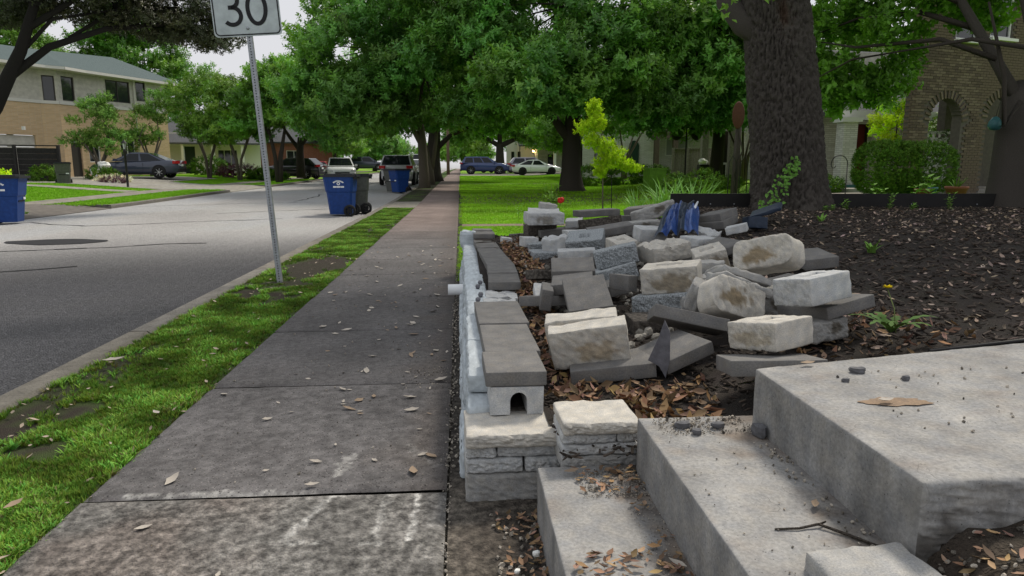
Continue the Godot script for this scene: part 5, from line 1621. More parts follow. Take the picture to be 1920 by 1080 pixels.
# the great trunk in the bed, with ridged bark
func big_trunk():
	var t := thing("oak_tree", "massive rough barked oak trunk standing in the mulch bed", "tree", Vector3(3.77, 0.5, -7.75))
	var s := S(true)
	var ys := 300
	var nk := 210
	var P := []
	var C := []
	for i in ys + 1:
		var y := -0.15 + 4.6 * i / ys
		var r := 0.345 + 0.1 * exp(-maxf(y, 0.0) * 3.2) + 0.02 * sin(y * 1.7)
		var cx := -0.42 * pow(clampf(y / 2.9, 0.0, 2.0), 1.25)
		var row := []
		var cr := []
		for k in nk:
			var a := TAU * k / nk
			var rid := absf(fn2.get_noise_3d(cos(a) * 900.0, y * 520.0, sin(a) * 900.0))
			var rid2 := absf(fn2.get_noise_3d(cos(a) * 1900.0, y * 1300.0 + 90.0, sin(a) * 1900.0))
			var flare := 0.11 * exp(-maxf(y, 0.0) * 6.0) * (sin(a * 5.0 + 0.6) + 0.6)
			# the healed hollow low on the crotch and the stub of a lost limb at the left
			var wound := exp(-pow((y - 2.2) / 0.24, 2.0) - pow(wrapf(a - 1.75, -PI, PI) / 0.28, 2.0))
			var rr := r + flare - 0.02 + 0.065 * minf(rid, 0.5) + 0.04 * minf(rid2, 0.5) - wound * 0.06
			row.append(Vector3(cx + cos(a) * rr, y, sin(a) * rr))
			var g := clampf(0.3 + rid * 2.2 + rid2 * 1.2, 0.3, 1.7)
			cr.append(Color(g, g, g).lerp(Color(0.75, 0.45, 0.3), wound * 0.8))
		P.append(row)
		C.append(cr)
	for i in ys:
		for k in nk:
			var k2 := (k + 1) % nk
			for e in [[i + 1, k], [i + 1, k2], [i, k2], [i + 1, k], [i, k2], [i, k]]:
				s.set_color(C[e[0]][e[1]])
				s.add_vertex(P[e[0]][e[1]])
	put("trunk", done(s), M.bark_big, t)
	put("branch_stub", tubem([Vector3(-0.3, 1.95, 0.1), Vector3(-0.62, 2.15, -0.1), Vector3(-0.8, 2.4, -0.2), Vector3(-0.86, 2.9, -0.25)], [0.2, 0.15, 0.11, 0.08], 14, 0.25), M.bark_big, t)
	var br := S(true)
	var ends := [Vector3(-2.4, 6.2, 0.6), Vector3(1.2, 6.6, 0.8), Vector3(-0.6, 7.2, -1.6), Vector3(2.4, 6.0, -0.8)]
	for e in ends: tube(br, [Vector3(-0.7, 4.2, 0), Vector3(-0.6, 4.6, 0).lerp(e, 0.5) + Vector3(0, 0.3, 0), e], [0.24, 0.15, 0.06], 8, 0.15)
	put("branch", done(br), M.bark_big, t)
	rng.seed = 31
	var buf := PackedFloat32Array()
	for c in [[1.2, 6.9, -1.6, 2.0, 0.9, 2.0], [2.6, 6.6, -0.8, 2.4, 0.9, 2.2], [-0.4, 7.6, -2.4, 2.2, 1.0, 2.0], [3.6, 6.5, -2.6, 2.4, 0.9, 2.2], [4.6, 6.2, 0.4, 2.2, 0.8, 1.8]]:
		for k in 1300:
			var p := Vector3(c[0], c[1], c[2]) + rv() * pow(rng.randf(), 0.4) * Vector3(c[3], c[4], c[5])
			var g := rng.randf_range(0.7, 1.3)
			push(buf, spin(rv() + Vector3.UP, rng.randf_range(0.2, 0.36), rng.randf() * TAU), p, Color(g, g, g * 0.9))
	scatter("crown", M.sprig, M.leaf, buf, t)
	# shoots sprouting at the crotch and ivy climbing the foot
	var lf := S()
	for k in 46:
		var c := Vector3(-0.62 + rng.randf_range(-0.22, 0.22), 2.42 + rng.randf_range(-0.16, 0.16), 0.42 + rng.randf_range(0.0, 0.1))
		if k > 24: c = Vector3(-0.95 + rng.randf_range(-0.16, 0.12), 2.3 + rng.randf_range(-0.2, 0.35), 0.15 + rng.randf_range(0.0, 0.15))
		var g := rng.randf_range(0.7, 1.3)
		lf.set_color(Color(g, g, g * 0.7))
		leaf(lf, c, rv() + Vector3(0, -0.5, 0.5), Vector3(0, 0.4, 1), rng.randf_range(0.07, 0.13), 0.045)
	put("shoots", done(lf), M.leaf_warm, t).set_meta("kind", "stuff")
	var iv := thing("ivy", "ivy climbing the left side of the massive trunk's foot", "ivy", Vector3(3.5, 0.55, -7.36))
	lf = S()
	var vs := S(true)
	tube(vs, [Vector3(-0.35, -0.05, 0.12), Vector3(-0.1, 0.15, 0.05), Vector3(0.02, 0.45, 0.0), Vector3(0.1, 0.75, -0.02)], [0.008, 0.007, 0.006, 0.003], 5)
	for k in 170:
		var u := rng.randf()
		var w := lerpf(0.14, 0.05, u)
		var p := Vector3(lerpf(-0.28, 0.1, u) + rng.randf_range(-w, w), u * 0.62 + rng.randf_range(-0.05, 0.05), 0.06 - u * 0.04 + rng.randf_range(0, 0.05))
		var g := rng.randf_range(0.7, 1.3)
		lf.set_color(Color(g, g, g * 0.9))
		leaf(lf, p, Vector3(rng.randf_range(-1, 1), rng.randf_range(-1.0, 0.3), 0.5), Vector3(0, 0.4, 1), rng.randf_range(0.03, 0.062), 0.038)
	put("vine", done(vs), M.bark, iv)
	put("leaves", done(lf), M.leaf, iv).set_meta("kind", "stuff")

func right_tree():
	var t := thing("forked_tree", "dark ivy footed tree at the right edge with thin limbs reaching left", "tree", Vector3(6.55, 0.5, -7.75))
	put("trunk", tubem([Vector3(0.02, -0.2, 0), Vector3(0, 0.1, 0), Vector3(0, 0.5, 0), Vector3(-0.02, 1.0, 0), Vector3(0, 1.35, 0), Vector3(0.05, 1.5, 0)], [0.46, 0.38, 0.33, 0.31, 0.3, 0.22], 26, 0.22), M.bark_big, t)
	var limbs := [
		[[Vector3(-0.12, 1.2, 0.05), Vector3(-0.35, 1.7, -0.1), Vector3(-0.6, 2.5, -0.5), Vector3(-0.75, 3.4, -0.6)], [0.085, 0.065, 0.05, 0.035]],
		[[Vector3(0.05, 1.3, 0.1), Vector3(-0.12, 1.9, 0.1), Vector3(-0.28, 2.8, -0.1), Vector3(-0.3, 3.6, -0.2)], [0.075, 0.06, 0.045, 0.03]],
		[[Vector3(0.2, 1.3, 0), Vector3(0.35, 2.2, 0), Vector3(0.4, 3.6, 0)], [0.12, 0.09, 0.06]],
		[[Vector3(0.1, 1.5, 0.15), Vector3(-0.25, 1.85, 0.3), Vector3(-0.8, 2.0, 0.0), Vector3(-1.5, 1.95, -1.2), Vector3(-1.75, 1.75, -1.7)], [0.035, 0.03, 0.025, 0.015, 0.006]],
		[[Vector3(-0.4, 1.8, -0.1), Vector3(-0.75, 2.1, -0.6), Vector3(-1.3, 2.15, -1.5), Vector3(-1.7, 2.3, -1.9)], [0.035, 0.028, 0.018, 0.007]],
		[[Vector3(-0.5, 2.2, -0.4), Vector3(-0.8, 2.5, -1.0), Vector3(-1.2, 2.55, -1.7), Vector3(-1.6, 2.4, -2.0)], [0.04, 0.03, 0.018, 0.007]],
		[[Vector3(-0.6, 2.5, -0.5), Vector3(-0.95, 2.9, -1.1), Vector3(-1.3, 3.1, -1.9)], [0.04, 0.03, 0.012]],
		[[Vector3(-0.3, 1.3, 0.2), Vector3(-0.5, 1.05, 0.25), Vector3(-0.45, 1.6, 0.1), Vector3(-0.65, 2.4, 0.0)], [0.03, 0.028, 0.025, 0.012]]]
	for l in limbs: put("branch", tubem(l[0], l[1], 9, 0.15), M.bark_big if l[1][0] > 0.06 else M.bark, t)
	rng.seed = 41
	var buf := PackedFloat32Array()
	for c in [[-1.25, 1.75, -2.0, 0.55, 0.42, 0.5, 420], [-0.75, 1.7, -1.7, 0.4, 0.32, 0.4, 200], [-1.1, 2.65, -2.0, 0.6, 0.4, 0.5, 380], [-0.6, 3.0, -1.4, 0.6, 0.3, 0.5, 300], [-1.6, 2.2, -2.2, 0.3, 0.6, 0.4, 220], [-0.1, 4.1, -0.4, 1.6, 0.6, 1.4, 800], [2.2, 5.4, -2.6, 3.2, 0.9, 2.8, 1900], [4.6, 6.0, -5.0, 3.2, 1.0, 3.0, 1900], [1.0, 5.6, 1.6, 2.6, 0.8, 2.0, 1200], [-0.9, 3.35, -2.0, 0.9, 0.35, 0.7, 420], [-0.45, 2.75, -0.85, 0.7, 0.3, 0.4, 230], [-0.95, 2.35, -1.2, 0.45, 0.3, 0.4, 120], [-0.05, 2.85, -0.4, 0.6, 0.25, 0.4, 170], [0.1, 2.5, -1.0, 0.5, 0.25, 0.4, 120], [-0.6, 2.0, -1.5, 0.3, 0.2, 0.3, 50], [0.5, 3.2, 0.2, 0.5, 0.4, 0.4, 120]]:
		for k in int(c[6]):
			var p := Vector3(c[0], c[1], c[2]) + rv() * pow(rng.randf(), 0.4) * Vector3(c[3], c[4], c[5])
			var g := rng.randf_range(0.65, 1.35)
			push(buf, spin(rv() + Vector3.UP * 0.6, (rng.randf_range(0.13, 0.24) if c[6] < 1000 else rng.randf_range(0.22, 0.4)), rng.randf() * TAU), p, Color(g, g, g * 0.8))
	scatter("crown", M.sprig_round, M.leaf, buf, t)
	var iv := thing("ivy", "ivy covering the foot of the right edge tree", "ivy", Vector3(6.35, 0.5, -7.4))
	var lf := S()
	var vs := S(true)
	tube(vs, [Vector3(0.1, 0, 0.1), Vector3(0.05, 0.4, 0.0), Vector3(0.12, 0.9, -0.02)], [0.008, 0.007, 0.004], 5)
	for k in 190:
		var u := rng.randf()
		var p := Vector3(rng.randf_range(0.0, 0.4), u * 1.0 - 0.02, 0.1 + rng.randf_range(-0.08, 0.08))
		var g := rng.randf_range(0.7, 1.3)
		lf.set_color(Color(g, g, g * 0.9))
		leaf(lf, p, Vector3(rng.randf_range(-1, 1), rng.randf_range(-1.0, 0.3), 0.5), Vector3(0, 0.4, 1), rng.randf_range(0.05, 0.1), 0.06)
	put("vine", done(vs), M.bark, iv)
	put("leaves", done(lf), M.leaf, iv).set_meta("kind", "stuff")
	var bh := thing("birdhouse", "round teal birdhouse hanging at the fork of the right edge tree", "birdhouse", Vector3(6.1, 1.56, -7.7))
	var s := S(true)
	lathe(s, [Vector2(0.001, -0.065), Vector2(0.05, -0.055), Vector2(0.075, -0.01), Vector2(0.062, 0.04), Vector2(0.03, 0.085), Vector2(0.001, 0.095)], 16)
	put("shell", done(s), M.teal, bh)
	put("hanger", tubem([Vector3(0, 0.09, 0), Vector3(0.02, 0.2, 0), Vector3(0.06, 0.33, 0)], [0.003, 0.003, 0.003], 5), M.iron, bh)
	put("perch", tubem([Vector3(0, -0.02, 0.08), Vector3(0, -0.02, 0.15)], [0.006, 0.006], 6), M.iron, bh)

# ---------- the raised bed and its wall ----------
func bed_h(x: float, z: float) -> float:
	return bed_y(x, z) + 0.012 * fn.get_noise_2d(x * 300.0, z * 300.0) + 0.006 * fn2.get_noise_2d(x * 1400.0, z * 1400.0)

func bed_and_wall():
	var mc := func(x: float, z: float) -> Color:
		var g := 1.0 + 0.5 * fn.get_noise_2d(x * 260.0, z * 260.0)
		return Color(0.055 * g, 0.046 * g, 0.04 * g)
	struct("mulch_bed", sheet(steps_of(0.13, 8.6, 120), steps_of(-2.38, -8.15, 100), bed_h, mc), M.soil)
	struct("mulch_bed", sheet(steps_of(0.285, 0.53, 6), steps_of(-2.19, -2.38, 4), bed_h, mc), M.soil)
	struct("mulch_bed", sheet(steps_of(0.53, 8.6, 120), steps_of(-1.93, -2.38, 8), bed_h, mc), M.soil)
	# retaining wall along the pavement
	var w := thing("retaining_wall", "low pale painted stone retaining wall with grey caps beside the pavement", "wall", Vector3.ZERO)
	rng.seed = 8
	var ys := [-0.03, 0.09, 0.175, 0.255, 0.33]
	for c in 4:
		var z := -2.33 - 0.13 * (c % 2)
		while z > -6.95:
			var l := minf(rng.randf_range(0.32, 0.62), z + 7.05)
			if l < 0.12: break
			var st := stone(Vector3(l - 0.008, ys[c + 1] - ys[c] - 0.006, 0.13), {"r": 0.012, "amp": 0.004, "rough": 0.004, "n": 6, "nf": 24, "tint": Color.WHITE * rng.randf_range(0.85, 1.1)}, rng.randi() % 90)
			var o := put("stone", st, M.painted_stone, w)
			o.position = Vector3(0.068 + rng.randf_range(-0.008, 0.008) - (0.012 if c == 0 else 0.0) + 0.006 * c, (ys[c] + ys[c + 1]) * 0.5, z - l * 0.5)
			o.rotation.y = -PI / 2
			z -= l
	put("end_stone", stone(Vector3(0.16, 0.16, 0.2), {"r": 0.03, "amp": 0.01, "n": 7}, 4), M.painted_stone, w).position = Vector3(0.07, 0.37, -7.0)
	put("backing", boxm(Vector3(0.205, 0.1, -4.65), Vector3(0.14, 0.26, 4.6)), M.brown, w)
	# hollow end stone with its arched drain hole
	var pl := PackedVector2Array([Vector2(-0.094, 0.0)])
	pl.append(Vector2(-0.024, 0.0))
	for k in 9:
		var a := PI - PI * k / 8.0
		pl.append(Vector2(0.006 + cos(a) * 0.03, -(0.048 + sin(a) * 0.032)))
	pl.append(Vector2(0.036, 0.0))
	pl.append(Vector2(0.092, 0.0))
	pl.append(Vector2(0.094, -0.098))
	pl.append(Vector2(-0.09, -0.1))
	var s := S()
	prism(s, pl, 0.0, 0.22)
	var hs := put("hollow_end_stone", done(s), M.pale, w)
	hs.transform = Transform3D(Basis(Vector3.UP, 0.03) * Basis(Vector3.RIGHT, PI / 2), Vector3(0.18, 0.231, -2.52))
	put("hole_back", boxm(Vector3(0.18, 0.28, -2.54), Vector3(0.12, 0.09, 0.02)), M.soil, w)
	# nearer row of caps
	for c in [[0.076, 0.288, -2.30, -2.582, 0.385], [0.081, 0.297, -2.59, -3.055, 0.382], [0.069, 0.300, -3.066, -3.58, 0.386]]:
		var o := put("cap_stone", stone(Vector3(c[1] - c[0], 0.052, c[2] - c[3]), {"r": 0.005, "amp": 0.001, "n": 6, "tint": Color.WHITE * (0.94 + c[0])}, int(c[0] * 999)), M.cap, w)
		o.position = Vector3((c[0] + c[1]) * 0.5, c[4] - 0.026, (c[2] + c[3]) * 0.5)
		o.rotation.y = 0.02
	for c in [[0.19, 0.13, -2.86, 0.30], [0.19, 0.13, -3.3, 0.32], [0.2, 0.13, -3.58, 0.30]]:
		var o := put("wall_block", stone(Vector3(0.19, 0.1, 0.42), {"r": 0.006, "amp": 0.003}, int(c[2] * -70)), M.pale, w)
		o.position = Vector3(c[0], 0.278, c[2])
	# the two bare core blocks between the rows of caps
	for c in [[0.215, -3.83, 1], [0.235, -4.12, 2]]:
		var o := put("core_block", stone(Vector3(0.19, 0.1, 0.25), {"r": 0.006, "amp": 0.003, "slot": [0.01, 0.0, 0.05, 0.07, 0.05], "broken": 0.02}, c[2]), M.pale, w)
		o.position = Vector3(c[0], 0.285, c[1])
	# farther row of caps, skewed
	var q := [[0.170, 0.356, -4.20], [0.180, 0.372, -4.57], [0.184, 0.385, -5.03], [0.136, 0.338, -6.05], [0.109, 0.330, -6.72]]
	for i in 4:
		var a0 := Vector2((q[i][0] + q[i][1]) * 0.5, q[i][2])
		var a1 := Vector2((q[i + 1][0] + q[i + 1][1]) * 0.5, q[i + 1][2])
		for lv in 2:
			var o := put("cap_stone" if lv == 0 else "under_cap", stone(Vector3(0.2 - lv * 0.012, 0.052, a0.distance_to(a1) - 0.02), {"r": 0.005, "amp": 0.0012, "n": 6, "tint": Color.WHITE * (0.92 + 0.07 * ((i * 2) % 3))}, 20 + i + lv * 7), M.cap if lv == 0 else M.brown, w)
			o.position = Vector3((a0.x + a1.x) * 0.5 + lv * 0.006, 0.358 - lv * 0.057 + 0.005 * (i % 2), (a0.y + a1.y) * 0.5)
			o.rotation.y = atan2(a0.x - a1.x, a0.y - a1.y)
	var e := put("cap_stone", stone(Vector3(0.21, 0.056, 0.28), {"r": 0.005, "amp": 0.002}, 31), M.cap, w)
	e.position = Vector3(0.225, 0.41, -6.92)
	e = put("cap_stone", stone(Vector3(0.2, 0.056, 0.3), {"r": 0.005, "amp": 0.002}, 32), M.cap, w)
	e.position = Vector3(0.218, 0.418, -7.22)
	e.rotation.x = -0.03
	for c in [[0.09, -3.86], [0.11, -4.02], [0.1, -4.3], [0.12, -4.45], [0.1, -3.72]]:
		put("chip", rock(Vector3(0.035, 0.03, 0.05), int(c[1] * -31), 5, 7), M.slate, w).position = Vector3(c[0], 0.343, c[1])
	# white drain pipe coming out of the wall
	var p := thing("drain_pipe", "white plastic drain pipe sticking out of the wall over the pavement", "pipe", Vector3(0.02, 0.115, -5.5))
	s = S(true)
	lathe(s, [Vector2(0.036, -0.16), Vector2(0.043, -0.16), Vector2(0.043, 0.13), Vector2(0.036, 0.13), Vector2(0.036, -0.16)], 24, Vector3.ZERO, Basis(Vector3.BACK, PI / 2))
	put("tube", done(s), M.pvc, p)
	var ed := thing("edging_strip", "thin black plastic edging strip along the landing's far edge", "edging", Vector3(1.5, 0.463, -2.062))
	s = S()
	bar(s, Vector3(0, 0, 0), Vector3(1.3, 0.012, -0.31), 0.006, 0.07)
	put("strip", done(s), M.black_edge, ed)
	put("rounded_lip", tubem([Vector3(0, 0.034, 0), Vector3(1.3, 0.046, -0.31)], [0.007, 0.007], 7), M.black_edge, ed)
	# black edging boards at the back of the bed
	for b in [["black edging board behind the heap left of the massive trunk", 2.45, -8.02, 3.7, -7.92], ["black edging board behind the mulch right of the massive trunk", 3.95, -7.86, 7.4, -7.6]]:
		var a := Vector3(b[1], 0, b[2])
		var bb := Vector3(b[3], 0, b[4])
		var t := thing("edging_board", b[0], "edging", a, 0.0, "black edging boards behind the bed")
		s = S()
		var d := bb - a
		bar(s, Vector3(0, 0.43, 0), d + Vector3(0, 0.43, 0), 0.03, 0.7)
		put("board", done(s), M.black_edge, t)
		for k in 3:
			put("stake", boxm(d * (0.12 + k * 0.38) + Vector3(0, 0.4, -0.04), Vector3(0.05, 0.7, 0.04)), M.black_edge, t)
		s = S()
		for k in 4: bx(s, d * (0.15 + 0.22 * k) + Vector3(0, 0.66, 0.018), Vector3(0.012, 0.012, 0.008))
		put("screw", done(s), M.galv, t).set_meta("kind", "stuff")

func gravel_h(x: float, z: float) -> float:
	return 0.3 + 0.115 * ss(0.79, 0.95, x) + 0.03 * ss(0.95, 1.2, x) + 0.016 * fn.get_noise_2d(x * 600.0, z * 600.0)

# ---------- concrete steps and the two stone stubs ----------
func stairs():
	var t := thing("concrete_steps", "pale concrete steps rising from the pavement to a landing", "steps", Vector3.ZERO)
	var a := put("step", stone(Vector3(0.34, 0.24, 1.9), {"r": 0.007, "amp": 0.0007, "n": 90, "shade_and_grime": 0.14}, 3), M.step, t)
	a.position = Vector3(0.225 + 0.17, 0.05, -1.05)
	a = put("step", stone(Vector3(0.36, 0.4, 1.6), {"r": 0.007, "amp": 0.0007, "n": 90, "shade_and_grime": 0.17}, 5), M.step, t)
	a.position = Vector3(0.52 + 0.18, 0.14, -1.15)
	a = put("landing", stone(Vector3(2.0, 0.24, 0.74), {"r": 0.009, "amp": 0.0009, "n": 90, "nf": 90, "rough": 0.007, "warp": true, "shade_and_grime": 3.0, "stain": [-0.3, -0.085, 1.5, 0.13, Color(0.26, 0.24, 0.22)]}, 9), M.step, t)
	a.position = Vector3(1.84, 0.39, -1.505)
	# marks: a rusty leaf stain on the landing and a tarry smear
	var rs := S()
	for k in 40:
		var f := func(j: int, r: float) -> Vector3:
			var an := TAU * j / 40
			var rr := r * (1.0 + 0.35 * fn.get_noise_2d(cos(an) * 120.0, sin(an) * 120.0))
			return Vector3(1.06 + cos(an) * 0.085 * rr, 0.5125, -1.56 + sin(an) * 0.03 * rr)
		rs.add_vertex(Vector3(1.06, 0.5125, -1.56)); rs.add_vertex(f.call(k, 1.0)); rs.add_vertex(f.call(k + 1, 1.0))
	var rust := mat(Color(0.34, 0.245, 0.17), 0.95, M.step.albedo_texture, 2.0)
	put("stain", done(rs), rust, t)
	# stone stubs that end the wall
	for sp in [["stub of pale stacked stones at the foot of the wall on the pavement", Vector3(0.004, -0.03, -2.125), 0.325, 0.25, [[0.115, [1.0]], [0.052, [0.6, 0.4]], [0.042, [0.32, 0.68]], [0.05, [1.0]]], 1],
			["stub of pale stacked stones above the first step", Vector3(0.30, 0.152, -1.985), 0.245, 0.21, [[0.045, [1.0]], [0.04, [1.0]], [0.035, [0.72, 0.28]], [0.042, [1.0]]], 2]]:
		var u := thing("stone_stub", sp[0], "stone pier", sp[1], 0.02)
		rng.seed = 50 + sp[5]
		var y := 0.0
		for c in sp[4].size():
			var hh: float = sp[4][c][0]
			var x := 0.0
			for f in sp[4][c][1]:
				var wd: float = sp[2] * f
				var last: bool = c == 3
				var o := put("coping_stone" if last else ("footing" if c == 0 else "stone"), stone(Vector3(wd - 0.005, hh - 0.004, sp[3] - (0.0 if last else rng.randf_range(0.01, 0.03))), {"r": 0.006 if not last else 0.008, "amp": 0.0028, "rough": 0.008, "n": 12, "nf": 30, "bend": 0.004 if last else 0.003}, rng.randi() % 80), M.cream if last else (M.stain if c == 0 else M.pale), u)
				o.position = Vector3(x + wd * 0.5, y + hh * 0.5, -sp[3] * 0.5 - (0.0 if last else rng.randf_range(0.006, 0.014)))
				x += wd
			y += hh
	# gravelly earth at the near end of the landing
	struct("gravel", sheet(steps_of(0.78, 3.2, 60), steps_of(-1.2, 0.2, 30), gravel_h, func(x, z):
		var g := 1.0 + 0.6 * fn.get_noise_2d(x * 500.0, z * 500.0)
		return Color(0.075 * g, 0.06 * g, 0.047 * g)), M.soil)
	var b := put("concrete_fragment", stone(Vector3(0.2, 0.05, 0.14), {"r": 0.012, "amp": 0.003, "n": 8, "bend": 0.006}, 12), M.stain)
	b.position = Vector3(0.735, 0.352, -1.09)
	b.rotation.y = 0.08
	tag(b, "broken slab of concrete lying on the second step's near end", "rubble")

# ---------- the heap of salvaged blocks ----------
func style(kind: String, d: Vector3, sd: int) -> Array:
	match kind:
		"cap": return [{"r": 0.004, "amp": 0.0012, "n": 6, "tint": Color.WHITE * lerpf(0.88, 1.12, fposmod(sd * 0.618, 1.0))}, M.cap]
		"rough": return [{"r": 0.006, "amp": 0.002, "rough": 0.013, "nf": 34, "n": 6}, M.rough]
		"core": return [{"r": 0.006, "amp": 0.002, "rough": 0.013, "nf": 34, "n": 7, "slot": [0.0, 0.01, d.x * 0.3, d.z * 0.36, d.y * 0.7]}, M.rough]
		"pink": return [{"r": 0.006, "amp": 0.003, "n": 7, "slot": [0.0, 0.0, d.x * 0.4, d.z * 0.3, d.y * 0.7]}, M.cream]
		"slot": return [{"r": 0.006, "amp": 0.003, "rough": 0.003, "nf": 22, "n": 8, "slot": [0.0, -0.005, d.x * 0.28, d.z * 0.5, d.y * 0.6]}, M.pale]
		"slotcream": return [{"r": 0.006, "amp": 0.003, "rough": 0.005, "nf": 26, "n": 8, "slot": [-d.x * 0.03, -0.01, d.x * 0.48, d.z * 0.28, d.y * 0.6], "stain": [0.02, -0.02, 0.12, 0.05, Color(0.5, 0.44, 0.35)]}, M.cream]
		"slotturn": return [{"r": 0.006, "amp": 0.003, "rough": 0.005, "nf": 26, "n": 8, "slot": [0.0, 0.0, d.x * 0.28, d.z * 0.5, d.y * 0.6], "stain": [0.0, -0.01, 0.06, 0.03, Color(0.72, 0.66, 0.56)]}, M.cream]
		"notch": return [{"r": 0.005, "amp": 0.004, "n": 12, "broken": 0.035, "slot": [0.0, 0.03, d.x * 0.34, d.z * 0.5, d.y * 0.35], "rough": 0.005}, M.cream]
		"cream2": return [{"r": 0.004, "amp": 0.0028, "rough": 0.007, "nf": 26, "n": 12, "bend": 0.005, "stain": [0.03, -0.02, 0.08, 0.04, Color(0.72, 0.63, 0.5)]}, M.cream]
		"boulder": return [{"r": 0.008, "amp": 0.003, "rough": 0.008, "nf": 26, "n": 12, "round": minf(d.x, d.y) * 0.36, "stain": [-0.02, -0.01, d.x * 0.26, d.y * 0.26, Color(0.42, 0.33, 0.2)]}, M.cream]
		"stain": return [{"r": 0.012, "amp": 0.004, "rough": 0.008, "nf": 22, "n": 10, "stain": [0.03, 0.01, d.x * 0.16, d.y * 0.3, Color(0.3, 0.26, 0.2)]}, M.stain]
		"brown": return [{"r": 0.005, "amp": 0.004, "rough": 0.006, "n": 7}, M.brown]
		"pale": return [{"r": 0.01, "amp": 0.005, "n": 9, "bend": 0.01}, M.stain]
		"wedge": return [{"r": 0.005, "amp": 0.004, "n": 12, "broken": 0.03}, M.pale]
		"split": return [{"r": 0.007, "amp": 0.003, "n": 14, "broken": 0.03}, M.pale]
		"navy": return [{"r": 0.006, "amp": 0.004, "n": 6}, M.navy]
		"stk": return [{"r": 0.007, "amp": 0.003, "n": 8, "stain": [0.0, -0.015, d.x * 0.26, d.y * 0.36, Color(0.42, 0.38, 0.32)], "rough": 0.003}, M.pale]
	return [{"r": 0.005, "amp": 0.0025, "n": 8}, M.pale]

func heap():
	var i := 0
	for b in HEAP:
		var d := Vector3(b[9], b[10], b[11])
		var st: Array = style(b[2], d, i)
		var o := put(b[0], stone(d, st[0], 100 + i), st[1])
		o.position = Vector3(b[3], b[4], b[5])
		o.rotation_degrees = Vector3(b[7], b[6], b[8])
		tag(o, b[12], b[1], "salvaged wall blocks heaped in the bed")
		i += 1
	# chips and crumbs of broken block filling the gaps
	rng.seed = 19
	var buf := PackedFloat32Array()
	for k in 420:
		var u := rng.randf()
		var x := lerpf(0.45, 2.3, rng.randf())
		var z := lerpf(-2.75, -6.9, u)
		if x > 0.9 + u * 1.5: x = lerpf(0.42, 0.9 + u * 1.3, rng.randf())
		var sz := rng.randf_range(0.012, 0.05)
		var g := rng.randf_range(0.3, 1.0)
		push(buf, spin(rv(), sz, rng.randf() * TAU), Vector3(x, bed_y(x, z) + sz * 0.2, z), Color(g, g, g * 0.97))
	scatter("rubble_chips", rock(Vector3.ONE, 3, 5, 7), M.pebble, buf)
	# thin sliver of slate on edge
	var s := S()
	var pl := PackedVector2Array([Vector2(-0.045, 0.035), Vector2(-0.02, -0.06), Vector2(-0.008, -0.13), Vector2(0.02, -0.085), Vector2(0.035, 0.02), Vector2(0.03, 0.09), Vector2(0.0, 0.05)])
	prism(s, pl, -0.005, 0.005)
	var sl := put("slate_sliver", done(s), M.slate)
	sl.transform = Transform3D(Basis(Vector3.UP, -0.35) * Basis(Vector3.BACK, -0.12) * Basis(Vector3.RIGHT, PI / 2), Vector3(0.752, 0.385, -2.5))
	tag(sl, "thin pointed sliver of slate standing on edge between two cap slabs", "stone")
	# crumpled blue bag of folded cloth laid over the heap
	var g := thing("blue_bag", "crumpled blue bag with pale straps lying on the heap", "bag", Vector3(1.7, 0.62, -5.35))
	var quarter := func(u: float, t: float) -> Vector3:
		var e0 := Vector3(1.40, 0.545, -5.0).lerp(Vector3(1.75, 0.575, -4.98), u)
		var e1 := Vector3(1.74, 0.735, -5.74).lerp(Vector3(1.99, 0.735, -5.72), u)
		var n := fn.get_noise_2d(u * 520.0 + 40.0, t * 210.0)
		var pl2 := absf(sin(u * PI * 4.0 + t * 1.3 + n * 1.5))
		var arch := pow(maxf(0.0, sin(clampf(u, 0.0, 1.0) * PI)), 0.45)
		var q := e0.lerp(e1, t)
		q.y += arch * (0.03 + 0.05 * pl2 + 0.03 * n) * lerpf(1.0, 0.85, t) + 0.035 * sin(t * PI) + 0.012 * sin(t * 13.0 + u * 9.0) * arch
		q.x += 0.007 * sin(t * 5.0 + u * 4.0)
		return q - Vector3(1.7, 0.62, -5.35)
	for k in 6:
		s = S(true)
		for a in 8:
			for j in 34:
				var u0 := (k + a / 8.0) / 6.0
				var u1 := (k + (a + 1) / 8.0) / 6.0
				quad(s, quarter.call(u0, (j + 1) / 34.0), quarter.call(u1, (j + 1) / 34.0), quarter.call(u1, j / 34.0), quarter.call(u0, j / 34.0))
		put("panel", done(s), [M.navy, M.blue_bag, M.blue_bag, M.navy, M.blue_pale, M.blue_bag][k], g)
	for k in 2:
		put("strap", tubem([Vector3(0.1 + k * 0.055, 0.11 - k * 0.02, -0.12), Vector3(0.17 + k * 0.05, 0.16 - k * 0.02, -0.25), Vector3(0.25 + k * 0.035, 0.185 - k * 0.01, -0.38)], [0.006, 0.012, 0.008], 6, 0.4), M.white_tape if k else M.navy, g)

# ---------- sign post ----------
func ribbon(s: SurfaceTool, pts: Array, w: float, closed := false):
	var n := pts.size()
	var L := []
	var R := []
	for i in n:
		var a: Vector2 = pts[(i - 1 + n) % n] if closed else pts[maxi(i - 1, 0)]
		var b: Vector2 = pts[(i + 1) % n] if closed else pts[mini(i + 1, n - 1)]
		var nr := (b - a).normalized().orthogonal() * w * 0.5
		L.append(pts[i] + nr)
		R.append(pts[i] - nr)
	for i in (n if closed else n - 1):
		var j := (i + 1) % n
		var v := [Vector3(L[i].x, L[i].y, 0), Vector3(L[j].x, L[j].y, 0), Vector3(R[j].x, R[j].y, 0), Vector3(R[i].x, R[i].y, 0)]
		if (v[1] - v[0]).cross(v[2] - v[0]).z > 0.0: v.reverse()
		quad(s, v[0], v[1], v[2], v[3])

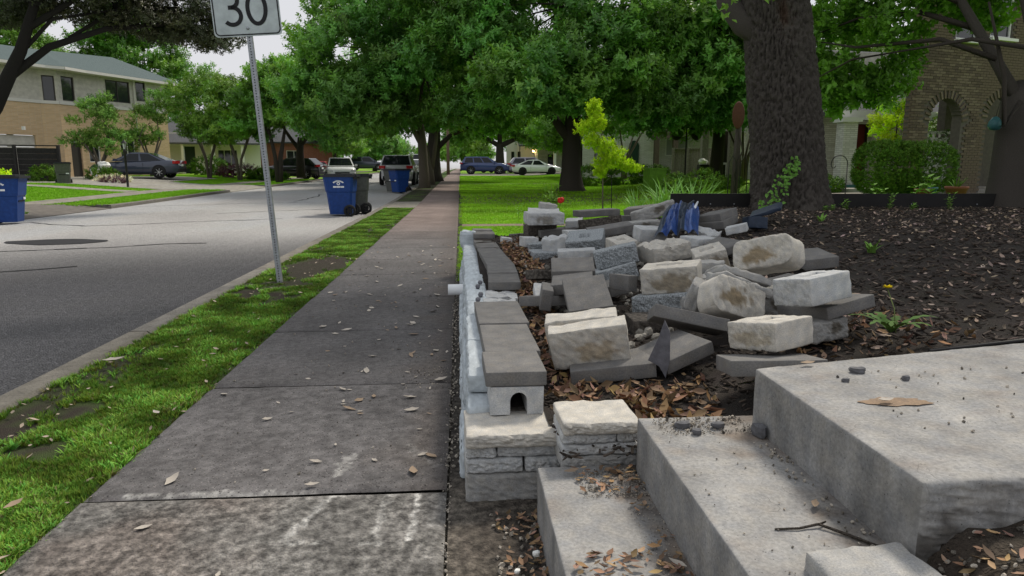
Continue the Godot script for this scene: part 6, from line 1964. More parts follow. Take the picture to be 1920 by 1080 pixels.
func near_things():
	var foot := Vector3(-1.765, -0.05, -6.82)
	var head := Vector3(-1.94, 2.3, -6.92)
	var t := thing("speed_sign", "white speed limit sign reading 30 on a leaning perforated steel post", "sign", foot)
	var y := (head - foot).normalized()
	var z := Vector3(0.05, 0, 1.0)
	z = (z - y * z.dot(y)).normalized()
	var B := Basis(y.cross(z), y, z)
	var s := S()
	var w := 0.024
	var H := 3.2
	var n := int(H / 0.0254)
	for k in n:
		var c := 0.0127 + k * 0.0254
		for f in 2:
			var F := Basis() if f == 0 else Basis(Vector3.UP, PI)
			var ring := []
			for j in 8: ring.append(F * Vector3(cos(TAU * (j + 0.5) / 8) * 0.0062, c + sin(TAU * (j + 0.5) / 8) * 0.0062, w))
			var sq := [Vector3(w, c + 0.0127, w), Vector3(-w, c + 0.0127, w), Vector3(-w, c - 0.0127, w), Vector3(w, c - 0.0127, w)].map(func(p): return F * p)
			for q in 4:
				var i0 := (q * 2) % 8
				s.add_vertex(sq[q]); s.add_vertex(ring[(i0 + 1) % 8]); s.add_vertex(ring[i0])
				quad(s, sq[q], sq[(q + 1) % 4], ring[(i0 + 2) % 8], ring[(i0 + 1) % 8])
	for f in [PI / 2, -PI / 2]:
		var F := Basis(Vector3.UP, f)
		quad(s, F * Vector3(-w, H, w), F * Vector3(w, H, w), F * Vector3(w, 0, w), F * Vector3(-w, 0, w))
	var po := put("post", done(s), M.galv, t)
	po.basis = B
	var core := put("post_inside", boxm(Vector3(0, H * 0.5, 0), Vector3(0.03, H, 0.03)), M.black, t)
	core.basis = B
	# the plate: 0.61 by 0.76, its lower edge at 2.13 above the verge
	var pb := 2.335
	s = S()
	var pl := PackedVector2Array()
	var hw := 0.305
	var hh := 0.381
	for q in 4:
		for k in 6:
			var a := TAU * (q / 4.0) + PI / 2 * k / 5.0
			var cx := (hw - 0.04) * (1 if q == 0 or q == 3 else -1)
			var cy := (hh - 0.04) * (1 if q < 2 else -1)
			pl.append(Vector2(cx + cos(a) * 0.04, cy + sin(a) * 0.04))
	prism(s, pl, -0.0015, 0.0015)
	var at := foot - foot + B * Vector3(0, pb + hh, 0.03)
	var roll := Basis(Vector3.BACK, 0.0)
	var pt := put("plate", done(s), M.sign_face, t)
	pt.transform = Transform3D(B * roll * Basis(Vector3.RIGHT, PI / 2), at)
	s = S()
	var bd := []
	for q in pl: bd.append(q * Vector2(0.945, 0.957))
	ribbon(s, bd, 0.011, true)
	var bo := put("border", done(s), M.sign_black, t)
	bo.transform = Transform3D(B * roll, at + B * Vector3(0, 0, 0.004))
	# digits, 0.27 high
	s = S()
	var p3 := []
	var c0 := Vector2(-0.125, -hh + 0.105)
	for k in 19:
		var a := lerpf(-2.45, 1.62, k / 18.0)
		p3.append(c0 + Vector2(cos(a) * 0.077, 0.079 + sin(a) * 0.077))
	ribbon(s, p3, 0.037)
	var q3 := []
	for k in 17:
		var a := lerpf(-1.5, 2.4, k / 16.0)
		q3.append(c0 + Vector2(-0.006 + cos(a) * 0.064, 0.215 + sin(a) * 0.06))
	ribbon(s, q3, 0.037)
	ribbon(s, [c0 + Vector2(-0.03, 0.155), c0 + Vector2(0.01, 0.155)], 0.037)
	put("digit", done(s), M.sign_black, t).transform = Transform3D(B * roll, at + B * Vector3(0, 0, 0.004))
	s = S()
	var p0 := []
	for k in 32:
		var a := TAU * k / 32
		p0.append(Vector2(0.098 + cos(a) * 0.08, -hh + 0.245 + sin(a) * 0.138))
	ribbon(s, p0, 0.037, true)
	put("digit", done(s), M.sign_black, t).transform = Transform3D(B * roll, at + B * Vector3(0, 0, 0.0043))
	for yy in [-hh + 0.07, hh - 0.07]:
		s = S(true)
		lathe(s, [Vector2(0.014, 0), Vector2(0.013, 0.006), Vector2(0.006, 0.01), Vector2(0.001, 0.011)], 12, Vector3.ZERO, Basis(Vector3.RIGHT, PI / 2))
		put("bolt", done(s), M.galv, t).transform = Transform3D(B, at + B * Vector3(0, yy, 0.004))
	# loose bits lying on the steps
	var tw := thing("twig", "long dark forked twig lying across the second step", "twig", Vector3(0.64, 0.3425, -1.285))
	put("stem", tubem([Vector3(0, 0, 0), Vector3(0.05, 0.002, 0.004), Vector3(0.095, 0.005, -0.004), Vector3(0.13, 0.003, 0.03), Vector3(0.175, 0.002, 0.085)], [0.0022, 0.0026, 0.0032, 0.0034, 0.003], 7, 0.5), M.bark, tw)
	put("side_shoot", tubem([Vector3(0.095, 0.004, -0.004), Vector3(0.115, 0.006, -0.012)], [0.003, 0.002], 5), M.bark, tw)
	for r in [["dark stone chip leaning on the landing's riser", Vector3(0.822, 0.357, -1.78), Vector3(0.035, 0.045, 0.06), 3], ["flat dark pebble near the middle of the landing", Vector3(1.11, 0.517, -1.81), Vector3(0.05, 0.022, 0.034), 4],
			["small round dark pebble at the landing's right side", Vector3(1.2, 0.517, -1.73), Vector3(0.02, 0.018, 0.02), 5], ["small grey pebble left of the flat pebble on the landing", Vector3(1.03, 0.515, -1.73), Vector3(0.022, 0.014, 0.018), 6],
			["grey chip at the far corner of the second step", Vector3(0.63, 0.349, -1.86), Vector3(0.05, 0.025, 0.035), 7], ["dark chip beside the leaf heap above the second step", Vector3(0.73, 0.349, -1.85), Vector3(0.045, 0.022, 0.03), 8],
			["grey crumb in front of the second step's far chips", Vector3(0.655, 0.347, -1.81), Vector3(0.03, 0.022, 0.03), 9], ["white pebble in the dirt beside the first step", Vector3(0.2, 0.012, -1.78), Vector3(0.024, 0.018, 0.022), 10], ["second white pebble nearer in the dirt by the first step", Vector3(0.14, 0.01, -1.7), Vector3(0.018, 0.014, 0.018), 11]]:
		var o := put("pebble", rock(r[2], r[3], 7, 10), M.dark_pebble if r[3] < 10 else M.bloom_white)
		o.position = r[1]
		tag(o, r[0], "pebble")
	# dandelion at the landing's corner
	var d := thing("dandelion", "dandelion with one yellow flower beside the cap slabs", "dandelion", Vector3(1.6, 0.47, -2.42))
	put("leaves", dandelion_leaves(), M.leaf_dandelion, d)
	put("stem", tubem([Vector3(0.02, 0, 0), Vector3(0.045, 0.08, -0.06), Vector3(0.05, 0.145, -0.12)], [0.0022, 0.002, 0.0018], 6), M.stem, d)
	s = S()
	rng.seed = 3
	for k in 60:
		var a := rng.randf() * TAU
		leaf(s, Vector3(0.05, 0.148, -0.12), Vector3(cos(a), rng.randf_range(0.15, 1.0), sin(a)), Vector3.UP, 0.02, 0.006)
	put("flower", done(s), M.bloom_yellow, d)
	for k in [["low strap leaved weed alone in the mulch right of the heap", Vector3(2.6, bed_y(2.6, -4.2), -4.2), 0.13], ["small low weed in the mulch nearer the massive trunk", Vector3(3.05, bed_y(3.05, -5.7), -5.7), 0.1]]:
		var o := thing("weed", k[0], "weed", k[1])
		put("leaves", blades(14, k[2], 0.022, 0.75, int(k[2] * 1000), 4), M.leaf_weed, o)
	var wi := 0
	for k in [[4.2, -7.35, 0.13], [4.65, -7.33, 0.2], [4.98, -7.3, 0.1], [5.32, -7.25, 0.2], [3.95, -7.25, 0.09]]:
		weed("weed", ["thin weed just right of the massive trunk's foot", "tallest round leaved weed before the black board", "low weed in the middle of the mulch before the black board", "weed with a yellow lower leaf near the right edge tree", "tiny weed touching the massive trunk's roots"][wi], Vector3(k[0], bed_y(k[0], k[1]), k[1]), k[2], 4, 0.05, M.leaf_weed)
		wi += 1

func dandelion_leaves() -> ArrayMesh:
	rng.seed = 6
	var s := S()
	for i in 9:
		var a := TAU * i / 9 + rng.randf_range(-0.2, 0.2)
		var out := Vector3(cos(a), 0, sin(a))
		var side := Vector3(-sin(a), 0, cos(a))
		var l := rng.randf_range(0.1, 0.17)
		var g := rng.randf_range(0.75, 1.2)
		s.set_color(Color(g, g, g * 0.8))
		var prev := []
		for k in 11:
			var t := k / 10.0
			var p := out * l * t + Vector3.UP * l * (1.1 * t - 0.75 * t * t)
			var w := 0.019 * sin(PI * clampf(t * 0.8 + 0.12, 0, 1)) * (1.0 if k % 2 else 0.42)
			var row := [p - side * w, p + side * w]
			if prev: quad(s, row[0], row[1], prev[1], prev[0])
			prev = row
	return done(s)

# ---------- things in the street ----------
func street_things():
	bin_thing("recycling_bin", "blue bin with a white crest standing alone by the near kerb", Vector3(-2.99, -0.125, -17.75), -1.62, M.bin_blue, true)
	bin_thing("rubbish_bin", "grey bin half hidden behind the crested blue bin at the kerb", Vector3(-2.76, -0.125, -18.6), -1.45, M.bin_grey, false)
	bin_thing("recycling_bin", "blue bin in tree shade farther along the near kerb", Vector3(-2.62, -0.02, -30.4), -0.9, M.bin_blue, false)
	bin_thing("rubbish_bin", "dark grey bin behind the shaded blue bin", Vector3(-2.95, -0.02, -31.4), -0.9, M.bin_grey, false)
	bin_thing("recycling_bin", "blue bin cut by the left edge of the picture across the street", Vector3(-9.72, -0.125, -15.7), 1.8, M.bin_blue, true)
	bin_thing("rubbish_bin", "grey bin with a pale mark in front of the dark board fence", Vector3(-17.6, 0.27, -32.6), 0.5, M.bin_grey, true)
	var sedan := {"L": 4.7, "W": 1.8, "H": 1.43, "low": [[-2.35, 0.72], [-2.3, 0.98], [-1.7, 1.0], [-0.6, 0.94], [0.9, 0.9], [1.6, 0.84], [2.15, 0.74], [2.33, 0.6], [2.35, 0.5]], "g": [-1.85, -0.75, 0.1, 1.15], "belt": 0.93, "wb": 2.74, "tail": 0.88, "plate": 0.72}
	car("parked_car", "slate blue sedan parked on the drive before the brick house", "car", Vector3(-18.2, gy(-18.2, -41.4) + 0.02, -41.4), 3.2, M.paint_slate, sedan)
	car("parked_car", "black hatchback parked behind the left street trees", "car", Vector3(-12.3, gy(-12.3, -53.0), -53.0), 2.95, M.paint_black, {"L": 4.5, "W": 1.8, "H": 1.52, "low": [[-2.25, 0.8], [-2.2, 1.0], [-1.2, 1.02], [0.9, 0.98], [1.6, 0.9], [2.1, 0.78], [2.25, 0.55]], "g": [-2.1, -1.5, 0.2, 1.2], "belt": 0.98, "wb": 2.7, "tail": 0.95})
	car("parked_car", "bright red car mostly hidden beyond the black hatchback", "car", Vector3(-11.9, gy(-11.9, -60.5), -60.5), 2.8, M.paint_red, {"L": 4.3, "W": 1.8, "H": 1.3, "low": [[-2.15, 0.7], [-2.1, 0.9], [-1.2, 0.92], [0.8, 0.88], [1.6, 0.8], [2.15, 0.6]], "g": [-1.7, -0.9, 0.0, 0.9], "belt": 0.88, "wb": 2.6})
	var suv := {"L": 4.7, "W": 1.9, "H": 1.68, "low": [[-2.35, 0.8], [-2.3, 1.08], [-1.3, 1.1], [0.9, 1.06], [1.7, 1.0], [2.25, 0.88], [2.35, 0.6]], "g": [-2.25, -1.7, 0.35, 1.25], "belt": 1.06, "wb": 2.75, "wr": 0.36, "tail": 1.0}
	car("parked_car", "white car facing the camera at the far kerb", "car", Vector3(-8.3, 0.16, -49.5), -1.35, M.paint_white, {"L": 4.7, "W": 1.88, "H": 1.6, "low": [[-2.35, 0.8], [-2.3, 1.02], [-1.3, 1.04], [0.9, 1.0], [1.7, 0.93], [2.25, 0.82], [2.35, 0.6]], "g": [-2.2, -1.5, 0.25, 1.25], "belt": 1.0, "wb": 2.75})
	car("parked_car", "slate off roader on a drive far up the left side", "car", Vector3(-11.8, 0.75, -90.0), 0.2, M.paint_slate, suv)
	car("parked_car", "silver and black off roader parked behind the shaded blue bin", "car", Vector3(-3.5, 0.1, -41.0), PI / 2, M.paint_silver, suv)
	car("parked_car", "white car parked ahead of the silver off roader", "car", Vector3(-3.4, 0.24, -52.0), PI / 2, M.paint_white, sedan)
	car("parked_car", "dark pickup seen past the black trunked oak", "truck", Vector3(-3.3, 0.34, -63.0), PI / 2, M.paint_black, {"L": 5.6, "W": 2.0, "H": 1.9, "low": [[-2.8, 0.9], [-2.75, 1.22], [-0.6, 1.24], [1.0, 1.2], [1.8, 1.15], [2.6, 1.1], [2.8, 0.7]], "g": [-0.7, -0.5, 0.5, 1.2], "belt": 1.2, "wb": 3.5, "wr": 0.4, "windows": 1})
	car("parked_car", "white pickup at the far end of the street", "truck", Vector3(-5.6, 0.55, -118.0), PI / 2 + 0.9, M.paint_white, suv)
	car("parked_car", "navy off roader parked across the drive beside the pavement", "car", Vector3(2.5, gy(2.5, -72.0) + 0.01, -72.0), 0.0, M.paint_navy, {"L": 5.0, "W": 2.0, "H": 1.78, "low": [[-2.5, 0.85], [-2.46, 1.16], [-1.3, 1.18], [0.9, 1.15], [1.7, 1.12], [2.35, 1.02], [2.5, 0.65]], "g": [-2.4, -2.0, 0.25, 1.25], "belt": 1.14, "wb": 2.86, "wr": 0.39, "windows": 3, "tail": 1.12, "sill": 0.3})
	car("parked_car", "white coupe with a sloping roof parked before the pale house", "car", Vector3(7.1, gy(7.1, -65.6) + 0.01, -65.6), 0.0, M.paint_white, {"L": 4.65, "W": 1.8, "H": 1.42, "low": [[-2.32, 0.7], [-2.27, 0.95], [-1.7, 0.99], [-0.6, 0.95], [0.9, 0.9], [1.6, 0.84], [2.15, 0.72], [2.32, 0.5]], "g": [-2.0, -0.75, 0.15, 1.1], "belt": 0.92, "wb": 2.7, "tail": 0.86, "rims": M.black})
	car("parked_car", "plum grey crossover half hidden behind the white coupe", "car", Vector3(7.2, gy(7.2, -72.0) + 0.01, -72.0), 0.0, M.paint_plum, suv)
	car("parked_car", "silver car between the navy off roader and the oak trunk", "car", Vector3(4.4, gy(4.4, -84.0), -84.0), -0.6, M.paint_silver, sedan)
	# lamp post on the far lawn
	var t := thing("lamp_post", "slim black lamp post on the lawn in front of the slate sedan", "lamp post", Vector3(-14.83, -0.02, -32.5))
	var s := S(true)
	lathe(s, [Vector2(0.09, -0.1), Vector2(0.09, 0.14), Vector2(0.05, 0.2), Vector2(0.045, 1.75), Vector2(0.07, 1.78), Vector2(0.07, 1.82), Vector2(0.03, 1.9)], 12)
	put("pole", done(s), M.iron, t)
	s = S()
	for k in 4:
		var a := TAU * k / 4 + PI / 4
		bar(s, Vector3(cos(a) * 0.05, 1.9, sin(a) * 0.05), Vector3(cos(a) * 0.09, 2.16, sin(a) * 0.09), 0.014, 0.014)
	put("cage", done(s), M.iron, t)
	s = S(true)
	lathe(s, [Vector2(0.04, 1.9), Vector2(0.075, 2.15)], 8)
	put("lantern_glass", done(s), M.lamp_glass, t)
	s = S()
	lathe(s, [Vector2(0.13, 2.15), Vector2(0.12, 2.18), Vector2(0.03, 2.29), Vector2(0.01, 2.36)], 8)
	put("lantern_cap", done(s), M.iron, t)
	# dark fence before the garage: rails, posts and lapped boards
	t = thing("board_fence", "dark weathered board fence in front of the garage", "fence")
	var a2 := Vector3(-26.0, 0.4, -33.2)
	var b2 := Vector3(-19.5, 0.4, -36.0)
	for k in 5:
		var p := a2.lerp(b2, k / 4.0)
		put("post", boxm(p + Vector3(0, 0.85, 0.08), Vector3(0.12, 1.8, 0.12)), M.fence_dark, t)
	for k in 4:
		for j in 6:
			var p := a2.lerp(b2, (k + 0.03) / 4.0) + Vector3(0, 0.16 + j * 0.262, 0)
			var q := a2.lerp(b2, (k + 0.97) / 4.0) + Vector3(0, 0.16 + j * 0.262, 0)
			s = S()
			bar(s, p, q, 0.03, 0.259)
			put("board", done(s), M.fence_dark, t)
	s = S()
	bar(s, a2 + Vector3(0, 1.72, 0.03), b2 + Vector3(0, 1.72, 0.03), 0.14, 0.05)
	put("top_rail", done(s), M.fence_dark, t)
	# planting before the brick house
	shrub("shrub", "yellow green shrub behind the blue bin at the left edge", "shrub", Vector3(-16.2, 0.1, -25.8), [[0, 0.4, 0, 0.6, 0.45, 0.5]], 160, 0.28, M.leaf_lime)
	shrub("shrub", "dark strappy shrub at the foot of the board fence", "shrub", Vector3(-19.4, 0.32, -34.6), [[0, 0.4, 0, 0.8, 0.45, 0.5]], 200, 0.26, M.leaf_hedge)
	shrub("shrub", "low green shrub beside the white bloom bed", "shrub", Vector3(-18.9, 0.35, -38.2), [[0, 0.35, 0, 0.6, 0.4, 0.5], [0.7, 0.3, 0.1, 0.5, 0.35, 0.4]], 160, 0.24, M.leaf_hedge)
	shrub("flower_bed", "white flowering mound in front of the slate sedan", "flowers", Vector3(-17.2, 0.3, -36.2), [[0, 0.16, 0, 1.0, 0.26, 0.5]], 300, 0.16, M.bloom_white)
	shrub("flower_bed", "plum coloured plants in front of the white flowers", "flowers", Vector3(-16.6, 0.26, -34.9), [[0, 0.16, 0, 0.7, 0.24, 0.35]], 200, 0.16, M.bloom_plum)
	var pi := 0
	for k in [[-19.6, -39.4, 0.0], [-19.3, -39.7, 0.32]]:
		var pot := thing("flower_pot", ["white blooms in a pot under the airy small tree", "second white bloom pot stacked higher beside the small tree"][pi], "flower pot", Vector3(k[0], 0.38 + k[2], k[1]))
		s = S(true)
		lathe(s, [Vector2(0.12, 0), Vector2(0.2, 0.34), Vector2(0.17, 0.34)], 12)
		put("pot", done(s), M.frame_white, pot)
		put("blooms", rock(Vector3(0.6, 0.4, 0.6), pi + 2, 8, 12, 0.6), M.bloom_white, pot).position.y = 0.5
		pi += 1
	var li := 0
	for k in [[-15.2, -49.5, 1.5, 0.9], [-13.4, -48.6, 1.0, 0.75], [-12.2, -47.4, 0.8, 0.6], [-17.8, -51.5, 1.4, 1.3]]:
		shrub("shrub", ["dark red brown shrub under the left street trees", "clipped green shrub between the left street trees", "low shrub at the foot of the dark stemmed tree", "tall dark shrub beside the white house door"][li], "shrub", Vector3(k[0], gy(k[0], k[1]) - 0.05, k[1]), [[0, k[3] * 0.5, 0, k[2], k[3] * 0.55, 0.8]], 300, 0.34, M.leaf_hedge if li != 0 else M.bloom_plum)
		li += 1
	# utility pole by the far pavement
	t = thing("utility_pole", "brown wooden utility pole beside the far end of the pavement", "pole", Vector3(-1.2, 0.4, -70.5))
	put("shaft", tubem([Vector3(0, -0.3, 0), Vector3(0, 3.5, 0), Vector3(0, 8.0, 0)], [0.17, 0.15, 0.12], 10), M.wood_pole, t)
	put("crossarm", boxm(Vector3(0, 7.4, 0.14), Vector3(2.2, 0.12, 0.1)), M.wood_pole, t)

# ---------- things in the right-hand gardens ----------
func garden_things():
	# lime sapling and its stake
	var t := thing("sapling", "bright lime green young tree on a thin pale stem", "sapling", Vector3(3.5, -0.05, -17.0))
	put("trunk", tubem([Vector3(0, -0.1, 0), Vector3(-0.02, 0.8, 0), Vector3(0.02, 1.6, -0.05), Vector3(-0.2, 2.5, -0.2)], [0.022, 0.018, 0.014, 0.006], 7), M.bark_pale, t)
	var bs := S(true)
	var buf := PackedFloat32Array()
	rng.seed = 61
	var lobes := [[-0.26, 2.5, 0, 0.15, 0.22, 0.16], [-0.5, 2.05, 0.1, 0.24, 0.16, 0.2], [-0.2, 2.15, 0, 0.22, 0.2, 0.2], [-0.32, 1.75, 0, 0.2, 0.17, 0.2], [0.02, 1.62, 0, 0.26, 0.18, 0.2], [0.25, 1.42, 0.05, 0.3, 0.16, 0.2], [0.0, 1.22, 0, 0.26, 0.16, 0.2], [0.45, 1.2, 0, 0.26, 0.12, 0.18], [0.68, 1.1, 0, 0.2, 0.08, 0.16], [-0.08, 0.98, 0, 0.16, 0.1, 0.15]]
	for l in lobes:
		var cc := Vector3(l[0], l[1], l[2])
		tube(bs, [Vector3(0.0, l[1] - 0.35, 0), cc.lerp(Vector3(0, l[1], 0), 0.4), cc], [0.008, 0.006, 0.003], 5)
		for k in 100:
			var p := cc + rv() * pow(rng.randf(), 0.45) * Vector3(l[3], l[4], l[5]) * 1.2
			var g := rng.randf_range(0.65, 1.15)
			push(buf, spin(rv() + Vector3.UP, rng.randf_range(0.11, 0.19), rng.randf() * TAU), p, Color(g, g, g))
	put("branch", done(bs), M.bark_pale, t)
	scatter("foliage", M.sprig, M.leaf_lime, buf, t)
	var st := thing("stake", "thin black garden stake to the right of the lime sapling", "stake", Vector3(3.72, -0.05, -17.0))
	put("rod", tubem([Vector3(0, -0.1, 0), Vector3(-0.02, 0.95, 0)], [0.012, 0.01], 6), M.iron, st)
	put("foot_plate", boxm(Vector3(0.02, 0.06, 0), Vector3(0.08, 0.02, 0.03)), M.iron, st)
	# rose with one red bloom
	var r := thing("rose_bush", "leafy rose bush behind the heap with a round red bloom", "rose", Vector3(1.88, -0.02, -14.0))
	var ss2 := S(true)
	var ls := S()
	rng.seed = 71
	for k in 7:
		var top := Vector3(rng.randf_range(-0.28, 0.2), rng.randf_range(0.45, 0.85), rng.randf_range(-0.15, 0.15))
		tube(ss2, [Vector3.ZERO, top * 0.5 + rv() * 0.03, top], [0.008, 0.006, 0.003], 5)
		for j in 9:
			var g := rng.randf_range(0.8, 1.3)
			ls.set_color(Color(g, g, g * 0.7))
			leaf(ls, top * rng.randf_range(0.45, 1.0), rv() + Vector3(0, 0.1, 0), Vector3.UP + rv() * 0.3, rng.randf_range(0.09, 0.15), 0.075)
	tube(ss2, [Vector3.ZERO, Vector3(0.1, 0.25, 0.02), Vector3(0.13, 0.42, 0.05)], [0.008, 0.006, 0.005], 5)
	put("stem", done(ss2), M.stem, r)
	put("leaves", done(ls), M.leaf_weed, r).set_meta("kind", "stuff")
	put("bloom", rock(Vector3(0.13, 0.13, 0.13), 5, 9, 14, 0.5), M.bloom_red, r).position = Vector3(0.13, 0.45, 0.06)
	weed("seedling", "spindly seedling on the lawn left of the rose bush", Vector3(1.28, -0.03, -15.2), 0.5, 2, 0.08, M.leaf_blue, "seedling")
	# day lilies
	var dl := blades(44, 0.95, 0.035, 0.75, 81, 5)
	var di := 0
	for k in [[4.75, -16.6, 1.05], [5.15, -17.0, 1.25], [5.6, -16.7, 1.2], [6.0, -17.2, 1.15], [4.4, -17.3, 0.85]]:
		var d := thing("day_lily", ["strap leaved lily clump at the left of the row by the green box", "second strap leaved clump in front of the green box", "middle strap leaved clump above the black board", "right hand strap leaved clump above the black board", "smallest strap leaved clump next to the stake"][di], "lily", Vector3(k[0], -0.05, k[1]), di * 1.3, "strap leaved lilies behind the heap")
		d.scale = Vector3.ONE * k[2]
		put("leaves", dl, M.leaf_strap, d).set_meta("kind", "stuff")
		di += 1
	# green utility box
	t = thing("utility_box", "plain bright green metal utility box on the lawn", "utility box", Vector3(7.75, 0.0, -27.6), 0.2)
	var s := S()
	bx(s, Vector3(0, 0.5, 0), Vector3(0.72, 1.02, 0.6))
	put("cabinet", done(s), M.utility, t)
	put("lid", boxm(Vector3(0, 1.03, 0.0), Vector3(0.76, 0.06, 0.66)), M.utility, t)
	put("base", boxm(Vector3(0, 0.02, 0), Vector3(0.85, 0.1, 0.75)), M.concrete, t)
	put("latch", boxm(Vector3(0.25, 0.6, 0.305), Vector3(0.05, 0.09, 0.02)), M.galv, t)
	# hedges
	shrub("hedge", "long low dark hedge before the white brick house", "hedge", Vector3(8.0, 0.2, -35.0), [[-1.0, 0.45, 0, 1.1, 0.55, 0.7], [0.4, 0.45, 0, 1.2, 0.55, 0.7], [1.6, 0.45, -0.1, 1.0, 0.52, 0.7]], 700, 0.24, M.leaf_hedge, {"square": 0.6, "fill": 0.8, "mesh": M.sprig_fine})
	shrub("hedge", "plump clipped round hedge by the dark brick arch", "hedge", Vector3(10.75, 0.35, -16.4), [[-0.42, 0.72, 0, 0.72, 0.66, 0.7], [0.35, 0.72, 0, 0.85, 0.64, 0.75]], 4200, 0.1, M.leaf_hedge, {"square": 0.75, "fill": 0.86, "mesh": M.sprig_fine})
	var gi := 0
	for k in [[9.0, -25.5, 0.75, 0.5], [8.2, -26.3, 0.55, 0.42], [10.3, -26.4, 0.6, 0.3], [11.8, -22.0, 0.7, 0.3], [9.3, -21.5, 0.5, 0.22]]:
		shrub("shrub", ["rounded yellow green shrub below the black planters", "pale shrub right of the green box", "dark low shrub at the end of the shrub row", "grassy planting at the white column's foot", "low ferny plant just above the black board"][gi], "shrub", Vector3(k[0], gy(k[0], k[1]) - 0.04, k[1]), [[0, k[3] * 0.8, 0, k[2], k[3], 0.5]], 360, 0.2, [M.leaf_warm, M.leaf_weed, M.leaf_hedge, M.leaf_hedge, M.leaf_weed][gi], {"mesh": M.sprig_fine})
		gi += 1
	# grey board fence and gate
	t = thing("board_fence", "grey weathered board fence between the porch column and awning", "fence")
	for k in 15:
		var x := 12.25 + k * 0.165
		put("board", boxm(Vector3(x, 1.25 + 0.015 * sin(k * 2.0), -39.9 + k * 0.012), Vector3(0.155, 1.75, 0.025)), M.fence_grey, t)
	put("rail", boxm(Vector3(13.4, 0.8, -39.95), Vector3(2.5, 0.1, 0.05)), M.fence_grey, t)
	put("top_rail", boxm(Vector3(13.4, 2.14, -39.8), Vector3(2.5, 0.05, 0.16)), M.fence_grey, t)
	for x in [12.2, 13.05, 14.7]: put("post", boxm(Vector3(x, 1.25, -39.75), Vector3(0.14, 1.9, 0.1)), M.fence_grey, t)
	# black planters with white flowers
	for k in 2:
		var p := thing("planter", ["left black planter with white flowers by the porch column", "right black planter with white flowers by the porch column"][k], "planter", Vector3(12.75 + k * 0.78, 0.3, -36.2), 0.0, "black planters by the porch")
		put("box", boxm(Vector3(0, 0.45, 0), Vector3(0.5 + k * 0.16, 0.95, 0.5)), M.black_edge, p)
		put("blooms", rock(Vector3(0.5, 0.36, 0.5), 20 + k, 8, 12, 0.7), M.bloom_white, p).position.y = 1.06
	# iron pole with hanging baskets
	t = thing("basket_pole", "black iron pole carrying two dark hanging baskets", "plant pole", Vector3(10.35, 0.2, -31.8))
	put("pole", tubem([Vector3(0, -0.2, 0), Vector3(0, 2.7, 0)], [0.035, 0.03], 8), M.iron, t)
	put("arm", tubem([Vector3(-0.5, 2.55, 0), Vector3(0, 2.72, 0), Vector3(0.5, 2.55, 0)], [0.02, 0.025, 0.02], 6), M.iron, t)
	for sd in [-1, 1]:
		s = S(true)
		lathe(s, [Vector2(0.05, 2.1), Vector2(0.2, 2.2), Vector2(0.26, 2.38)], 12, Vector3(sd * 0.46, 0, 0))
		var bk := put("basket", done(s), M.iron, t)
		put("plant", rock(Vector3(0.6, 0.4, 0.6), 30 + sd, 8, 12, 0.7), M.leaf_hedge, bk).position = Vector3(sd * 0.46, 2.45, 0)
	# rusty disc ornament on its post with a trellis
	t = thing("garden_ornament", "rusty oval disc ornament on a wooden post left of the massive trunk", "garden ornament", Vector3(7.15, 0.1, -17.9))
	s = S(true)
	lathe(s, [Vector2(0.001, -0.03), Vector2(0.15, -0.025), Vector2(0.165, 0.0), Vector2(0.15, 0.025), Vector2(0.001, 0.03)], 20, Vector3.ZERO, Basis(Vector3.RIGHT, PI / 2))
	var disc := put("disc", done(s), M.rust, t)
	disc.position = Vector3(-0.02, 2.3, 0.1)
	disc.scale = Vector3(1.0, 2.1, 1.0)
	put("post", tubem([Vector3(0, -0.2, 0), Vector3(0.02, 1.0, 0), Vector3(0.05, 2.0, 0)], [0.1, 0.09, 0.08], 9, 0.3), M.bark, t)
	put("vine", tubem([Vector3(0.1, 0.1, 0.08), Vector3(-0.08, 0.8, 0.12), Vector3(0.14, 1.4, 0.1), Vector3(0.0, 2.0, 0.1)], [0.02, 0.025, 0.02, 0.015], 6, 0.4), M.bark, t)
	for x in [-0.12, 0.18]: put("hoop", tubem([Vector3(x - 0.1, 0.0, 0.15), Vector3(x - 0.1, 1.1, 0.15), Vector3(x, 1.28, 0.15), Vector3(x + 0.1, 1.1, 0.15), Vector3(x + 0.1, 0.0, 0.15)], [0.012, 0.012, 0.012, 0.012, 0.012], 6), M.iron, t)
	# shepherd's crook
	t = thing("garden_hook", "black iron shepherd's crook before the white column", "garden hook", Vector3(7.75, 0.1, -13.6))
	var pts := [Vector3(0, -0.2, 0), Vector3(0, 1.05, 0)]
	var rad := [0.011, 0.011]
	for k in 9:
		var a := PI * k / 8.0
		pts.append(Vector3(-0.17 + cos(a) * 0.17, 1.05 + sin(a) * 0.17, 0))
		rad.append(0.01)
	for k in 5:
		var a := PI + PI * (k + 1) / 5.0
		pts.append(Vector3(-0.29 - 0.0 + cos(a) * 0.05, 1.02 + sin(a) * 0.05, 0))
		rad.append(0.008)
	put("rod", tubem(pts, rad, 7), M.iron, t)
	# big leaved plants and pots in front of the arched house
	weed("garden_plant", "broad leaved plant in front of the round hedge", Vector3(8.2, 0.1, -11.8), 0.9, 5, 0.2, M.leaf_weed, "plant")
	weed("garden_plant", "lower leafy plant left of the broad leaved plant", Vector3(7.6, 0.1, -12.4), 0.7, 5, 0.15, M.leaf_weed, "plant")
	var qi := 0
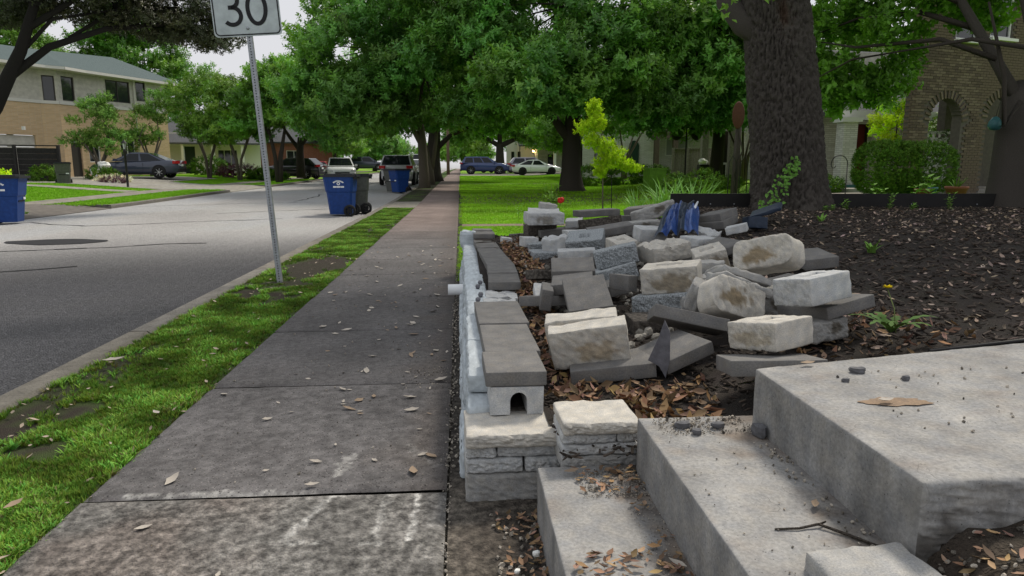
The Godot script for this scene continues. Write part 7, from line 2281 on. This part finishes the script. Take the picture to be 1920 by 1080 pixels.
	for k in [[10.7, -14.4, 0.23, M.terracotta], [10.3, -14.9, 0.19, M.terracotta], [10.9, -15.6, 0.2, M.teal]]:
		var pot := thing("plant_pot", ["large terracotta pot beneath the brick arch", "smaller terracotta pot left of the large one", "teal glazed pot behind the large terracotta pot"][qi], "plant pot", Vector3(k[0], 0.32, k[1]))
		s = S(true)
		var R: float = k[2]
		lathe(s, [Vector2(0.001, 0), Vector2(R * 0.6, 0), Vector2(R * 0.9, R * 1.3), Vector2(R, R * 1.3), Vector2(R, R * 1.55), Vector2(R * 0.85, R * 1.55), Vector2(R * 0.8, R * 1.3), Vector2(0.001, R * 1.3)], 18)
		put("pot", done(s), k[3], pot)
		put("plant", blades(14, R * 1.6, 0.04, 0.6, 90 + qi, 3), M.leaf_hedge, pot).position.y = R * 1.3
		qi += 1
	# white lattice and climber seen through the arch
	t = thing("lattice_screen", "pale lattice screen with a dark climber seen through the arch", "lattice", Vector3(16.45, 0.4, -23.2))
	s = S()
	for k in 9:
		bar(s, Vector3(-0.9 + k * 0.22, 0, 0), Vector3(-0.9 + k * 0.22, 1.9, 0), 0.1, 0.02)
		bar(s, Vector3(-0.9, 0.1 + k * 0.22, 0.025), Vector3(0.9, 0.1 + k * 0.22, 0.025), 0.02, 0.1)
	put("slats", done(s), M.frame_white, t).set_meta("kind", "stuff")
	buf = PackedFloat32Array()
	for k in 300:
		var g := rng.randf_range(0.6, 1.3)
		push(buf, spin(rv(), rng.randf_range(0.1, 0.2), rng.randf() * TAU), Vector3(rng.randf_range(-0.9, 0.9), rng.randf_range(0, 2.0), 0.1), Color(g, g, g))
	scatter("climber", M.sprig_fine, M.leaf_hedge, buf, t)

func at_grit(q: Array) -> Vector3:
	var x := rng.randf_range(q[0], q[1])
	var z := rng.randf_range(q[2], q[3])
	return Vector3(x, (q[4] if q[4] < 5.0 else gravel_h(x, z)) + 0.002, z)

# ---------- grass, mulch, fallen leaves ----------
func litter():
	rng.seed = 101
	var gr := [blades(9, 1.0, 0.075, 0.5, 1, 3), blades(8, 1.0, 0.12, 0.75, 2, 3)]
	var buf := PackedFloat32Array()
	var broad := PackedFloat32Array()
	for k in 60000:
		var u := rng.randf()
		var z := -1.6 - 17.5 * u * u - 0.2 * rng.randf()
		var x := rng.randf_range(-2.08, -1.25)
		var bare := strip_bare(x, z)
		if rng.randf() < bare * 1.05: continue
		var n := fn.get_noise_2d(x * 170.0, z * 170.0)
		var g := (0.9 + n * 0.9) * rng.randf_range(0.7, 1.2)
		var sc := rng.randf_range(0.025, 0.06) * (1.0 + n * 0.5)
		var c := Color(g * rng.randf_range(0.65, 1.3), g, g * 0.8)
		if rng.randf() < 0.1: c = Color(1.5, 0.75, 1.6) * g * 0.7
		var b := Basis(Vector3.UP, rng.randf() * TAU).scaled(Vector3(1.0, 0.72, 1.0) * sc)
		if n > 0.02 and rng.randf() < 0.35: push(broad, b, Vector3(x, rise(z) - 0.018, z), c)
		else: push(buf, b, Vector3(x, rise(z) - 0.018, z), c)
	tag(scatter("verge_grass", gr[0], M.grass_verge, buf), "patchy green grass growing on the strip beside the kerb", "grass")
	tag(scatter("verge_clover", gr[1], M.leaf_weed, broad), "low broad leaved weeds among the strip grass", "grass")
	buf = PackedFloat32Array()
	for k in 120000:
		var u := rng.randf()
		var z := -6.7 - 58.0 * pow(u, 1.8)
		var x := rng.randf_range(-0.04, 3.0 + (-z) * 0.32)
		if z > -8.2 and x > 0.1: continue
		if z < -13.2 and z > -13.75 and x < 3.5: continue
		if z < -39.5 and z > -40.6: continue
		if z < -64.0: continue
		if x > 5.8 and z < -20.2 and z > -21.2: continue
		var d := Vector2((x - 3.5) / 5.5, (z + 24.5) / 4.0).length()
		if d < 1.0 and rng.randf() < 0.75: continue
		var n := fn.get_noise_2d(x * 40.0, z * 40.0)
		var g := (1.0 + n * 0.6) * rng.randf_range(0.75, 1.2)
		var far := clampf(-z / 16.0, 0.9, 2.2)
		push(buf, Basis(Vector3.UP, rng.randf() * TAU).scaled(Vector3(1.2, 0.8, 1.2) * rng.randf_range(0.045, 0.075) * far), Vector3(x, gy(x, z) - 0.035, z), Color(g * rng.randf_range(0.85, 1.15), g, g * 0.7))
	tag(scatter("lawn_grass", gr[0], M.grass, buf), "bright green mown grass of the right hand lawn", "grass")
	buf = PackedFloat32Array()
	for k in 70000:
		var z := -12.0 - 40.0 * pow(rng.randf(), 1.3)
		var x := -10.5 - 12.0 * rng.randf()
		if x < -12.05 and x > -13.35: continue
		if z < -17.8 and z > -21.0: continue
		if z < -32.1 and z > -39.0: continue
		if x < -15.5 and z < -38.6 and z > -46.6: continue
		if x < -13.3 and z < -29.1 and z > -30.4: continue
		var g := rng.randf_range(0.75, 1.2)
		push(buf, Basis(Vector3.UP, rng.randf() * TAU).scaled(Vector3(1.2, 0.8, 1.2) * rng.randf_range(0.08, 0.14)), Vector3(x, gy(x, z) - 0.03, z), Color(g * 0.9, g, g * 0.7))
	tag(scatter("lawn_grass", gr[0], M.grass, buf), "mown grass of the lawns across the street", "grass")
	# bark mulch
	buf = PackedFloat32Array()
	var chip := rock(Vector3(1.0, 0.16, 0.22), 8, 4, 6, 0.5)
	for k in 42000:
		var x := 0.3 + 7.6 * pow(rng.randf(), 1.1)
		var z := -1.94 - 6.06 * rng.randf()
		if z > -1.9 - 0.225 * (x - 0.84) and x > 0.82: continue
		var sz := rng.randf_range(0.015, 0.06)
		var g := rng.randf_range(0.3, 1.5)
		if rng.randf() < 0.06: g *= 2.2
		push(buf, spin(Vector3.UP + rv() * 0.45, sz, rng.randf() * TAU), Vector3(x, bed_h(x, z) + rng.randf_range(-0.002, 0.008), z), Color(g, g * 0.95, g * 0.9))
	tag(scatter("bark_mulch", chip, M.chip, buf), "dark shredded bark mulch covering the raised bed", "mulch")
	# dry leaves over the mulch
	var dl := [dry_leaf(1), dry_leaf(2), dry_leaf(3)]
	var bb := [PackedFloat32Array(), PackedFloat32Array(), PackedFloat32Array()]
	for k in 5600:
		var x := 1.2 + 6.4 * pow(rng.randf(), 0.9)
		var z := -2.05 - 5.65 * rng.randf()
		if z > -1.96 - 0.225 * (x - 0.84): continue
		if x < 0.9 + (-z - 2.0) * 0.33: continue
		var g := 0.28 + 1.5 * pow(rng.randf(), 1.5)
		push(bb[rng.randi() % 3], spin(Vector3.UP + rv() * 0.6, rng.randf_range(0.018, 0.052), rng.randf() * TAU), Vector3(x, bed_h(x, z) + 0.007, z), Color(g, g * rng.randf_range(0.95, 1.1), g * rng.randf_range(0.95, 1.3)))
	# warm brown leaves drifted between wall and heap, before the heap and on the steps
	var drift := [[0.34, 0.5, -2.4, -4.6, 620, 0.03, 0.06], [0.36, 0.6, -4.6, -6.6, 700, 0.035, 0.055], [0.55, 0.84, -1.96, -2.45, 190, 0.035, 0.075], [0.3, 0.9, -2.25, -2.5, 110, 0.03, 0.065], [1.3, 1.9, -2.3, -3.2, 260, 0.03, 0.05]]
	for q in drift:
		for k in int(q[4]):
			var x := rng.randf_range(q[0], q[1])
			var z := rng.randf_range(q[3], q[2])
			var g := rng.randf_range(0.3, 1.5)
			var y := bed_h(x, z) + rng.randf_range(0.003, 0.026)
			push(bb[rng.randi() % 3], spin(Vector3.UP + rv() * 0.9, rng.randf_range(q[5], q[6]), rng.randf() * TAU), Vector3(x, y, z), Color(g, g * rng.randf_range(0.7, 0.95), g * rng.randf_range(0.5, 0.9)))
	# corners of the steps
	for q in [[0.2, 0.235, -2.05, -1.0, 0.0, 70], [0.33, 0.52, -1.975, -1.8, 0.175, 60], [0.45, 0.52, -1.8, -1.1, 0.174, 34], [0.3, 0.5, -1.5, -1.36, 0.174, 26], [0.84, 1.7, -1.12, -0.4, 9.0, 900], [0.1, 0.22, -2.04, -1.3, -0.004, 120], [0.25, 0.5, -1.5, -1.3, 0.174, 60]]:
		for k in int(q[5]):
			var x := rng.randf_range(q[0], q[1])
			var z := rng.randf_range(q[2], q[3])
			var g := rng.randf_range(0.3, 1.4)
			push(bb[rng.randi() % 3], spin(Vector3.UP + rv() * 0.35, rng.randf_range(0.012, 0.036), rng.randf() * TAU), Vector3(x, (q[4] if q[4] < 5.0 else gravel_h(x, z)) + rng.randf_range(0.001, 0.008), z), Color(g, g * rng.randf_range(0.75, 0.95), g * rng.randf_range(0.55, 0.9)))
	for k in 3: tag(scatter("leaf_litter", dl[k], M.dry, bb[k]), ["dry brown leaves drifted over the bed", "curled brown leaf litter between wall and heap", "dry leaf litter on bed and steps"][k], "leaves")
	# grit and pebbles
	buf = PackedFloat32Array()
	for q in [[0.84, 2.0, -1.12, -0.4, 9.0, 1800, 0.002, 0.0065], [0.55, 0.83, -1.93, -1.8, 0.342, 500, 0.0008, 0.0025], [0.33, 0.52, -1.96, -1.78, 0.172, 500, 0.0008, 0.0025], [0.44, 0.52, -1.8, -1.1, 0.171, 300, 0.0008, 0.002], [0.08, 0.22, -2.05, -1.0, -0.008, 160, 0.003, 0.009], [-0.09, 0.0, -5.6, -2.4, -0.006, 260, 0.002, 0.007], [0.58, 0.82, -1.93, -1.8, 0.342, 60, 0.002, 0.006], [0.34, 0.52, -1.96, -1.8, 0.172, 50, 0.002, 0.005], [0.78, 0.836, -1.75, -1.2, 0.342, 50, 0.002, 0.005], [-0.3, -0.08, -3.7, -3.3, 0.001, 120, 0.001, 0.004], [-0.075, -0.045, -2.3, -0.6, -0.012, 220, 0.002, 0.006], [-0.08, -0.04, -7.0, -2.3, -0.012, 420, 0.002, 0.007], [-1.2, -0.1, -9.0, -2.3, 0.002, 160, 0.002, 0.006], [0.95, 1.9, -1.85, -1.3, 0.511, 70, 0.0015, 0.0045], [0.55, 0.8, -1.8, -1.0, 0.341, 40, 0.001, 0.003]]:
		for k in int(q[5]):
			var g := rng.randf_range(0.15, 1.3)
			push(buf, spin(rv(), rng.randf_range(q[6], q[7]) * 2.0, rng.randf() * TAU), at_grit(q), Color(g, g * 0.96, g * 0.9))
	tag(scatter("grit", rock(Vector3(1.1, 0.7, 0.8), 6, 4, 6, 0.9), M.pebble, buf), "loose grit and pebbles on steps and gutter", "gravel")
	# single leaves lying on the pavement
	var proto := [put("dry_leaf", dl[0], M.dry_pale), put("dry_leaf", dl[1], M.dry_pale), put("dry_leaf", dl[2], M.dry)]
	for k in 150:
		var z := -2.35 - 7.5 * pow(rng.randf(), 1.1)
		var x := -1.2 + 1.12 * pow(rng.randf(), 0.75)
		var o: MeshInstance3D = proto[k]  if k < 3 else proto[rng.randi() % 3].duplicate()
		if k >= 3:
			o.name = numbered("dry_leaf")
			add_child(o)
		o.position = Vector3(x, rise(z) + 0.004, z)
		o.basis = spin(Vector3.UP + rv() * 0.25, 0.026 + 0.05 * pow(rng.randf(), 1.6), rng.randf() * TAU)
		tag(o, "small dry leaf lying flat on the dark pavement", "leaf", "dry leaves scattered on the pavement")
	for q in [["brown leaf on the first slab near the left grass edge", Vector3(-0.97, 0.006, -2.02), 0.05, 0.4, 0], ["pale leaf lying on the joint of the first slab", Vector3(-0.52, 0.008, -2.27), 0.05, 0.1, 1], ["small oval leaf alone on the nearest slab", Vector3(-0.66, 0.005, -1.75), 0.03, 1.4, 1], ["orange brown leaf in the gutter crack", Vector3(-0.05, 0.006, -1.62), 0.05, 1.2, 2],
			["pair of tan leaves lying together on the second step", Vector3(0.77, 0.349, -1.37), 0.04, 0.9, 2], ["rounded tan leaf at the foot of the second step", Vector3(0.49, 0.177, -1.44), 0.05, 2.1, 0], ["tan leaf curled on the landing's far edge", Vector3(1.0, 0.519, -1.88), 0.05, 0.1, 2], ["dark leaf lying on the rusty stain", Vector3(1.03, 0.519, -1.55), 0.045, 0.05, 1], ["orange curled leaf behind the first step", Vector3(0.32, 0.185, -1.93), 0.05, 0.2, 2],
			["broad pale leaf in the grass by the kerb", Vector3(-1.92, 0.03, -3.85), 0.11, 0.5, 1], ["pale leaf half hidden in the grass at the pavement edge", Vector3(-1.34, 0.025, -3.0), 0.06, 2.2, 0], ["yellowed leaf in the grass at the lower left corner", Vector3(-1.42, 0.03, -2.15), 0.07, 1.2, 2]]:
		var o := put("dry_leaf", dl[q[4]], M.dry_pale if q[4] < 2 else M.dry)
		o.position = q[1]
		o.basis = spin(Vector3.UP, q[2], q[3])
		tag(o, q[0], "leaf")
	# litter in the verge
	buf = PackedFloat32Array()
	for k in 420:
		var z := -1.8 - 8.0 * pow(rng.randf(), 1.4)
		var x := -2.08 + 0.84 * rng.randf()
		if rng.randf() > 0.25 + strip_bare(x, z): continue
		var g := rng.randf_range(0.4, 1.3)
		push(buf, spin(Vector3.UP + rv() * 0.5, rng.randf_range(0.015, 0.045), rng.randf() * TAU), Vector3(x, rise(z) + rng.randf_range(-0.01, 0.015), z), Color(g, g * 0.9, g * 0.8))
	tag(scatter("verge_litter", dl[0], M.dry_pale, buf), "small dry leaves fallen in the grass strip", "leaves")
